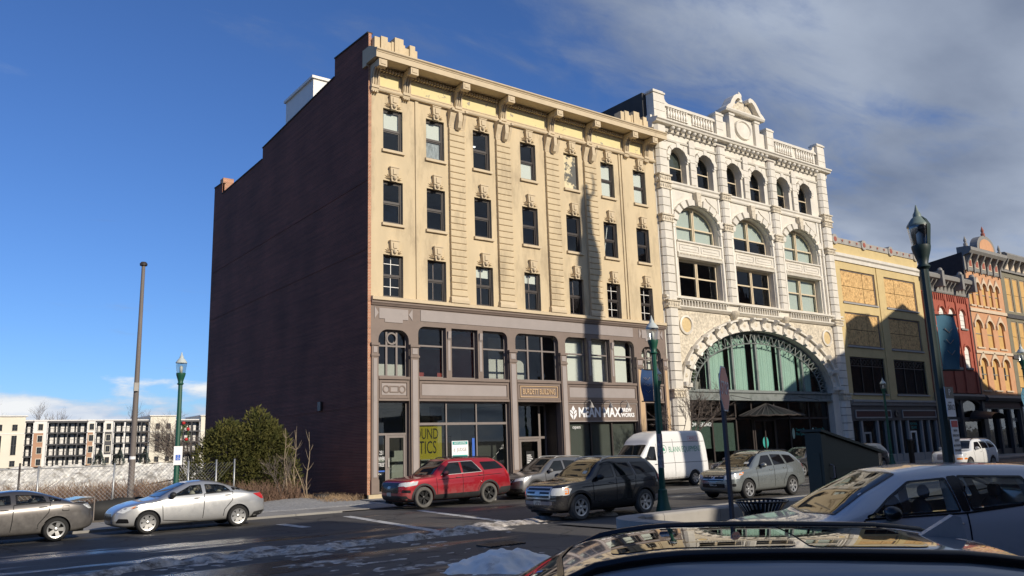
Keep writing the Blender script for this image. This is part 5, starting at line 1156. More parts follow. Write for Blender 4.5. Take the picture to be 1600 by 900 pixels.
class Car:
    def __init__(s, S, root, lv=2):
        s.S = S; s.root = root; s.base = body_mesh(S, lv); s.h = S['L']/2
        s.bvh = BVHTree.FromPolygons([v.co for v in s.base.vertices], [p.vertices for p in s.base.polygons])
    def cast(s, o, d, off):
        hit, nrm, idx, dist = s.bvh.ray_cast(Vector(o), Vector(d))
        if hit is None: return None
        if nrm.dot(Vector(d)) > 0: nrm = -nrm
        return hit+nrm*off
    def uv2ray(s, p, mode):
        if mode == 'side': return (p[0]-s.h, -4, p[1]), (0, 1, 0)
        if mode == 'far': return (p[0]-s.h, 4, p[1]), (0, -1, 0)
        if mode == 'top': return (p[0]-s.h, p[1], 4), (0, 0, -1)
        if mode == 'front': return (-8, p[0], p[1]), (1, 0, 0)
        if mode == 'rear': return (8, p[0], p[1]), (-1, 0, 0)
        a = mode; d = Vector((math.cos(a), math.sin(a), 0)); q = Vector((-d.y, d.x, 0))*p[0]-d*8
        return (q.x, q.y, p[1]), tuple(d)
    def patch(s, name, poly, m, mode='side', off=.004, st=.09, parent=None, rnd=.03, both=False, build=True):
        if rnd: poly = smooth_poly(poly, rnd)
        b = dens(poly, st*.8); xs = [p[0] for p in b]; zs = [p[1] for p in b]; pts = list(b); k = st
        i = 0
        x = min(xs)+k/2
        while x < max(xs):
            z = min(zs)+k/2
            while z < max(zs):
                if inside((x, z), poly) and min((x-p[0])**2+(z-p[1])**2 for p in b) > (k*.4)**2: pts.append((x, z))
                z += k
            x += k
        nb = len(b)
        r = delaunay_2d_cdt([Vector(p) for p in pts], [(i, (i+1) % nb) for i in range(nb)], [], 1, 1e-5)
        res = None
        for md in ([mode, 'far'] if both and mode == 'side' else [mode]):
            vs = [s.cast(*s.uv2ray(p, md), off) for p in r[0]]
            good = {i: j for j, i in enumerate([i for i, v in enumerate(vs) if v is not None])}
            mb = MB(); mb.v = [tuple(vs[i]) for i in good]; mb.f = [tuple(good[i] for i in f) for f in r[2] if all(i in good for i in f)]
            me = mb.mesh(name, m, None, True)
            o = sub(name, me, parent or s.root)
            res = res or o
        return res
    def ring(s, name, poly, w, m, mode='side', off=.004, parent=None, rnd=.03):
        """a strip running round a polygon"""
        if rnd: poly = smooth_poly(poly, rnd)
        b = dens(poly, .08); n = len(b); inn = []
        for i in range(n):
            t = Vector(b[(i+1) % n])-Vector(b[i-1]); t = t.normalized() if t.length > 0 else Vector((1, 0)); q = Vector((-t.y, t.x)); p = Vector(b[i])+q*w
            if not inside(p, b): p = Vector(b[i])-q*w
            inn.append(tuple(p))
        vs = [s.cast(*s.uv2ray(p, mode), off) for p in b+inn]; mb = MB()
        idx = {}
        for i, v in enumerate(vs):
            if v is not None: idx[i] = len(mb.v); mb.v.append(tuple(v))
        for i in range(n):
            f = (i, (i+1) % n, (i+1) % n+n, i+n)
            if all(k in idx for k in f): mb.f.append(tuple(idx[k] for k in f))
        return sub(name, mb.mesh(name, m, None, True), parent or s.root)
    def line(s, name, pts, w, m, mode='side', off=.002, parent=None):
        p = dens(pts, .07)[:-1] if False else None
        P = []
        for (a, b), (c, d) in zip(pts, pts[1:]):
            n = max(1, int(math.hypot(c-a, d-b)/.08))
            for k in range(n+(1 if (c, d) == pts[-1] else 0)): P.append((a+(c-a)*k/n, b+(d-b)*k/n))
        mb = MB()
        for i, q in enumerate(P):
            t = Vector(P[min(i+1, len(P)-1)])-Vector(P[max(i-1, 0)]); t.normalize(); nn_ = Vector((-t.y, t.x))*w/2
            a = s.cast(*s.uv2ray(tuple(Vector(q)+nn_), mode), off); b = s.cast(*s.uv2ray(tuple(Vector(q)-nn_), mode), off)
            if a is None or b is None: continue
            mb.v += [tuple(a), tuple(b)]
        k = len(mb.v)//2; mb.f = [(2*i, 2*i+2, 2*i+3, 2*i+1) for i in range(k-1)]
        return sub(name, mb.mesh(name, m, None, True), parent or s.root)
    def at(s, x, z, off=0.0, mode='side'): return s.cast(*s.uv2ray((x, z), mode), off)
WHEEL_CACHE = {}
def wheel_meshes(r, w, rim_r, style, tyre_m='tyre', rim_m='rim_silver'):
    k = (r, w, rim_r, style, tyre_m, rim_m)
    if k in WHEEL_CACHE: return WHEEL_CACHE[k]
    h = w/2; a = MB(); a.lathe([(rim_r-.02, -h*.9), (rim_r+.012, -h), (r-.035, -h), (r-.008, -h*.72), (r, -h*.35), (r, h*.35), (r-.008, h*.72), (r-.035, h), (rim_r, h), (rim_r-.02, -h*.9)], 36, (0, 0, 0), 'y'); t = a.mesh('tyre', tyre_m, None, True, 40)
    a = MB(); a.lathe([(0, -h*.15), (rim_r-.01, -h*.12), (rim_r-.01, h)], 24, (0, 0, 0), 'y'); hub = a.mesh('wheel', 'well_black', None, True, 40)
    a = MB(); a.lathe([(rim_r-.035, -h*.78), (rim_r-.03, -h*.95), (rim_r+.005, -h*1.01), (rim_r+.005, -h*.85), (rim_r-.02, -h*.2), (rim_r-.035, -h*.78)], 36, (0, 0, 0), 'y')
    a.lathe([(0, -h*.86), (.035, -h*.86), (.055, -h*.78), (.06, -h*.5)], 16, (0, 0, 0), 'y')
    n, wi, wo = {'six': (6, .075, .095), 'five': (5, .08, .11), 'ten': (10, .032, .05), 'cover': (7, .085, .12), 'twin': (10, .03, .036)}[style]
    for i in range(n):
        t0 = 2*math.pi*i/n+(.14*(1 if i % 2 else -1) if style in ('twin', 'ten') else 0)
        ca, sa = math.cos(t0), math.sin(t0)
        def P(rr, ww, y): return (rr*ca-ww*sa, y, rr*sa+ww*ca)
        r0, r1 = .04, rim_r-.015
        vs = [P(r0, -wi/2, -h*.80), P(r0, wi/2, -h*.80), P(r1, wo/2, -h*.9), P(r1, -wo/2, -h*.9), P(r0, -wi/2, -h*.45), P(r0, wi/2, -h*.45), P(r1, wo/2, -h*.6), P(r1, -wo/2, -h*.6)]
        a.add(vs, [(0, 1, 2, 3), (7, 6, 5, 4), (0, 4, 5, 1), (1, 5, 6, 2), (2, 6, 7, 3), (3, 7, 4, 0)])
    rim = a.mesh('rim', rim_m, None, True, 35)
    WHEEL_CACHE[k] = (hub, t, rim); return WHEEL_CACHE[k]
def make_car(S, root, lv=2):
    c = Car(S, root, lv); h = c.h; r = S['r']; W2 = S['W']/2
    cuts = []
    for x in (S['xf'], S['xr']):
        for s_ in (-1, 1):
            m = MB(); m.lathe([(0, -.01), (r*1.13, -.01), (r*1.13, .36), (0, .36)], 40, (x-h, (-W2-.06 if s_ < 0 else W2-.29), r*1.0), 'y'); cuts.append(m)
    if S.get('open'):
        x0, x1, z0, z1 = S['cab']
        m = MB(); m.prism([(x0-h, z0), (x1-h, z0), (x1-h+.1, z1-.25), (x1-h-.35, z1), (x0-h+.75, z1)], -W2*.60, W2*.60, 'y'); cuts.append(m)
        for i, wp in enumerate(S['win']): m = MB(); m.prism([(p[0]-h, p[1]) for p in smooth_poly(wp, .03)], -W2-.2, W2+.2, 'y'); cuts.append(m)
    me = boolean(c.base, cuts)
    me.materials.clear(); me.materials.append(MT[S['paint']])
    me.polygons.foreach_set('use_smooth', [True]*len(me.polygons)); me.set_sharp_from_angle(angle=R(38))
    body = sub('body', me, root)
    m = MB()
    for x in (S['xf'], S['xr']): m.lathe([(r*1.135, -.2), (r*1.125, .2), (.0, .2)], 30, (x-h, -W2+.30, r), 'y')
    # wheels
    hub, ty, rim = wheel_meshes(r, S.get('tw', .22), S.get('rr', r*.66), S.get('style', 'six'), S.get('tyre', 'tyre'), S.get('rim', 'rim_silver'))
    for x in (S['xf'], S['xr']):
        for s_ in (-1, 1):
            q = sub('wheel', hub, root, (x-h, s_*(W2-.125), r), (0, 0, 0 if s_ < 0 else math.pi)); sub('tyre', ty, q); sub('rim', rim, q)
    m = MB(); m.box(-h+.25, h-.25, -W2+.31, W2-.31, .22, .45); sub('underbody', m.mesh('underbody', 'well_black'), root)
    # glass
    gm = S.get('glass', 'car_glass'); tg = S.get('rearglass', gm)
    for i, wp in enumerate(S['win']):
        g_ = gm if i == 0 else tg
        for md in ('side', 'far'):
            w_ = c.patch('side_window', wp, g_, md, -.006 if S.get('open') else .004)
            c.ring('window_trim', wp, -.028 if False else .024, 'trim_black', md, .007, parent=w_)
    if 'wind' in S:
        w_ = c.patch('windscreen', S['wind'], 'car_glass' if not S.get('open') else 'car_glass', 'top', .004, st=.12); c.ring('screen_trim', S['wind'], .03, 'trim_black', 'top', .006, parent=w_)
    if 'rearwin' in S: c.patch('rear_window', S['rearwin'], tg if not S.get('open') else 'car_glass', S.get('rwmode', 'rear'), .004, st=.12)
    # arches and sill cladding
    if S.get('clad'):
        for x in (S['xf'], S['xr']):
            for md in ('side', 'far'):
                a0, a1 = R(-8), R(188); pi_ = [(x+r*1.14*math.cos(a0+(a1-a0)*k/18), r+r*1.14*math.sin(a0+(a1-a0)*k/18)) for k in range(19)]; po = [(x+r*1.32*math.cos(a0+(a1-a0)*k/18), r+r*1.32*math.sin(a0+(a1-a0)*k/18)) for k in range(19)]
                c.patch('arch_cladding', pi_+po[::-1], S['clad'], md, .008, .07, rnd=0)
        z0 = interp(S['bot'], S['L']/2)
        for md in ('side', 'far'): c.patch('sill_cladding', [(S['xf']+r*1.3, z0+.05), (S['xr']-r*1.3, z0+.05), (S['xr']-r*1.25, z0+.24), (S['xf']+r*1.25, z0+.22)], S['clad'], md, .01, .1)
    # door seams and handles
    for md in ('side', 'far'):
        for ln in S.get('seams', []): c.line('door_seam', ln, .020, 'well_black', md)
        for x, z in S.get('handles', []):
            p = c.at(x, z, .02, md); m = MB(); m.ellipsoid((0, 0, 0), (.11, .022, .017), 10, 6)
            if p: sub('door_handle', m.mesh('door_handle', S.get('hmat', S['paint']), None, True), root, p)
        if 'mirror' in S:
            x, z = S['mirror']; p = c.at(x, z, .0, md); sg_ = -1 if md == 'side' else 1
            if p:
                m = MB(); m.ellipsoid((0, sg_*.13, .04), (.10, .13, .085), 12, 8); m.box(-.03, .04, *sorted((0, sg_*.1)), -.05, .0); q = sub('mirror', m.mesh('mirror', S.get('mmat', S['paint']), None, True, 60), root, p)
    # lights, grille, plates
    for nm, poly, m_, md in S.get('bits', []): c.patch(nm, poly, m_, md, .006, .06)
    for nm, pts, w_, m_, md in S.get('lines', []): c.line(nm, pts, w_, m_, md, .006)
    if S.get('rails'):
        x0, x1, y_ = S['rails'][:3]
        for s_ in (-1, 1):
            P = []
            n_ = 16
            for k in range(n_+1):
                x = x0+(x1-x0)*k/n_; z = interp(S['top'], x) ; p = c.at(x, s_*y_, 0, 'top'); zz_ = p.z if p else z
                P.append((x-h, s_*y_, zz_+(S.get('railh', .045) if 0 < k < n_ else -.01)))
            m = MB(); m.tube(P, S.get('railr', .02), 8); sub('roof_rail', m.mesh('roof_rail', S.get('railm', 'trim_black'), None, True, 50), root)
    if S.get('open'):
        cl = S.get('seat', 'seat_cloth')
        for x in S['seats']:
            for y in (-.38, .38):
                m = MB(); m.ellipsoid((0, 0, 0), (.12, .22, .26), 12, 8); m.ellipsoid((.05, 0, .33), (.05, .13, .09), 10, 6); sub('seat', m.mesh('seat', cl, None, True), root, (x-h, y, S['cab'][2]+.1))
        m = MB(); m.lathe([(.17, -.012), (.195, -.012), (.195, .012), (.17, .012), (.17, -.012)], 20, (0, 0, 0), 'x'); sub('steering_wheel', m.mesh('steering_wheel', 'plastic_black', None, True), root, (S['seats'][0]-h-.48, -.38, S['cab'][2]+.12), (0, R(-20), 0))
    return c
# ---- shapes
def suv(L=4.6, H=1.70, W=1.82, xf=.92, xr=3.56, r=.36, hood=1.04, cowl=(1.28, 1.10), rf=2.05, rb=3.95, tail=1.12, nose=.84, **k):
    d = dict(L=L, W=W, r=r, xf=xf, xr=xr,
        top=[(0, nose-.14), (.05, nose), (.22, hood-.05), (.55, hood), cowl, (cowl[0]+(rf-cowl[0])*.5, cowl[1]+(H-.05-cowl[1])*.56), (rf, H-.05), (rf+.45, H), ((rf+rb)/2, H), (rb-.3, H-.02), (rb, H-.06), (rb+(L-rb)*.55, H-.34), (L-.10, tail), (L-.02, tail-.22), (L, .62)],
        bot=[(0, .36), (.12, .27), (.5, .24), (L-.5, .26), (L-.08, .34), (L, .42)],
        belt=[(0, nose-.18), (.5, hood-.08), (1.3, hood-.02), (L*.6, hood+.04), (L-.4, hood+.09), (L, hood-.05)],
        plan=[(0, .66), (.06, .80), (.22, .91), (.55, .97), (1.2, .99), (L*.5, 1.0), (L-.9, .99), (L-.35, .95), (L-.1, .90), (L, .82)],
        roofw=[(0, .7), (cowl[0], .80), (rf, .70), (L*.6, .72), (rb, .70), (L-.15, .80), (L, .8)])
    d.update(k); return d
def sedan(L=4.54, H=1.46, W=1.82, xf=.93, xr=3.58, r=.325, hood=.92, cowl=(1.20, 1.00), rf=2.1, rb=3.05, deck=(4.0, 1.06), nose=.70, **k):
    d = dict(L=L, W=W, r=r, xf=xf, xr=xr,
        top=[(0, nose-.16), (.06, nose), (.3, hood-.09), (.7, hood), cowl, (cowl[0]+(rf-cowl[0])*.52, cowl[1]+(H-.04-cowl[1])*.60), (rf, H-.035), (rf+.4, H), (rb-.25, H-.02), (rb, H-.07), (rb+(deck[0]-rb)*.55, deck[1]+.16), deck, (L-.12, deck[1]-.01), (L-.03, deck[1]-.18), (L, .60)],
        bot=[(0, .30), (.14, .20), (.5, .19), (L-.5, .21), (L-.08, .30), (L, .40)],
        belt=[(0, nose-.16), (.5, hood-.10), (1.2, hood-.02), (L*.6, hood+.05), (L-.6, hood+.08), (L, hood-.08)],
        plan=[(0, .60), (.07, .76), (.25, .88), (.6, .96), (1.2, .99), (L*.5, 1.0), (L-.9, .985), (L-.35, .93), (L-.1, .86), (L, .76)],
        roofw=[(0, .7), (cowl[0], .80), (rf, .66), (L*.6, .66), (rb, .66), (deck[0], .80), (L, .8)])
    d.update(k); return d
VEH = 'cars along the street'
# ---- silver sedan in front of the lot
paint_mat('silver', (.46, .47, .48), metal=.65, rough=.3)
S = sedan(L=4.54, H=1.47, paint='silver', xf=.94, xr=3.60, r=.325, style='cover', rr=.222, glass='clear_auto', open=True, cab=(1.60, 3.45, .80, 1.33), seats=(2.30, 3.12), seat='seat_beige', hmat='plastic_black', mmat='plastic_black',
    win=[[(1.56, 1.02), (2.50, 1.06), (2.47, 1.335), (2.16, 1.315)], [(2.60, 1.06), (3.36, 1.10), (3.18, 1.265), (2.98, 1.315), (2.58, 1.338)], [(3.42, 1.115), (3.66, 1.135), (3.38, 1.215)]],
    wind=[(1.28, -.66), (1.22, 0), (1.28, .66), (2.04, .52), (2.02, 0), (2.04, -.52)], rearwin=[(3.18, -.5), (3.18, .5), (3.88, .58), (3.90, 0), (3.88, -.58)], rwmode='top',
    seams=[[(1.32, .96), (1.36, .36), (2.40, .26)], [(2.55, 1.05), (2.53, .60), (2.50, .26)], [(2.55, 1.05), (3.42, 1.08)], [(3.42, 1.08), (3.40, .82), (3.16, .55), (3.12, .27)], [(.40, .72), (1.30, .94)]],
    handles=[(2.33, .93), (3.26, .97)], mirror=(1.60, 1.04),
    bits=[('headlight', [(.12, .66), (.30, .77), (.62, .83), (.50, .74), (.28, .62)], 'lamp_clear', 'side'), ('indicator', [(.44, .745), (.62, .83), (.56, .76)], 'lamp_amber', 'side'), ('tail_light', [(4.06, .98), (4.50, 1.0), (4.52, .84), (4.36, .80)], 'lamp_red', 'side'), ('grille', [(-.45, .40), (.45, .40), (.38, .60), (-.38, .60)], 'trim_black', 'front'), ('fog_recess', [(.10, .36), (.44, .34), (.40, .46), (.16, .48)], 'trim_black', 'side'), ('rear_bumper', [(4.0, .25), (4.54, .36), (4.54, .48), (4.1, .42)], 'plastic_black', 'side'), ('number_plate', [(-.16, .78), (.16, .78), (.16, .94), (-.16, .94)], 'plate', 'rear')])
car1 = thing('parked_car', 'silver four-door sedan with plastic wheel covers parked beside the empty lot', 'car', (-11.87+2.27, -6.70, gz(-6.7)+.0), 0, VEH); make_car(S, car1)
# ---- dark grey sedan cut by the left edge
paint_mat('taupe', (.105, .098, .095), metal=.6, rough=.32)
S = sedan(L=4.55, H=1.43, paint='taupe', xf=.90, xr=3.57, r=.325, style='five', rr=.222, glass='clear_auto', open=True, cab=(1.55, 3.45, .80, 1.28), seats=(2.25, 3.05), hmat='taupe', rb=3.1, deck=(4.05, 1.03),
    win=[[(1.5, 1.0), (2.46, 1.05), (2.43, 1.30), (2.14, 1.285)], [(2.57, 1.05), (3.30, 1.08), (3.22, 1.245), (2.95, 1.285), (2.55, 1.305)], [(3.38, 1.085), (3.66, 1.10), (3.58, 1.14), (3.34, 1.215)]],
    wind=[(1.28, -.66), (1.22, 0), (1.28, .66), (2.04, .52), (2.02, 0), (2.04, -.52)], rearwin=[(3.22, -.5), (3.22, .5), (3.95, .58), (3.97, 0), (3.95, -.58)], rwmode='top',
    seams=[[(2.52, 1.04), (2.5, .6), (2.46, .26)], [(2.52, 1.04), (3.4, 1.07)], [(3.40, 1.07), (3.36, .8), (3.12, .5), (3.1, .27)], [(3.70, .82), (3.86, .82), (3.86, .95), (3.70, .95), (3.70, .82)]], handles=[(2.3, .92), (3.22, .95)], mirror=(1.56, 1.03),
    bits=[('tail_light', [(4.2, .96), (4.52, .98), (4.52, .84), (4.36, .84)], 'lamp_clear', 'side'), ('tail_light', [(4.40, .99), (4.53, .99), (4.53, .93), (4.42, .93)], 'lamp_red', 'side')])
car2 = thing('parked_car', 'dark grey sedan with a boot spoiler, its nose cut off by the left edge', 'car', (-13.31-3.57+2.275, -6.67, gz(-6.7)), 0, VEH); cc = make_car(S, car2)
m = MB(); m.prism([(1.62, 1.04), (2.24, 1.10), (2.26, 1.13), (1.95, 1.135), (1.6, 1.07)], -.62, .62, 'y'); sub('spoiler', m.mesh('spoiler', 'taupe', None, True, 40), car2)
m = MB(); m.bar((1.0, 0, 1.38), (1.35, 0, 1.62), .006); sub('aerial', m.mesh('aerial', 'trim_black'), car2)
# ---- red SUV
paint_mat('red_paint_car', (.36, .008, .018), metal=.35, rough=.28)
S = suv(L=5.15, H=1.80, W=2.0, paint='red_paint_car', xf=.98, xr=3.96, r=.39, hood=1.10, cowl=(1.42, 1.17), rf=2.15, rb=4.45, tail=1.12, nose=.98, style='ten', rr=.27, tyre='tyre_dusty', rim='rim_black', clad='plastic_black', glass='car_glass', rearglass='tint_glass', railm='trim_black', rails=(2.4, 4.4, .60),
    win=[[(1.72, 1.17), (2.68, 1.20), (2.64, 1.62), (2.20, 1.60)], [(2.76, 1.205), (3.62, 1.235), (3.28, 1.63), (2.74, 1.635)], [(3.76, 1.28), (4.72, 1.32), (4.42, 1.60), (3.62, 1.60)]],
    wind=[(1.46, -.74), (1.38, 0), (1.46, .74), (2.08, .60), (2.04, 0), (2.08, -.60)], rearwin=[(-.6, 1.25), (.6, 1.25), (.5, 1.6), (-.5, 1.6)],
    seams=[[(1.52, 1.14), (1.56, .5), (1.60, .3)], [(2.72, 1.2), (2.70, .32)], [(3.72, 1.25), (3.70, 1.0), (3.42, .6), (3.40, .34)], [(1.6, 1.0), (4.6, 1.12)]], handles=[(2.50, 1.06), (3.55, 1.10)], mirror=(1.92, 1.20),
    lines=[('window_chrome', [(1.74, 1.165), (3.66, 1.23), (3.26, 1.655), (2.2, 1.63)], .022, 'chrome', 'side')],
    bits=[('headlight', [(.12, .92), (.75, 1.0), (.68, .86), (.22, .80)], 'lamp_clear', 'side'), ('headlight', [(-.92, .84), (-.60, .82), (-.60, .93), (-.92, .98)], 'lamp_clear', 'front'), ('headlight', [(.60, .82), (.92, .84), (.92, .98), (.60, .93)], 'lamp_clear', 'front'), ('grille', [(-.62, .58), (.62, .58), (.66, .95), (-.66, .95)], 'trim_black', 'front'), ('number_plate', [(-.17, .46), (.17, .46), (.17, .60), (-.17, .60)], 'plate', 'front'), ('lower_bumper', [(-.9, .30), (.9, .30), (.9, .48), (-.9, .48)], 'plastic_black', 'front'), ('fog_lamp', [(.12, .60), (.42, .58), (.42, .68), (.14, .70)], 'trim_black', 'side'), ('tail_light', [(4.72, 1.28), (5.08, 1.14), (5.10, .96), (4.84, 1.1)], 'lamp_red', 'side'), ('rear_cladding', [(4.42, .32), (5.12, .40), (5.12, .62), (4.50, .60)], 'plastic_black', 'side')])
for zz_ in (.66, .76, .86): S['lines'].append(('grille_bar', [(-.6, zz_), (.6, zz_)], .03, 'rim_black', 'front'))
S['bits'].append(('badge', [(-.10, .74), (.10, .74), (.10, .82), (-.10, .82)], 'chrome', 'front'))
car3 = thing('parked_car', 'red SUV with black wheels parked in front of the tan building', 'car', (.47, -5.95, gz(-6)+.035), 0, VEH); make_car(S, car3)
# ---- dark grey crossover behind it
paint_mat('gunmetal', (.20, .20, .205), metal=.75, rough=.3)
S = suv(L=4.55, H=1.70, W=1.84, paint='gunmetal', xf=.90, xr=3.58, r=.36, hood=1.03, cowl=(1.18, 1.10), rf=2.0, rb=3.8, nose=.86, style='five', clad='plastic_black', glass='car_glass', rails=(2.2, 3.9, .56), railm='chrome',
    win=[[(1.5, 1.08), (2.45, 1.12), (2.42, 1.53), (2.05, 1.52)], [(2.54, 1.12), (3.4, 1.17), (3.2, 1.5), (2.52, 1.54)], [(3.5, 1.2), (3.95, 1.25), (3.7, 1.44), (3.4, 1.48)]],
    wind=[(1.2, -.68), (1.12, 0), (1.2, .68), (1.95, .55), (1.92, 0), (1.95, -.55)], seams=[[(2.5, 1.1), (2.48, .4)], [(1.4, 1.05), (1.45, .4)]], handles=[(2.3, 1.0), (3.25, 1.04)], mirror=(1.62, 1.1),
    bits=[('headlight', [(.16, .86), (.70, .98), (.62, .88), (.26, .76)], 'lamp_clear', 'side'), ('headlight', [(-.84, .80), (-.48, .74), (-.48, .84), (-.84, .92)], 'lamp_clear', 'front'), ('headlight', [(.48, .74), (.84, .80), (.84, .92), (.48, .84)], 'lamp_clear', 'front'), ('grille', [(-.36, .62), (.36, .62), (.46, .84), (-.46, .84)], 'trim_black', 'front'), ('badge', [(-.09, .68), (.09, .68), (.09, .80), (-.09, .80)], 'chrome', 'front'), ('number_plate', [(-.16, .50), (.16, .50), (.16, .62), (-.16, .62)], 'plate', 'front'), ('lower_bumper', [(-.8, .28), (.8, .28), (.8, .46), (-.8, .46)], 'plastic_black', 'front')],
    lines=[('grille_v', [(-.40, .84), (-.14, .62), (.14, .62), (.40, .84)], .035, 'chrome', 'front')])
car4 = thing('parked_car', 'dark grey crossover parked between the red SUV and the white van', 'car', (3.55+2.275, -5.75, gz(-6)), 0, VEH); make_car(S, car4)
# ---- black SUV
paint_mat('black_car', (.012, .012, .014), rough=.2, grime=.22)
S = suv(L=4.44, H=1.73, W=1.80, paint='black_car', xf=.92, xr=3.54, r=.365, hood=1.08, cowl=(1.30, 1.13), rf=1.95, rb=3.95, tail=1.1, nose=.94, style='six', rr=.235, tyre='tyre_dusty', clad='plastic_black', glass='car_glass', rearglass='tint_glass', rails=(2.0, 3.8, .58), railm='chrome',
    win=[[(1.52, 1.12), (2.30, 1.14), (2.28, 1.54), (1.98, 1.53)], [(2.40, 1.14), (3.12, 1.16), (2.98, 1.55), (2.38, 1.56)], [(3.26, 1.18), (4.08, 1.22), (3.80, 1.54), (3.14, 1.55)]],
    wind=[(1.34, -.70), (1.26, 0), (1.34, .70), (1.90, .58), (1.87, 0), (1.90, -.58)], rearwin=[(-.55, 1.2), (.55, 1.2), (.48, 1.55), (-.48, 1.55)],
    seams=[[(1.42, 1.08), (1.44, .4)], [(2.36, 1.13), (2.34, .36)], [(3.18, 1.15), (3.16, .9), (2.96, .6), (2.95, .36)], [(1.0, .92), (4.2, 1.0)]], handles=[(2.15, 1.0), (3.0, 1.03)], mirror=(1.64, 1.14), mmat='plastic_black',
    lines=[('pillar_strip', [(3.20, 1.16), (3.06, 1.56)], .03, 'panel_grey', 'side'), ('grille_bar', [(-.5, .74), (.5, .74)], .035, 'chrome', 'front'), ('grille_bar', [(-.5, .84), (.5, .84)], .035, 'chrome', 'front')],
    bits=[('headlight', [(.10, .72), (.46, .74), (.48, .94), (.14, .92)], 'lamp_clear', 'side'), ('indicator', [(.36, .74), (.50, .75), (.50, .92), (.38, .92)], 'lamp_amber', 'side'), ('headlight', [(-.86, .72), (-.56, .72), (-.56, .92), (-.86, .92)], 'lamp_clear', 'front'), ('headlight', [(.56, .72), (.86, .72), (.86, .92), (.56, .92)], 'lamp_clear', 'front'), ('grille_frame', [(-.55, .62), (.55, .62), (.55, .95), (-.55, .95)], 'chrome', 'front'), ('bumper_bar', [(-.6, .46), (.6, .46), (.6, .56), (-.6, .56)], 'panel_grey', 'front'), ('number_plate', [(-.17, .46), (.17, .46), (.17, .58), (-.17, .58)], 'plate', 'front'), ('tail_light', [(4.16, 1.18), (4.36, 1.10), (4.38, .88), (4.24, .88)], 'lamp_red', 'side'), ('rear_cladding', [(3.96, .34), (4.42, .40), (4.42, .60), (4.0, .56)], 'panel_grey', 'side'), ('inspection_sticker', [(1.44, -.56), (1.54, -.54), (1.54, -.38), (1.44, -.38)], 'plate', 'top')])
car5 = thing('parked_car', 'black SUV with silver wheels and roof rails in front of the green lamp post', 'car', (-1.26-.92+2.22, -15.0, gz(-15)), 0, VEH); c5 = make_car(S, car5)
for zz_ in (.69, .79, .89): c5.patch('grille_slot', [(-.5, zz_-.028), (.5, zz_-.028), (.5, zz_+.028), (-.5, zz_+.028)], 'trim_black', 'front', .009, .08, rnd=0)
c5.patch('badge', [(-.11, .74), (.11, .74), (.11, .82), (-.11, .82)], 'chrome', 'front', .014, .05)
# ---- grey-green SUV
paint_mat('pewter', (.25, .275, .27), metal=.6, rough=.24, grime=.3)
S = suv(L=4.60, H=1.69, W=1.82, paint='pewter', xf=.93, xr=3.57, r=.36, hood=1.05, cowl=(1.20, 1.12), rf=2.0, rb=3.95, tail=1.08, nose=.90, style='six', rr=.235, glass='tint_glass', rails=(2.0, 3.9, .56), railm='trim_black', mmat='pewter',
    win=[[(1.58, 1.12), (2.44, 1.14), (2.42, 1.52), (2.02, 1.50)], [(2.54, 1.145), (3.24, 1.17), (3.12, 1.52), (2.52, 1.54)], [(3.36, 1.18), (3.92, 1.24), (3.74, 1.47), (3.24, 1.51)]],
    wind=[(1.24, -.70), (1.15, 0), (1.24, .70), (1.96, .56), (1.92, 0), (1.96, -.56)], seams=[[(1.46, 1.08), (1.50, .34)], [(2.49, 1.13), (2.47, .32)], [(3.3, 1.17), (3.28, .9), (3.05, .6), (3.0, .34)]], handles=[(2.30, .99), (3.14, 1.03)], mirror=(1.76, 1.14),
    bits=[('headlight', [(.14, .76), (.66, .88), (.72, .98), (.26, .92)], 'lamp_clear', 'side'), ('indicator', [(.44, .86), (.66, .88), (.72, .98), (.52, .95)], 'lamp_amber', 'side'), ('headlight', [(-.86, .74), (-.50, .72), (-.50, .86), (-.86, .92)], 'lamp_clear', 'front'), ('headlight', [(.50, .72), (.86, .74), (.86, .92), (.50, .86)], 'lamp_clear', 'front'), ('grille', [(-.46, .68), (.46, .68), (.46, .88), (-.46, .88)], 'trim_black', 'front'), ('badge', [(-.08, .74), (.08, .74), (.08, .83), (-.08, .83)], 'chrome', 'front'), ('lower_intake', [(-.5, .44), (.5, .44), (.5, .58), (-.5, .58)], 'trim_black', 'front'), ('number_plate', [(-.17, .50), (.17, .50), (.17, .62), (-.17, .62)], 'plate', 'front'), ('fog_lamp', [(.16, .48), (.28, .48), (.28, .58), (.16, .58)], 'trim_black', 'side'), ('tail_light', [(4.30, 1.16), (4.52, 1.08), (4.56, .90), (4.42, .94)], 'lamp_red', 'side'), ('inspection_sticker', [(1.36, -.58), (1.46, -.58), (1.46, -.38), (1.36, -.38)], 'plate', 'top')],
    lines=[('grille_bar', [(-.46, .73), (.46, .73)], .025, 'chrome', 'front'), ('grille_bar', [(-.46, .84), (.46, .84)], .025, 'chrome', 'front')])
car6 = thing('parked_car', 'grey-green SUV with five-spoke wheels behind the red sign post', 'car', (7.64-.93+2.3, -14.05, gz(-14)), 0, VEH); make_car(S, car6)
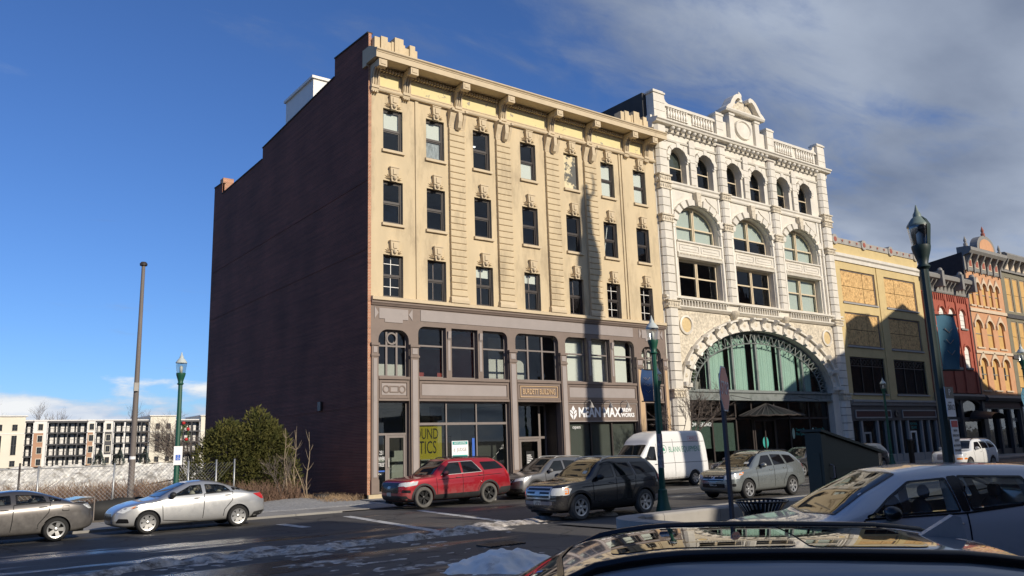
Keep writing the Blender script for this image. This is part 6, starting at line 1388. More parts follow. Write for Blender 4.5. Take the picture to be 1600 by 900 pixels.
# ---- white SUV far right
paint_mat('white_car', (.72, .72, .70), rough=.3)
S = suv(L=4.75, H=1.78, W=1.90, paint='white_car', xf=.95, xr=3.72, r=.38, hood=1.12, cowl=(1.35, 1.18), rf=2.0, rb=4.2, nose=.95, style='six', glass='tint_glass', rails=(2.0, 4.2, .58), railm='trim_black',
    win=[[(1.6, 1.18), (2.5, 1.2), (2.46, 1.58), (2.05, 1.57)], [(2.6, 1.2), (3.35, 1.22), (3.3, 1.58), (2.58, 1.6)], [(3.48, 1.22), (4.25, 1.26), (4.05, 1.56), (3.44, 1.58)]], wind=[(1.38, -.72), (1.3, 0), (1.38, .72), (1.95, .58), (1.92, 0), (1.95, -.58)],
    seams=[[(2.55, 1.18), (2.53, .4)], [(1.5, 1.15), (1.52, .4)]], handles=[(2.35, 1.05), (3.2, 1.08)], mirror=(1.75, 1.2),
    bits=[('headlight', [(.12, .82), (.6, .9), (.6, 1.02), (.2, 1.0)], 'lamp_clear', 'side'), ('headlight', [(-.9, .8), (-.5, .8), (-.5, .95), (-.9, 1.0)], 'lamp_clear', 'front'), ('indicator', [(-.92, .66), (-.6, .66), (-.6, .76), (-.92, .76)], 'lamp_amber', 'front'), ('grille', [(-.45, .66), (.45, .66), (.45, .96), (-.45, .96)], 'panel_grey', 'front')])
car7 = thing('parked_car', 'white SUV far down the street below the blue banner', 'car', (31.9, -11.5, gz(-11.5)), 0, VEH); make_car(S, car7)
# ---- cars glimpsed between the others
paint_mat('navy_car', (.02, .03, .08), rough=.25); paint_mat('dark_car', (.03, .032, .036), rough=.25)
base = dict(win=[[(1.5, 1.08), (2.45, 1.12), (2.42, 1.53), (2.05, 1.52)], [(2.54, 1.12), (3.4, 1.17), (3.2, 1.5), (2.52, 1.54)]], wind=[(1.3, -.68), (1.22, 0), (1.3, .68), (1.95, .55), (1.92, 0), (1.95, -.55)], mirror=(1.62, 1.1), handles=[(2.3, 1.0)],
    bits=[('headlight', [(.16, .80), (.66, .92), (.6, .82), (.26, .72)], 'lamp_clear', 'side'), ('headlight', [(-.84, .76), (-.5, .72), (-.5, .84), (-.84, .9)], 'lamp_clear', 'front'), ('headlight', [(.5, .72), (.84, .76), (.84, .9), (.5, .84)], 'lamp_clear', 'front'), ('grille', [(-.4, .6), (.4, .6), (.45, .82), (-.45, .82)], 'trim_black', 'front'), ('tail_light', [(4.2, 1.1), (4.45, 1.02), (4.48, .86), (4.3, .9)], 'lamp_red', 'side')])
for nm, p_, xx, hh in (('dark blue hatchback mostly hidden behind the grey-green SUV', 'navy_car', 17.3, 1.52), ('black crossover parked behind the dark blue hatchback', 'dark_car', 22.4, 1.66), ('dark SUV whose tail shows right of the green kiosk', 'dark_car', 28.2, 1.72)):
    S = suv(L=4.55, H=hh, W=1.82, paint=p_, style='five', **base)
    q = thing('parked_car', nm, 'car', (xx+2.27, -5.8, gz(-6)), 0, VEH); make_car(S, q)
# ---- high-roof van
paint_mat('van_white', (.78, .78, .76), rough=.35, coat=.6)
S = dict(L=5.95, W=2.05, r=.37, xf=.98, xr=4.72, paint='van_white', style='six', rr=.22, tw=.23, glass='car_glass',
    top=[(0, .80), (.06, 1.02), (.35, 1.20), (.85, 1.32), (1.05, 1.50), (1.62, 2.10), (1.78, 2.34), (2.25, 2.62), (2.8, 2.72), (5.3, 2.72), (5.75, 2.66), (5.90, 2.3), (5.95, 1.2)],
    bot=[(0, .38), (.15, .30), (5.8, .34), (5.95, .45)], belt=[(0, .8), (.5, 1.1), (1.2, 1.30), (5.9, 1.30), (5.95, 1.2)],
    plan=[(0, .66), (.08, .82), (.3, .92), (.8, .98), (2, 1.0), (5.5, 1.0), (5.85, .97), (5.95, .92)], roofw=[(0, .75), (1.05, .86), (1.7, .82), (2.6, .82), (5.8, .82), (5.95, .84)],
    win=[[(1.28, 1.34), (2.02, 1.30), (2.02, 1.96), (1.72, 1.98)]], wind=[(.98, -.80), (.92, 0), (.98, .80), (1.60, .76), (1.57, 0), (1.60, -.76)],
    seams=[[(2.12, 2.1), (2.10, .5)], [(1.12, 1.2), (1.16, .5)], [(3.3, 2.3), (3.3, .5)], [(2.3, 1.15), (5.7, 1.15)], [(2.3, 2.15), (5.8, 2.15)]], handles=[(1.95, 1.12)], hmat='plastic_black', mirror=(1.36, 1.40), mmat='plastic_black',
    bits=[('headlight', [(.14, .92), (.62, 1.12), (.58, .96), (.22, .80)], 'lamp_clear', 'side'), ('grille', [(-.6, .66), (.6, .66), (.6, .96), (-.6, .96)], 'plastic_black', 'front'), ('lower_bumper', [(-.9, .36), (.9, .36), (.9, .62), (-.9, .62)], 'plastic_black', 'front'), ('tail_light', [(5.78, 1.42), (5.92, 1.40), (5.93, 1.0), (5.82, 1.0)], 'lamp_red', 'side'), ('sill_cladding', [(1.5, .36), (4.2, .38), (4.2, .46), (1.5, .46)], 'panel_grey', 'side')])
S['xtra'] = [2.0, 3.2, 4.4, 5.5]
van = thing('delivery_van', 'white high-roof delivery van with green lettering parked before the arched building', 'van', (10.4+2.975, -5.0, gz(-6)), 0); cv = make_car(S, van)
mat('letter_green', (.02, .26, .14), .5); mat('letter_red', (.55, .03, .03), .5)
def side_text(c, txt, x, z, size, m_, sc=(1, 1), nm='lettering'):
    me = text_mesh(txt, size, m_, 0.0, sc, 'CENTER'); bm = bmesh.new(); bm.from_mesh(me); bmesh.ops.subdivide_edges(bm, edges=[e for e in bm.edges if e.calc_length() > .12], cuts=1)
    for v in bm.verts:
        p = c.at(x+v.co.x, z+v.co.y, .004); v.co = p if p else Vector((x-c.h, 0, z))
    bm.to_mesh(me); bm.free(); return sub(nm, me, c.root)
side_text(cv, 'BLANN EQUIPMENT', 4.15, 1.78, .34, 'letter_green', (.78, 1.15)); side_text(cv, 'ANSUL', 4.85, 2.30, .20, 'letter_red', (.95, 1))
cv.ring('logo_frame', [(4.45, 2.19), (5.25, 2.19), (5.25, 2.42), (4.45, 2.42)], .015, 'letter_red', rnd=0)
cv.ring('logo_ring', [(2.62+.2*math.cos(R(20*k)), 1.82+.2*math.sin(R(20*k))) for k in range(18)], .025, 'letter_green', rnd=0); cv.patch('logo', [(2.52, 1.74), (2.72, 1.74), (2.62, 1.93)], 'letter_green', 'side', .005, .05)
side_text(cv, '518-000-0000', 3.9, 1.05, .14, 'panel_grey') if False else None
# ---- silver crossover close by
paint_mat('steel_car', (.62, .62, .63), metal=.2, rough=.3)
S = suv(L=4.65, H=1.66, W=1.86, paint='steel_car', xf=.95, xr=3.67, r=.36, hood=1.04, cowl=(1.10, 1.10), rf=2.05, rb=4.0, tail=1.14, nose=.86, style='five', open=True, cab=(1.6, 3.95, .90, 1.52), seats=(2.40, 3.3), glass='clear_auto', rearglass='clear_auto', mmat='trim_black', hmat='chrome', xtra=[1.5, 1.8, 2.4, 2.8, 3.2],
    win=[[(1.50, 1.08), (2.62, 1.12), (2.56, 1.51), (2.10, 1.48), (1.80, 1.30)], [(2.74, 1.125), (3.62, 1.19), (3.50, 1.50), (2.70, 1.53)], [(3.72, 1.20), (4.12, 1.27), (3.62, 1.47)]],
    wind=[(1.16, -.72), (1.06, 0), (1.16, .72), (2.02, .58), (1.98, 0), (2.02, -.58)], rearwin=[(-.6, 1.2), (.6, 1.2), (.5, 1.5), (-.5, 1.5)],
    seams=[[(1.45, 1.06), (1.5, .36)], [(2.68, 1.11), (2.66, .3)], [(3.68, 1.18), (3.6, .8), (3.25, .5)]], handles=[(2.50, .99), (3.52, 1.04)], mirror=(1.74, 1.10),
    bits=[('headlight', [(.14, .78), (.7, .92), (.62, .82), (.26, .70)], 'lamp_clear', 'side'), ('window_surround', [(2.63, 1.12), (2.73, 1.122), (2.70, 1.53), (2.57, 1.52)], 'trim_black', 'side'), ('wiper', [(1.20, -.5), (1.22, -.5), (1.28, .1), (1.26, .1)], 'trim_black', 'top')], lines=[('window_chrome', [(1.46, 1.065), (2.68, 1.105), (4.15, 1.25)], .02, 'trim_black', 'side')])
car8 = thing('parked_car', 'silver crossover parked close by with see-through side windows', 'car', (-6.7, -28.2, gz(-28)), R(145-180), VEH); make_car(S, car8, 3)
# ---- foreground black SUV: only its roof shows
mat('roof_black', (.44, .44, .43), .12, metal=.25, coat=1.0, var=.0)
mat('roof_glass', (.006, .007, .008), .015, spec=.8)
S = suv(L=4.60, H=1.66, W=1.88, paint='roof_black', xf=.95, xr=3.6, r=.36, hood=1.05, cowl=(1.12, 1.10), rf=1.95, rb=4.0, tail=1.12, nose=.86, style='five', glass='tint_glass',
    win=[[(1.5, 1.10), (2.5, 1.12), (2.46, 1.48), (2.0, 1.46)], [(2.62, 1.12), (3.5, 1.17), (3.4, 1.47), (2.6, 1.50)]], wind=[(1.16, -.72), (1.06, 0), (1.16, .72), (1.90, .60), (1.85, 0), (1.90, -.60)], seams=[[(2.56, 1.1), (2.54, .3)]], mirror=(1.68, 1.1), roofw=[(0, .7), (1.12, .82), (1.95, .74), (2.8, .76), (4.0, .74), (4.45, .8), (4.6, .8)])
S.update(rails=(1.92, 4.05, .64), railm='trim_black', railh=.014, railr=.03)
FG = thing('parked_car', 'black SUV with glass roof and shark-fin aerial in the near foreground', 'car', (-13.78, -30.60, gz(-31)-.13), R(136-180), VEH)
S['lines'] = [('drip_chrome', [(1.55, 1.20), (2.02, 1.505), (2.6, 1.535), (3.4, 1.505)], .02, 'chrome', 'side')]
cf = make_car(S, FG, 3)
cf.patch('sunroof_glass', [(2.12, -.46), (2.12, .46), (3.0, .48), (3.0, -.48)], 'roof_glass', 'top', .004, .08, rnd=.08); cf.patch('sunroof_glass', [(3.05, -.48), (3.05, .48), (3.60, .46), (3.60, -.46)], 'roof_glass', 'top', .004, .08, rnd=.06)
p = cf.at(3.80, 0, .012, 'top'); m = MB(); m.prism([(-.13, -.02), (.12, -.02), (.105, .085), (.07, .095)], -.026, .026, 'y')
sub('shark_fin', m.mesh('shark_fin', 'steel_car', None, True, 40), FG, p)
for y_ in (-.545, .545): cf.line('roof_channel', [(2.0, y_), (4.0, y_)], .02, 'well_black', 'top', .003)
# ================================================================== street lamps
mat('lamp_green', (.012, .085, .052), .45, var=.15, vs=8)
mat('lamp_dark', (.012, .03, .028), .5, var=.15, vs=8)
glass_mat('globe_glass', (.86, .89, .88), base=.16, rough=.12)
mat('globe_dome', (.50, .55, .53), .55, spec=.3, var=.1, vs=10)
mat('globe_cap', (.16, .21, .19), .5, var=.1, vs=10)
mat('banner_blue', (.02, .06, .16), .8, var=.25, vs=3)
mat('banner_teal', (.05, .16, .24), .8, var=.2, vs=3)
def lamp_proto(paint):
    d = {}
    m = MB(); m.lathe([(.30, 0), (.30, .07), (.24, .10), (.17, .34), (.135, .62), (.14, .70), (.105, .74)], 20); d['base'] = m.mesh('base', paint, None, True, 35)
    m = MB(); n = 16; pr_ = [(.10, .74), (.085, 2.4), (.075, 4.78)]
    for k in range(n):
        for r, z in pr_: rr_ = r*(1 if k % 2 else .90); a = 2*math.pi*k/n; m.v.append((rr_*math.cos(a), rr_*math.sin(a), z))
    for k in range(n):
        j = (k+1) % n
        for q in range(2): m.f.append((k*3+q, j*3+q, j*3+q+1, k*3+q+1))
    d['pole'] = m.mesh('pole', paint, None, True, 25)
    m = MB(); m.lathe([(.08, 4.76), (.12, 4.80), (.11, 4.86), (.15, 4.98), (.20, 5.10), (.215, 5.16), (.215, 5.20), (.0, 5.20)], 20); d['collar'] = m.mesh('collar', paint, None, True, 35)
    m = MB(); m.lathe([(.185, 5.20), (.20, 5.24), (.245, 5.50), (.255, 5.56), (.24, 5.60)], 20); d['globe'] = m.mesh('globe', 'globe_glass', None, True, 40)
    m = MB(); m.lathe([(.262, 5.56), (.262, 5.59), (.20, 5.66), (.14, 5.72), (.10, 5.74), (.09, 5.80), (.05, 5.85), (.035, 5.90), (.012, 5.97), (0, 5.98)], 16); d['cap'] = m.mesh('cap', 'globe_dome' if paint == 'lamp_green' else 'globe_cap', None, True, 40)
    m = MB(); m.lathe([(0, 5.2), (.05, 5.2), (.06, 5.42), (0, 5.48)], 10); d['bulb'] = m.mesh('bulb', 'white_paint', None, True)
    return d
def slim(d, k):
    for q in ('collar', 'globe', 'cap'):
        for v in d[q].vertices: f = k if v.co.z > 4.85 else 1.0; v.co.x *= f; v.co.y *= f
    return d
LG, LD = slim(lamp_proto('lamp_green'), .76), slim(lamp_proto('lamp_dark'), .76)
def street_lamp(loc, label, proto=LG, sc=1.0):
    t = thing('street_lamp', label, 'street lamp', loc, 0, 'acorn street lamps'); t.scale = (sc, sc, sc)
    for k in ('base', 'pole', 'collar', 'globe', 'cap', 'bulb'): sub(k, proto[k], t)
    return t
def banner(t, ang, z0, z1, w, m_, wave=.05, sc=1.0, letters=True):
    """cloth banner held by two arms, a part of its lamp post"""
    d = Vector((math.cos(ang), math.sin(ang), 0)); nrm = Vector((-d.y, d.x, 0))
    for z in (z0, z1): m = MB(); m.bar(d*.05+Vector((0, 0, z)), d*(w+.14)+Vector((0, 0, z)), .018); sub('banner_arm', m.mesh('banner_arm', 'dark_frame'), t)
    m = MB(); nu, nv = 8, 14
    for j in range(nv+1):
        for i in range(nu+1):
            u, v = i/nu, j/nv; p = d*(.12+w*u*(1-.05*math.sin(math.pi*v)*u))+Vector((0, 0, z0+(z1-z0)*v))+nrm*wave*(math.sin(v*5+u*2)*u*1.2); m.v.append(tuple(p))
    for j in range(nv):
        for i in range(nu): a = j*(nu+1)+i; m.f.append((a, a+1, a+nu+2, a+nu+1))
    b = sub('banner', m.mesh('banner', m_, None, True), t)
    m = MB()
    for k in range(3): # faded chevrons printed on the cloth
        zc = z0+(z1-z0)*(.3+.2*k); p0, p1, p2 = d*(.12+w*.3), d*(.12+w*.5), d*(.12+w*.7)
        for s in (.035, -.035): m.tube([tuple(p0+nrm*s+Vector((0, 0, zc+.05))), tuple(p1+nrm*s+Vector((0, 0, zc-.03))), tuple(p2+nrm*s+Vector((0, 0, zc+.05)))], .008, 4)
    sub('banner_print', m.mesh('banner_print', 'panel_grey'), b)
la = street_lamp((-8.95, -2.8, gz(-2.8)+.04), 'green street lamp with an accessible-parking sign beside the empty lot')
m = MB(); m.box(-.15, .15, -.125, -.115, 1.90, 2.56); sg = sub('parking_sign', m.mesh('parking_sign', 'white_print'), la)
m = MB(); m.box(-.085, .085, -.129, -.1251, 2.06, 2.26); m2 = sub('blue_square', m.mesh('blue_square', 'blue_print'), sg)
m = MB(); m.ellipsoid((0, -.131, 2.225), (.014, .003, .014), 8, 4); m.tube([(0, -.131, 2.205), (.004, -.131, 2.15), (.04, -.131, 2.15), (.055, -.131, 2.10)], .007, 4); m.tube([(.03*math.cos(R(a))-.004, -.131, 2.125+.034*math.sin(R(a))) for a in range(100, 380, 20)], .006, 4); sub('wheelchair_symbol', m.mesh('wheelchair_symbol', 'white_print'), sg)
mat('wreath_red', (.45, .02, .02), .6); mat('wreath_green', (.08, .12, .04), .8)
m = MB(); rr = random.Random(4)
for k in range(60):
    a = rr.uniform(0, 6.28); c_ = Vector((.22+.12*math.cos(a), -.05+rr.uniform(-.1, .1), 3.0+.30*math.sin(a))); e = c_+Vector((rr.uniform(-.1, .1), rr.uniform(-.1, .1), rr.uniform(-.16, .1))); m.tube([tuple(c_), tuple(e)], [.02, .004], 4)
wr = sub('winter_spray', m.mesh('winter_spray', 'wreath_green'), la); m = MB()
for q in ((.14, -.14, 3.38), (.30, -.16, 3.16), (.26, -.12, 2.80)): m.ellipsoid(q, (.07, .05, .06), 8, 5)
sub('red_bow', m.mesh('red_bow', 'wreath_red', None, True), wr)
lb = street_lamp((1.35, -16.6, gz(-16.6)), 'green street lamp with a blue banner and paper stickers behind the low concrete wall'); banner(lb, R(180), 3.32, 4.28, .50, 'banner_blue')
mat('sticker_mix', (.30, .28, .28), .8, var=.9, vs=13, col2=(.42, .10, .12), c2s=9, c2t=(.6, .64))
m = MB(); m.lathe([(.099, 1.35), (.0925, 2.35)], 16, (0, 0, 0), 'z', R(170), R(350)); sub('stickers', m.mesh('stickers', 'sticker_mix', None, True), lb)
m = MB(); m.lathe([(.160, 5.21), (.196, 5.50), (.204, 5.58), (.156, 5.68), (.095, 5.74)], 12, (0, 0, 0), 'z', R(-110), R(75)); LD['shield'] = m.mesh('shield', 'lamp_dark', None, True, 40)
lc = street_lamp((-.60, -26.0, gz(-26)), 'tall dark street lamp with blue banner and parking signs near the silver crossover', LD, 1.12); sub('shield', LD['shield'], lc); banner(lc, R(-24), 2.92, 3.92, .40, 'banner_teal', .05)
def pole_sign(t, y, x, z0, z1, w, m_, name='sign'):
    m = MB(); m.box(x-w/2, x+w/2, y-.01, y, z0, z1); return sub(name, m.mesh(name, m_), t)
s1 = pole_sign(lc, -.11, .07, 2.10, 2.62, .30, 'white_print', 'parking_sign'); m = MB(); m.box(-.08, .22, -.124, -.121, 2.42, 2.62); sub('sign_head', m.mesh('sign_head', 'black_paint'), s1)
for t_, sz, x_, z_, m_ in (('P', .16, .07, 2.52, 'white_print'), ('zone', .06, .04, 2.35, 'room_grey'), ('2012', .13, .07, 2.26, 'black_paint')): sub('lettering', text_mesh(t_, sz, m_, .001), s1, (x_, -.127, z_), (math.pi/2, 0, 0))
s2 = pole_sign(lc, -.11, .11, 1.45, 2.05, .26, 'white_print', 'notice_sign'); m = MB(); m.box(-.0, .22, -.124, -.121, 1.92, 2.03); sub('sign_head', m.mesh('sign_head', 'letter_red'), s2)
for k, t_ in enumerate(('SNOW', 'EMERGENCY', 'ROUTE', 'NO PARKING', 'TOW AWAY')): sub('lettering', text_mesh(t_, .055, 'black_paint', .001, (.8, 1)), s2, (.11, -.127, 1.86-k*.085), (math.pi/2, 0, 0))
ld = street_lamp((14.6, -4.4, gz(-4.4)+.12), 'slim green street lamp on the far pavement between the two big buildings')
le = street_lamp((37.5, -4.1, gz(-4)+.12), 'distant street lamp before the yellow boarded building')
lf = street_lamp((28.0, -16.7, gz(-16.7)), 'street lamp with a teal banner at the right edge', LG, 1.07); banner(lf, R(180), 2.9, 3.9, .5, 'banner_teal')
# ---- brown pole
mat('pole_brown', (.17, .145, .13), .7, var=.2, vs=2, stretch=(1, 1, .2))
fp = thing('steel_pole', 'tall leaning brown pole with a small cap in the empty lot', 'pole', (-9.2, 3.0, 0.0)); m = MB(); m.lathe([(.125, -.1), (.12, 3), (.085, 8), (.075, 10.4)], 14, (-9.2, 3, 0)); m.build('shaft', 'pole_brown', fp, smooth=True); m = MB(); m.lathe([(.09, 10.4), (.15, 10.42), (.16, 10.5), (.10, 10.58), (0, 10.6)], 14, (-9.2, 3, 0)); m.build('cap', 'dark_frame', fp, smooth=True, angle=40)
m = MB(); m.box(-9.34, -9.16, 2.78, 2.87, 5.0, 5.35); m.build('junction_box', 'concrete', fp); m = MB(); m.lathe([(.126, 2.2), (.125, 2.32)], 14, (-9.2, 3, 0)); m.build('white_band', 'white_print', fp)
# ---- chain-link fence
mat('galvanised', (.42, .43, .43), .45, metal=.6); mat('fence_wire', (.36, .36, .35), .5, metal=.4)
fe = thing('chain_link_fence', 'chain-link fence with dark and galvanised posts along the empty lot', 'fence', (-16, .6, 0))
def fpath(x): return .6 if x < -9 else .6+(x+9)*.45
xs = [-22, -19.2, -16.4, -13.45, -12.85, -10.35, -7.4, -6.1, -5.2]
for k, x in enumerate(xs):
    y = fpath(x); m = MB(); m.tube([(x, y, 0), (x+(.03 if k == 5 else 0), y, 2.08 if k != 3 else 2.2)], .035, 8); m.build('post', 'dark_frame' if k in (3,) else 'galvanised', fe, smooth=True)
m = MB()
for a, b in zip(xs[:6], xs[1:6]): m.tube([(a, fpath(a), 1.98), (b, fpath(b), 1.98)], .02, 5)
m.build('top_rail', 'galvanised', fe)
m = MB(); x = -22.0
while x < -5.2:
    for s in (-1, 1):
        x2 = x+s*1.9
        a = (x, fpath(x), .06 if s > 0 else .06); b = (x2, fpath(x2), 1.96)
        if -22 <= x2 <= -5.2: m.tube([a, b], .0055, 3, False)
    x += .15
tag(m.build('wire_mesh', 'fence_wire', fe), kind='stuff')
sf_ = thing('silt_barrier', 'sagging black fabric barrier at the foot of the fence', 'barrier', (-11.5, .3, 0)); m = MB(); n_ = 30; vs = []
for k in range(n_+1): x = -15.0+k*.23; vs += [(x, .35+.06*math.sin(k*.9), .0), (x, .33+.05*math.sin(k*1.3), .72+.10*math.sin(k*.35)-.02*(k % 3))]
m.add(vs, [(2*k, 2*k+2, 2*k+3, 2*k+1) for k in range(n_)]); fb = m.build('fabric', mat('silt_black', (.015, .015, .015), .7, var=.2, vs=3), sf_, smooth=True)
fb.modifiers.new('t', 'SOLIDIFY').thickness = .01
for x in (-15, -13, -11, -9, -8.1): m = MB(); m.box(x-.02, x+.02, .28, .32, 0, .9); m.build('stake', 'pole_brown', sf_)
# ---- vegetation
def leaf_mat(name, c1, c2):
    m = bpy.data.materials.new(name); m.use_nodes = True; MT[name] = m; t = m.node_tree; b = t.nodes['Principled BSDF']; b.inputs['Roughness'].default_value = .75; b.inputs['Specular IOR Level'].default_value = .2
    g = t.nodes.new('ShaderNodeNewGeometry'); n = t.nodes.new('ShaderNodeTexNoise'); n.inputs['Scale'].default_value = 2.2; n.inputs['Detail'].default_value = 5; t.links.new(g.outputs['Position'], n.inputs['Vector'])
    r = t.nodes.new('ShaderNodeValToRGB'); t.links.new(n.outputs[0], r.inputs[0]); r.color_ramp.elements[0].position = .3; r.color_ramp.elements[1].position = .7; r.color_ramp.elements[0].color = (*c1, 1); r.color_ramp.elements[1].color = (*c2, 1); t.links.new(r.outputs[0], b.inputs['Base Color'])
leaf_mat('yew_leaf', (.042, .052, .014), (.135, .125, .036)); mat('bark', (.10, .075, .055), .9, var=.25, vs=5); mat('twig_pale', (.30, .235, .16), .85, var=.2, vs=4); mat('twig_grey', (.16, .13, .11), .9, var=.2, vs=4); mat('dry_grass', (.34, .235, .14), .9, var=.35, vs=2.5); mat('dry_weed', (.20, .125, .085), .9, var=.35, vs=2.5)
def evergreen(loc, label, lobes, seed, n=11000):
    t = thing('evergreen_shrub', label, 'shrub', loc, 0, 'evergreens against the brick wall'); rr = random.Random(seed); m = MB()
    m.tube([(loc[0], loc[1], 0), (loc[0]+.1, loc[1], 1.2), (loc[0], loc[1]+.1, 2.6)], [.14, .1, .04], 7); m.build('trunk', 'bark', t)
    m = MB(); tot = sum(l[3]*l[4] for l in lobes)
    for (cx, cy, cz, rx, rz_) in lobes:
        k = int(n*rx*rz_/tot)
        for _ in range(k):
            while True:
                d = Vector((rr.gauss(0, 1), rr.gauss(0, 1), rr.gauss(0, 1))); 
                if d.length > .1: break
            d.normalize(); f = rr.uniform(.40, 1.16)**.6; taper = 1-.35*max(0, d.z)
            p = Vector((cx+d.x*rx*f*taper, cy+d.y*rx*f*taper, cz+d.z*rz_*f))
            if p.z < .12 or p.x > -.15: continue
            u = (d+Vector((rr.uniform(-.6, .6), rr.uniform(-.6, .6), rr.uniform(-.1, .9)))).normalized(); v = u.cross(Vector((rr.uniform(-1, 1), rr.uniform(-1, 1), rr.uniform(-1, 1)))).normalized(); s = rr.uniform(.05, .17); wv = s*.36
            m.add([tuple(p-v*wv), tuple(p+u*s*.6+v*wv*.3), tuple(p+u*s*1.5), tuple(p+u*s*.4-v*wv*1.4)], [(0, 1, 2, 3)])
    m.build('crown', 'yew_leaf', t)
evergreen((-4.35, 5.5, 0), 'broad dark green evergreen nearer the lamp post', [(-4.55, 5.4, 2.0, 1.3, 1.75), (-5.35, 5.6, 1.6, .95, 1.35), (-3.9, 5.2, 1.8, 1.05, 1.7), (-4.5, 5.5, 3.05, .95, .85), (-6.0, 5.8, 1.0, .7, .95), (-5.0, 5.2, 2.9, .7, .7), (-3.6, 4.9, 2.9, .7, .8)], 1, 9500)
evergreen((-2.9, 5.2, 0), 'tall pointed evergreen close to the brick wall', [(-3.0, 5.2, 2.2, 1.2, 1.95), (-3.3, 5.1, 3.45, .75, .95), (-2.3, 5.2, 1.9, .95, 1.6), (-3.1, 4.9, 1.2, 1.1, 1.2), (-2.6, 5.0, 3.0, .75, .8), (-1.9, 5.0, 1.2, .8, 1.2)], 2, 9500)
def bare(m, p, d, ln, r, depth, rr, spread=.55, k=3):
    q = p+d*ln; mid = p+d*ln*.5+Vector((rr.uniform(-1, 1), rr.uniform(-1, 1), rr.uniform(-.5, .5)))*ln*.06
    m.tube([tuple(p), tuple(mid), tuple(q)], [r, r*.85, r*.62], 5 if r > .02 else 3, False)
    if depth == 0: return
    for _ in range(k):
        nd = (d+Vector((rr.uniform(-1, 1), rr.uniform(-1, 1), rr.uniform(-.5, .8)))*spread).normalized(); s = rr.uniform(.35, 1.0)
        bare(m, p+d*ln*s, nd, ln*rr.uniform(.55, .85), max(.006, r*.55), depth-1, rr, spread, k)
def bare_tree(name, loc, label, h, r, depth, seed, m_, trunk_h, k=3, spread=.55, lean=(0, 0), group='bare trees and saplings'):
    t = thing(name, label, 'tree', loc, 0, group); rr = random.Random(seed); d = Vector((lean[0], lean[1], 1)).normalized()
    m = MB(); base = Vector(loc); top = base+d*trunk_h; m.tube([tuple(base), tuple((base+top)/2), tuple(top)], [r, r*.85, r*.7], 7); m.build('trunk', m_, t)
    m = MB()
    for _ in range(k+1):
        nd = (d+Vector((rr.uniform(-1, 1), rr.uniform(-1, 1), rr.uniform(-.2, .8)))*spread).normalized(); bare(m, base+d*trunk_h*rr.uniform(.6, 1), nd, (h-trunk_h)*.48, r*.6, depth, rr, spread, k)
    m.build('crown', m_, t); return t
bare_tree('bare_tree', (-5.3, 9.5, 0), 'dark bare arching tree behind the lamp with the parking sign', 4.3, .07, 4, 21, 'twig_grey', 1.2, 4, .95)
for k, (x, y, h) in enumerate(((-2.6, 2.9, 3.3), (-2.1, 3.2, 3.2), (-1.6, 3.0, 3.1))):
    t = thing('sapling', ('leftmost', 'middle', 'rightmost')[k]+' of three upright bare saplings before the brick wall', 'tree', (x, y, .1), 0, 'bare trees and saplings'); rr = random.Random(140+k); m = MB()
    P = [Vector((x+.05*math.sin(j*1.3+k)+.05*j*(k-1)*.4, y, .1+h*j/7)) for j in range(8)]; m.tube([tuple(p) for p in P], [.034-.0036*j for j in range(8)], 6); m.build('trunk', 'twig_pale', t); m = MB()
    for _ in range(11): q = P[rr.randint(1, 6)]; e = q+Vector((rr.uniform(-.5, .5), rr.uniform(-.3, .3), rr.uniform(.2, .7))); f = (q+e)/2+Vector((0, 0, -.05)); m.tube([tuple(q), tuple(f), tuple(e)], [.014, .010, .004], 4, False)
    for _ in range(2): bx = rr.uniform(-.9, .2); m.tube([(x, y, .15), (x+bx*.5, y, 1.0), (x+bx, y+.1, rr.uniform(1.6, 2.4))], [.022, .016, .006], 5, False)
    m.build('crown', 'twig_pale', t)
bare_tree('bare_bush', (-3.0, 2.6, .1), 'pale multi-stemmed bare bush in front of the evergreens', 2.3, .028, 3, 51, 'twig_grey', .3, 3, .75)
bare_tree('street_tree', (17.6, -3.6, .12), 'leafless street tree with dense twigs in front of the great arch', 4.9, .07, 5, 63, 'twig_grey', 1.7, 3, .7)
# dry brush behind the fence
def brush(name, label, cnt, region, h0, h1, m_, seed):
    m = MB(); rr = random.Random(seed)
    for _ in range(cnt):
        x, y = region(rr); h = rr.uniform(h0, h1); p = Vector((x, y, -.02)); l = Vector((rr.uniform(-.35, .35), rr.uniform(-.35, .35), 1))
        q = p+l*h*.6; e = q+(l+Vector((rr.uniform(-.5, .5), rr.uniform(-.5, .5), -.1)))*h*.4
        m.tube([tuple(p), tuple(q), tuple(e)], [.014, .010, .004], 3, False)
        for _k in range(3):
            s = p.lerp(q, rr.uniform(.4, 1)); e2 = s+Vector((rr.uniform(-.3, .3), rr.uniform(-.3, .3), rr.uniform(.05, .35))); m.tube([tuple(s), tuple(e2)], [.008, .003], 3, False)
    o = m.build(name, m_); tag(o, label, 'dry brush', kind='stuff'); return o
brush('dry_brush', 'tangle of brown dead weeds behind the chain-link fence', 2600, lambda r: (r.uniform(-20, -6.5), r.uniform(3.2, 9)), .5, 1.45, 'dry_weed', 5)
brush('dry_grass', 'pale dry grass along the far edge of the lot', 1700, lambda r: (r.uniform(-16, -3), r.uniform(9, 22)), .5, 1.2, 'dry_grass', 6)
brush('dry_brush', 'reddish dead weeds at the foot of the evergreens', 900, lambda r: (r.uniform(-6.2, -2.0), r.uniform(2.4, 3.9)), .3, 1.25, 'dry_weed', 8)
brush('straw', 'scattered yellow straw at the foot of the brick wall', 420, lambda r: (r.uniform(-2.0, -.25), r.uniform(-.2, 3.4)), .12, .24, 'dry_grass', 9)
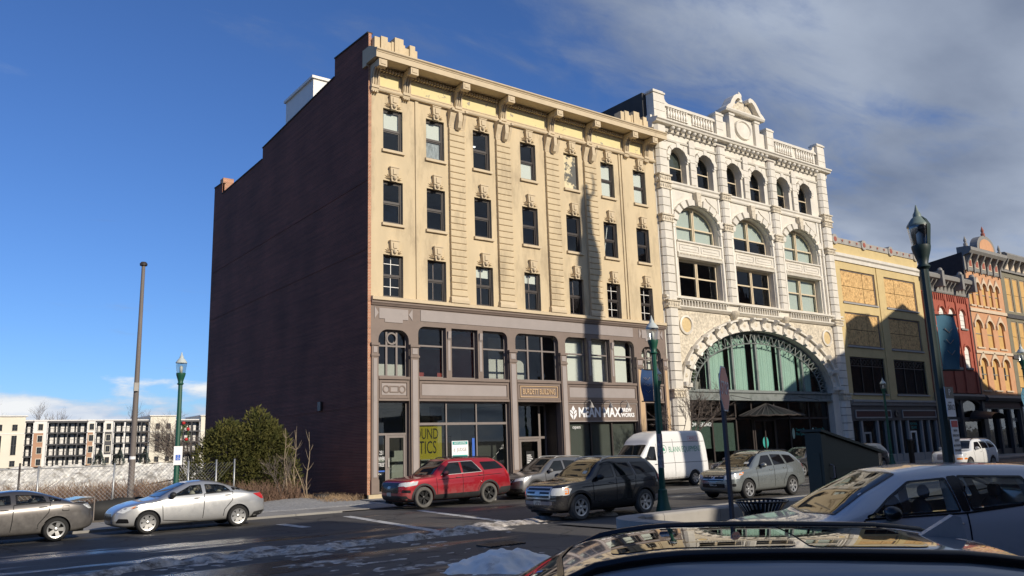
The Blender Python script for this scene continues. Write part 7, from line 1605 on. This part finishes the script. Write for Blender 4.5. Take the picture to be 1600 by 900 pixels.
# railing beyond the lot
rl = thing('lot_railing', 'dark metal guard railing sloping across the back of the lot', 'railing', (0, 30, 0)); m = MB(); m.tube([(-9, 27, -.5), (0.5, 30, .75), (3.5, 31, .95)], .05, 6); m.build('handrail', 'dark_frame', rl); 
for k in range(12): x = -9+k*1.08; m = MB(); z = -.5+1.25*k/11; m.bar((x, 27+.3*k, z-1.1), (x, 27+.3*k, z), .03); m.build('baluster', 'dark_frame', rl)
tyr = thing('old_tyre', 'old tyre lying on the gravel by the brick wall', 'tyre', (-1.45, 1.6, .06)); m = MB(); m.lathe([(.19, .02), (.33, .0), (.36, .1), (.33, .22), (.2, .2), (.19, .02)], 24, (-1.45, 1.6, .17)); m.build('tread', 'plastic_black', tyr, smooth=True)
# ---- low concrete wall, piece by piece
lw_ = thing('concrete_wall', 'low concrete planter wall with a rounded end beside the black SUV', 'wall', (-1, -20.8, gz(-20.8)))
cuts_ = [-3.95, -3.35, -1.45, .70, 2.85, 5.0]
for a, b in zip(cuts_, cuts_[1:]):
    m = MB(); m.prism([(-21.0, .05), (-20.55, .05), (-20.55, .66), (-20.59, .70), (-20.96, .70), (-21.0, .66)], a+.006, b-.006, 'x'); m.build('wall_block', 'concrete', lw_)
m = MB(); n_ = 10; out_, in_ = [], []
for k in range(n_+1): t = R(90+90*k/n_); out_.append((-3.96+1.0*math.cos(t), -21.55+1.0*math.sin(t))); in_.append((-3.96+.55*math.cos(t), -21.55+.55*math.sin(t)))
m.prism(out_+in_[::-1], .05, .695, 'z'); m.build('wall_block', 'concrete', lw_, fix=True)
m = MB(); m.prism([(-4.96, -24.2), (-4.51, -24.2), (-4.51, -21.556), (-4.96, -21.556)], .05, .69, 'z'); m.build('wall_block', 'concrete', lw_, fix=True)
# near pavement behind the wall
mat('asphalt_old', (.075, .074, .073), .8, var=.2, vs=.8, bump=.3, bs=40)
mb = MB(); sheet(mb, -2.6, 80, -20.5, -16.35, .03); tag(mb.build('plaza_pavement', 'asphalt_old'), kind='structure')
for k in range(22): mb = MB(); a = 1.9+k*1.8; mb.box(a+.006, a+1.794, -16.36, -16.16, -.1, gz(-16.3)+.09); mb.build('kerb_stone', 'kerb', bpy.data.objects['plaza_pavement'])
# ---- kiosk
mat('kiosk_green', (.006, .020, .016), .5, var=.15, vs=3)
ki = thing('green_kiosk', 'dark green metal kiosk with sloping lid behind the silver crossover', 'kiosk', (0, -22.6, gz(-22.6)))
m = MB(); m.prism([(-.98, .1), (1.30, .1), (1.30, 1.84), (-.98, 2.34)], -23.5, -23.12, 'y'); m.build('body', 'kiosk_green', ki, fix=True)
m = MB(); m.prism([(-1.04, 2.365), (1.40, 1.83), (1.40, 1.89), (-1.04, 2.42)], -23.58, -23.06, 'y'); m.build('lid', 'kiosk_green', ki, fix=True)
m = MB(); m.box(-1.0, -.82, -23.53, -23.5, .1, 2.3); m.box(-.99, -.981, -23.45, -23.17, .3, 1.9); m.build('edge_panel', 'kiosk_green', ki); m = MB(); frame(m, -.55, 1.15, .4, 1.6, .07, -23.53, -23.5); m.build('panel_frame', 'kiosk_green', ki)
m = MB(); m.tube([(-.70, -23.5, 1.35), (-.70, -23.58, 1.38), (-.70, -23.58, 1.62), (-.70, -23.5, 1.65)], .02, 6); m.build('handle', 'panel_grey', ki)
# ---- slatted litter basket
lbk = thing('litter_basket', 'black slatted metal litter basket in front of the low wall', 'basket', (-4.65, -24.55, gz(-24.5)))
for k in range(36):
    a = 2*math.pi*k/36; ca, sa = math.cos(a), math.sin(a); m = MB(); cx, cy, cz = -4.65, -24.55, gz(-24.5)
    pts = [(.24, .05), (.27, .5), (.33, .80), (.46, .97)]; w_ = .020
    vs = []
    for r_, z_ in pts:
        for s in (-1, 1): vs.append((cx+r_*ca-s*w_*sa, cy+r_*sa+s*w_*ca, cz+z_))
    m.add(vs, [(2*i, 2*i+1, 2*i+3, 2*i+2) for i in range(3)]); m.build('slat', 'trim_black', lbk)
for r_, z_ in ((.46, .97), (.30, .65), (.25, .08)): m = MB(); m.tube([(cx+r_*math.cos(2*math.pi*k/32), cy+r_*math.sin(2*math.pi*k/32), cz+z_) for k in range(33)], .018, 6); m.build('hoop', 'trim_black', lbk)
m = MB(); m.lathe([(0, .06), (.22, .06), (.25, .62), (.23, .62)], 20, (cx, cy, cz)); m.build('liner', 'plastic_black', lbk, smooth=True, angle=40)
# ---- stop sign seen almost edge-on
mat('sign_red', (.42, .015, .012), .35); mat('sign_back', (.30, .30, .30), .4, metal=.5)
sx, sy = -5.6, -24.65
ss = thing('stop_sign', 'red octagonal stop sign on a dark post seen nearly edge-on', 'road sign', (sx, sy, gz(sy))); m = MB(); m.box(sx-.03, sx+.03, sy-.03, sy+.03, gz(sy), 3.4); m.build('post', mat('post_dark', (.025, .025, .045), .5), ss)
ang = math.atan2(-.88, .46); zc = 3.13; RZ = ang+math.pi/2
oc = lambda r: [(r*math.cos(R(22.5+45*k)), r*math.sin(R(22.5+45*k))) for k in range(8)]
def oct_part(nm, r, y0, y1, m_): m = MB(); m.prism(oc(r), y0, y1, 'y'); o = sub(nm, m.mesh(nm, m_), ss, (0, 0, zc-gz(sy)), (0, 0, RZ)); return o
oct_part('plate', .42, -.048, -.038, 'white_print'); oct_part('back_plate', .418, -.0375, -.034, 'sign_back'); pf = oct_part('face', .395, -.052, -.0485, 'sign_red')
sub('lettering', text_mesh('STOP', .30, 'white_print', .002, (.92, 1.1)), pf, (0, -.055, 0), (math.pi/2, 0, 0))
# small things down the street
hy = thing('fire_hydrant', 'small red hydrant before the yellow boarded building', 'hydrant', (43.2, -4.2, .15)); m = MB(); m.lathe([(.16, .1), (.16, .16), (.11, .2), (.11, .62), (.14, .64), (.12, .74), (.05, .84), (0, .86)], 12, (43.2, -4.2, .05)); m.build('barrel', 'red_medal', hy, smooth=True, angle=40); m = MB(); m.lathe([(.06, -.2), (.06, .2)], 10, (43.2, -4.2, .55), 'x'); m.build('outlet', 'red_medal', hy)
pm = thing('parking_meter', 'black parking pay post before the yellow boarded building', 'parking meter', (39.6, -4.4, .15)); m = MB(); m.box(39.45, 39.75, -4.55, -4.3, .1, 1.75); m.build('cabinet', 'trim_black', pm); m = MB(); m.box(39.40, 39.80, -4.6, -4.25, 1.76, 1.84); m.build('hood', 'trim_black', pm)
# ---- grate, snow and ice
gr = thing('storm_drain', 'iron storm drain grate in the road by the snow pile', 'drain', (-6.3, -18.9, gz(-18.9))); 
for k in range(9): m = MB(); m.box(-6.75+k*.11, -6.69+k*.11, -19.15, -18.6, gz(-18.9)-.002, gz(-18.9)+.03); m.build('bar', 'dark_frame', gr)
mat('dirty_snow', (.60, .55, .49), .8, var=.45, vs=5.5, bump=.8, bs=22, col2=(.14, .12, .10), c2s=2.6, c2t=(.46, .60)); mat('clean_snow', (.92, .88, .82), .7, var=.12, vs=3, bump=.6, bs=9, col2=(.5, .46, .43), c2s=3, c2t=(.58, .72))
from mathutils import noise as NZ
def snow(name, m_, x0, x1, y0, y1, st, fn, label):
    m = MB(); nx, ny = int((x1-x0)/st), int((y1-y0)/st); H_ = {}
    for j in range(ny+1):
        for i in range(nx+1):
            x, y = x0+i*st, y0+j*st; H_[i, j] = fn(x, y)
    idx = {}
    for j in range(ny):
        for i in range(nx):
            q = [(i, j), (i+1, j), (i+1, j+1), (i, j+1)]
            if max(H_[a] for a in q) <= 0: continue
            f = []
            for a in q:
                if a not in idx: idx[a] = len(m.v); x, y = x0+a[0]*st, y0+a[1]*st; m.v.append((x, y, gz(y)-.006+max(-.03, H_[a])))
                f.append(idx[a])
            m.f.append(tuple(f))
    o = m.build(name, m_, None, smooth=True); tag(o, label, 'snow', kind='stuff'); return o
def f_bank(x, y):
    yc = -15.55+.09*(x+6)-.35*math.sin(x*.7); n1_ = NZ.noise(Vector((x*1.3, y*1.7, 0))); n2_ = NZ.noise(Vector((x*5, y*5, 3)))
    w_ = .55+.25*math.sin(x*1.1)
    return .17*math.exp(-((y-yc)/w_)**2)+.11*n1_+.05*n2_-.085
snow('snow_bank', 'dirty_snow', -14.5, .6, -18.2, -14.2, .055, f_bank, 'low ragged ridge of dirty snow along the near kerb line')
def f_slush(x, y):
    n1_ = NZ.noise(Vector((x*.55, y*1.6, 7))); n2_ = NZ.noise(Vector((x*3.2, y*4, 9))); e = min(1, (x+15.5)/2, (-5.4-x)/1.5, (y+24)/2, (-15.6-y)/1)
    return .034*n1_+.030*n2_-.013+.03*(e-1 if e < 1 else 0)
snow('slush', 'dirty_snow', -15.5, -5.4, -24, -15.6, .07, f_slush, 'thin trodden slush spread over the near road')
def f_pile(x, y):
    d = ((x+8.2)/1.05)**2+((y+21.6)/.8)**2; return .42*math.exp(-d)+.10*NZ.noise(Vector((x*2.4, y*2.4, 1)))+.05*NZ.noise(Vector((x*7, y*7, 5)))-.13
snow('snow_pile', 'clean_snow', -10, -6.4, -23.2, -20, .045, f_pile, 'small white heap of snow by the black SUV in the foreground')
# ================================================================== apartments across the river
mat('apt_cream', (.72, .67, .55), .8, var=.05, vs=.3); mat('apt_white', (.74, .72, .68), .8, var=.05, vs=.3); mat('apt_brick', (.42, .24, .15), .85, var=.12, vs=.5); mat('apt_dark', (.05, .05, .055), .6)
mat('apt_glass', (.03, .035, .04), .1); mat('apt_door', (.66, .63, .54), .6)
YA = 200.0; Z0 = .5
AP = thing('apartment_block', 'long cream and brick four-storey apartment block across the river', 'building', (25, YA, Z0))
def abox(nm, x0, x1, y0, y1, z0, z1, m_, parent=None): m = MB(); m.box(x0, x1, y0, y1, z0, z1); return m.build(nm, m_, parent or AP)
def awin(x0, x1, z0, z1, y, parent=None, g='apt_glass'):
    o = abox('window', x0-.12, x1+.12, y-.08, y, z0-.12, z1+.12, 'apt_cream'); p = abox('pane', x0, x1, y-.12, y-.081, z0, z1, g, o)
    m = MB(); xc = (x0+x1)/2; m.box(xc-.05, xc+.05, y-.15, y-.121, z0, z1); m.box(x0, x1, y-.15, y-.121, (z0+z1)/2-.04, (z0+z1)/2+.04); m.build('glazing_bar', 'apt_dark', o)
fl = [Z0+k*2.85 for k in range(4)]; TOP = fl[3]+2.85
def block(x0, x1, kind):
    if kind == 'tall':
        abox('wall', x0, x1, YA-1.5, YA+14, Z0, TOP+1.1, 'apt_cream'); abox('roof_edge', x0-.3, x1+.5, YA-1.9, YA+14, TOP+1.1, TOP+1.35, 'apt_white'); abox('string_band', x0-.02, x1+.02, YA-1.6, YA-1.5, fl[3]-.3, fl[3]-.1, 'apt_white')
        w_ = x1-x0
        for f in (.30, .72):
            xa = x0+w_*f-.55; awin(xa, xa+1.1, fl[3]+.5, fl[3]+2.0, YA-1.5); awin(xa, xa+1.1, fl[1]+.4, fl[2]+2.2, YA-1.5); awin(xa, xa+1.1, Z0+.5, Z0+1.9, YA-1.5)
    elif kind in ('brick', 'white'):
        abox('wall', x0, x1, YA-.6, YA+14, Z0, TOP, 'apt_white'); abox('roof_edge', x0-.1, x1+.1, YA-.8, YA+14, TOP, TOP+.3, 'apt_white')
        w_ = x1-x0; xc = (x0+x1)/2
        if kind == 'brick': abox('brick_panel', x0+.05, x1-.05-w_*.25, YA-.7, YA-.6, Z0, fl[3]-.1, 'apt_brick')
        else: abox('dark_panel', x0+.3, x1-.3, YA-.7, YA-.6, fl[1], fl[3], 'apt_dark')
        for k in range(4): awin(xc-.5, xc+.5, fl[k]+.6, fl[k]+2.1, YA-.7)
    else:
        abox('wall', x0, x1, YA+1.2, YA+14, Z0, TOP, 'apt_white'); abox('roof_edge', x0, x1, YA-.4, YA+14, TOP, TOP+.3, 'apt_white')
        n_ = max(1, round((x1-x0)/2.4)); w_ = (x1-x0)/n_
        abox('canopy', x0, x1, YA-.9, YA+1.2, TOP-.45, TOP-.002, 'apt_dark')
        for k in range(4):
            if k: abox('balcony', x0+.04, x1-.04, YA-1.0, YA+1.2, fl[k]-.28, fl[k], 'apt_dark')
            m = MB(); m.box(x0+.04, x1-.04, YA-1.0, YA-.95, fl[k]+.95, fl[k]+1.03)
            for j in range(int((x1-x0)/.6)): m.box(x0+.1+j*.6, x0+.14+j*.6, YA-1.0, YA-.95, fl[k]+.001, fl[k]+.95)
            m.build('railing', 'apt_dark', AP)
            for j in range(n_):
                xa = x0+j*w_
                abox('balcony_door', xa+w_*.12, xa+w_*.42, YA+1.1, YA+1.19, fl[k]+.05, fl[k]+2.2, 'apt_glass'); abox('wall_panel', xa+w_*.80, xa+w_*.95, YA+1.0, YA+1.19, fl[k], fl[k]+2.5, 'apt_dark')
        for j in range(n_+1): xa = x0+.1+(x1-x0-.2)*j/n_; abox('column', xa-.1, xa+.1, YA-.98, YA-.78, Z0, TOP-.45, 'apt_dark' if 0 < j < n_ else 'apt_white')
for x0, x1, kd in ((-22, -10, 'balc'), (-10, 0.0, 'brick'), (.0, 7.6, 'tall'), (7.6, 9.6, 'balc'), (9.6, 12.5, 'brick'), (12.5, 21.6, 'balc'), (21.6, 23.4, 'brick'), (23.4, 25.4, 'balc'), (25.4, 27.6, 'white'), (27.6, 30.3, 'balc'), (30.3, 36.4, 'balc'), (36.4, 42.8, 'tall'), (42.8, 49.5, 'balc'), (49.5, 56, 'tall'), (56, 75, 'balc')): block(x0, x1, kd)
for k, x in enumerate((24.2, 28.9, 34.9)):
    t = thing('spruce_tree', ('leftmost', 'middle', 'rightmost')[k]+' of three small spruces in front of the apartments', 'tree', (x, YA-4, Z0), 0, 'spruces before the apartments'); m = MB(); rr = random.Random(70+k)
    m.tube([(x, YA-4, Z0), (x, YA-4, Z0+1)], .12, 6); m.build('trunk', 'bark', t); m = MB()
    for q in range(700):
        f = rr.random(); a = rr.uniform(0, 6.28); r_ = (1-f)*1.35*rr.uniform(.6, 1.05); p = Vector((x+r_*math.cos(a), YA-4+r_*math.sin(a), Z0+.3+f*3.6)); d = Vector((math.cos(a), math.sin(a), -.25)); s = .3
        m.add([tuple(p), tuple(p+d*s+Vector((-.1*math.sin(a), .1*math.cos(a), .1))), tuple(p+d*s+Vector((.1*math.sin(a), -.1*math.cos(a), -.05)))], [(0, 1, 2)])
    m.build('crown', mat('spruce_leaf', (.06, .085, .075), .8, var=.3, vs=2), t)
for k, (x, h) in enumerate(((14, 15.5), (17.5, 14.5), (2, 16.5), (36, 16.0), (39.5, 15.0), (50, 15.5))): bare_tree('far_tree', (x, YA+18, Z0), ('first', 'second', 'third', 'fourth', 'fifth', 'sixth')[k]+' from the left of the bare tree tops above the apartment roofs' if False else 'bare tree crown above the apartment roofs, '+('over the balcony bays', 'right of the balcony bays', 'over the left end', 'left of the green lamp', 'behind the green lamp', 'by the brick wall')[k], h, .2, 4, 80+k, 'twig_grey', 6, 3, .6, group='trees behind the apartments')
# ================================================================== across the street, behind the camera: what casts the long shadows
brick_mat('row_brick', (.20, .10, .07), (.15, .08, .06), (.25, .22, .2), .22, .075, 'xz')
def row_house(label, x0, x1, yf, depth, z, roof=None):
    t = thing('row_building', label, 'building', ((x0+x1)/2, yf, 0), 0, 'buildings across the street')
    m = MB()
    prof = roof or [(x0, z), (x1, z)]
    m.prism([(x0, 0), (x1, 0)]+prof[::-1], yf-depth, yf, 'y'); w_ = m.build('wall', 'row_brick', t, fix=True)
    n_ = max(1, int((x1-x0)/3)); zmin = min(p[1] for p in prof)
    for i in range(n_):
        for k in range(int((zmin-1)/3.6)):
            xc = x0+(x1-x0)*(i+.5)/n_; m = MB(); m.box(xc-.55, xc+.55, yf, yf+.05, 1.2+k*3.6, 3.1+k*3.6); q = m.build('window', 'apt_glass', t); m = MB(); m.box(xc-.7, xc+.7, yf+.0, yf+.12, 1.05+k*3.6, 1.19+k*3.6); m.build('sill', 'concrete', t)
    return t
K = math.tan(SUN_EL)/math.cos(SUN_AZ); TX = math.tan(SUN_AZ)
row_house('brick building with stepped parapet behind the camera', -75, -9.5, -46, 14, 16.7, [(-75, 16.9), (-9.5, 16.9)])
row_house('narrow brick building next to the stepped one behind the camera', -9.49, -5.4, -46, 14, 16.6, [(-9.49, 16.75), (-5.4, 16.6)])
row_house('lower brick building behind the camera', -5.39, .35, -46, 14, 16.3)
row_house('brick building beyond the alley behind the camera', 4.3, 8.6, -46, 14, 16.55, [(4.3, 16.9), (8.6, 16.2)])
sh = [(31.3, .2), (31.5, 4.6), (32.4, 5.5), (34.4, 6.5), (39.9, 8.5), (40.65, 10.1), (40.8, 10.8), (42.6, 11.6), (44.3, 11.7), (44.8, 10.8), (46.1, 11.35), (49.9, 13.1), (53.1, 12.0), (58.4, 9.5), (62, 7.2), (65.1, 5.8), (75, 5.6), (110, 5.6)]
D = 25.0
row_house('gabled brick building with a broad chimney across the street to the right', 31.3+D*TX, 110+D*TX, -D, 5, 0, [(x+D*TX, z+D*K) for x, z in sh])
# the column with its statue
mat('granite', (.40, .38, .36), .8, var=.12, vs=1)
mx, my = 14.1+28*TX, -28.0; HZ = 28*K
MO = thing('monument', 'granite victory column carrying a robed statue with one arm raised', 'monument', (mx, my, gz(my)))
m = MB(); m.box(mx-2.6, mx+2.6, my-2.6, my+2.6, .1, 1.2); m.box(mx-1.7, mx+1.7, my-1.7, my+1.7, 1.2, 4.6); m.box(mx-2.0, mx+2.0, my-2, my+2, 4.6, 5.0); m.build('pedestal', 'granite', MO)
m = MB(); m.lathe([(.95, 5.0), (.72, 5.6), (.62, 9.55+HZ-.2), (.62, 9.6+HZ), (.85, 9.7+HZ), (.85, 9.95+HZ), (.62, 10.1+HZ)], 20, (mx, my, 0)); m.build('column', 'granite', MO, smooth=True, angle=40)
m = MB(); m.lathe([(.62, 10.1+HZ), (.62, 11.3+HZ), (.88, 11.9+HZ), (.80, 13.0+HZ), (.45, 14.1+HZ), (.30, 14.2+HZ)], 14, (mx, my, 0)); m.build('capital', 'granite', MO, smooth=True, angle=50)
m = MB(); m.lathe([(.38, 14.2+HZ), (.34, 15.2+HZ), (.26, 15.7+HZ), (.30, 16.4+HZ), (.12, 16.75+HZ), (.0, 16.8+HZ)], 12, (mx, my, 0)); m.ellipsoid((mx-.02, my, 17.0+HZ), (.17, .17, .24), 10, 8); m.tube([(mx+.2, my, 16.4+HZ), (mx+.55, my, 16.75+HZ), (mx+.62, my, 17.4+HZ), (mx+.5, my, 18.0+HZ)], [.12, .10, .07, .05], 8); m.tube([(mx-.22, my, 16.4+HZ), (mx-.36, my, 15.6+HZ), (mx-.3, my, 14.6+HZ)], [.12, .09, .07], 8); m.build('statue', 'granite', MO, smooth=True)
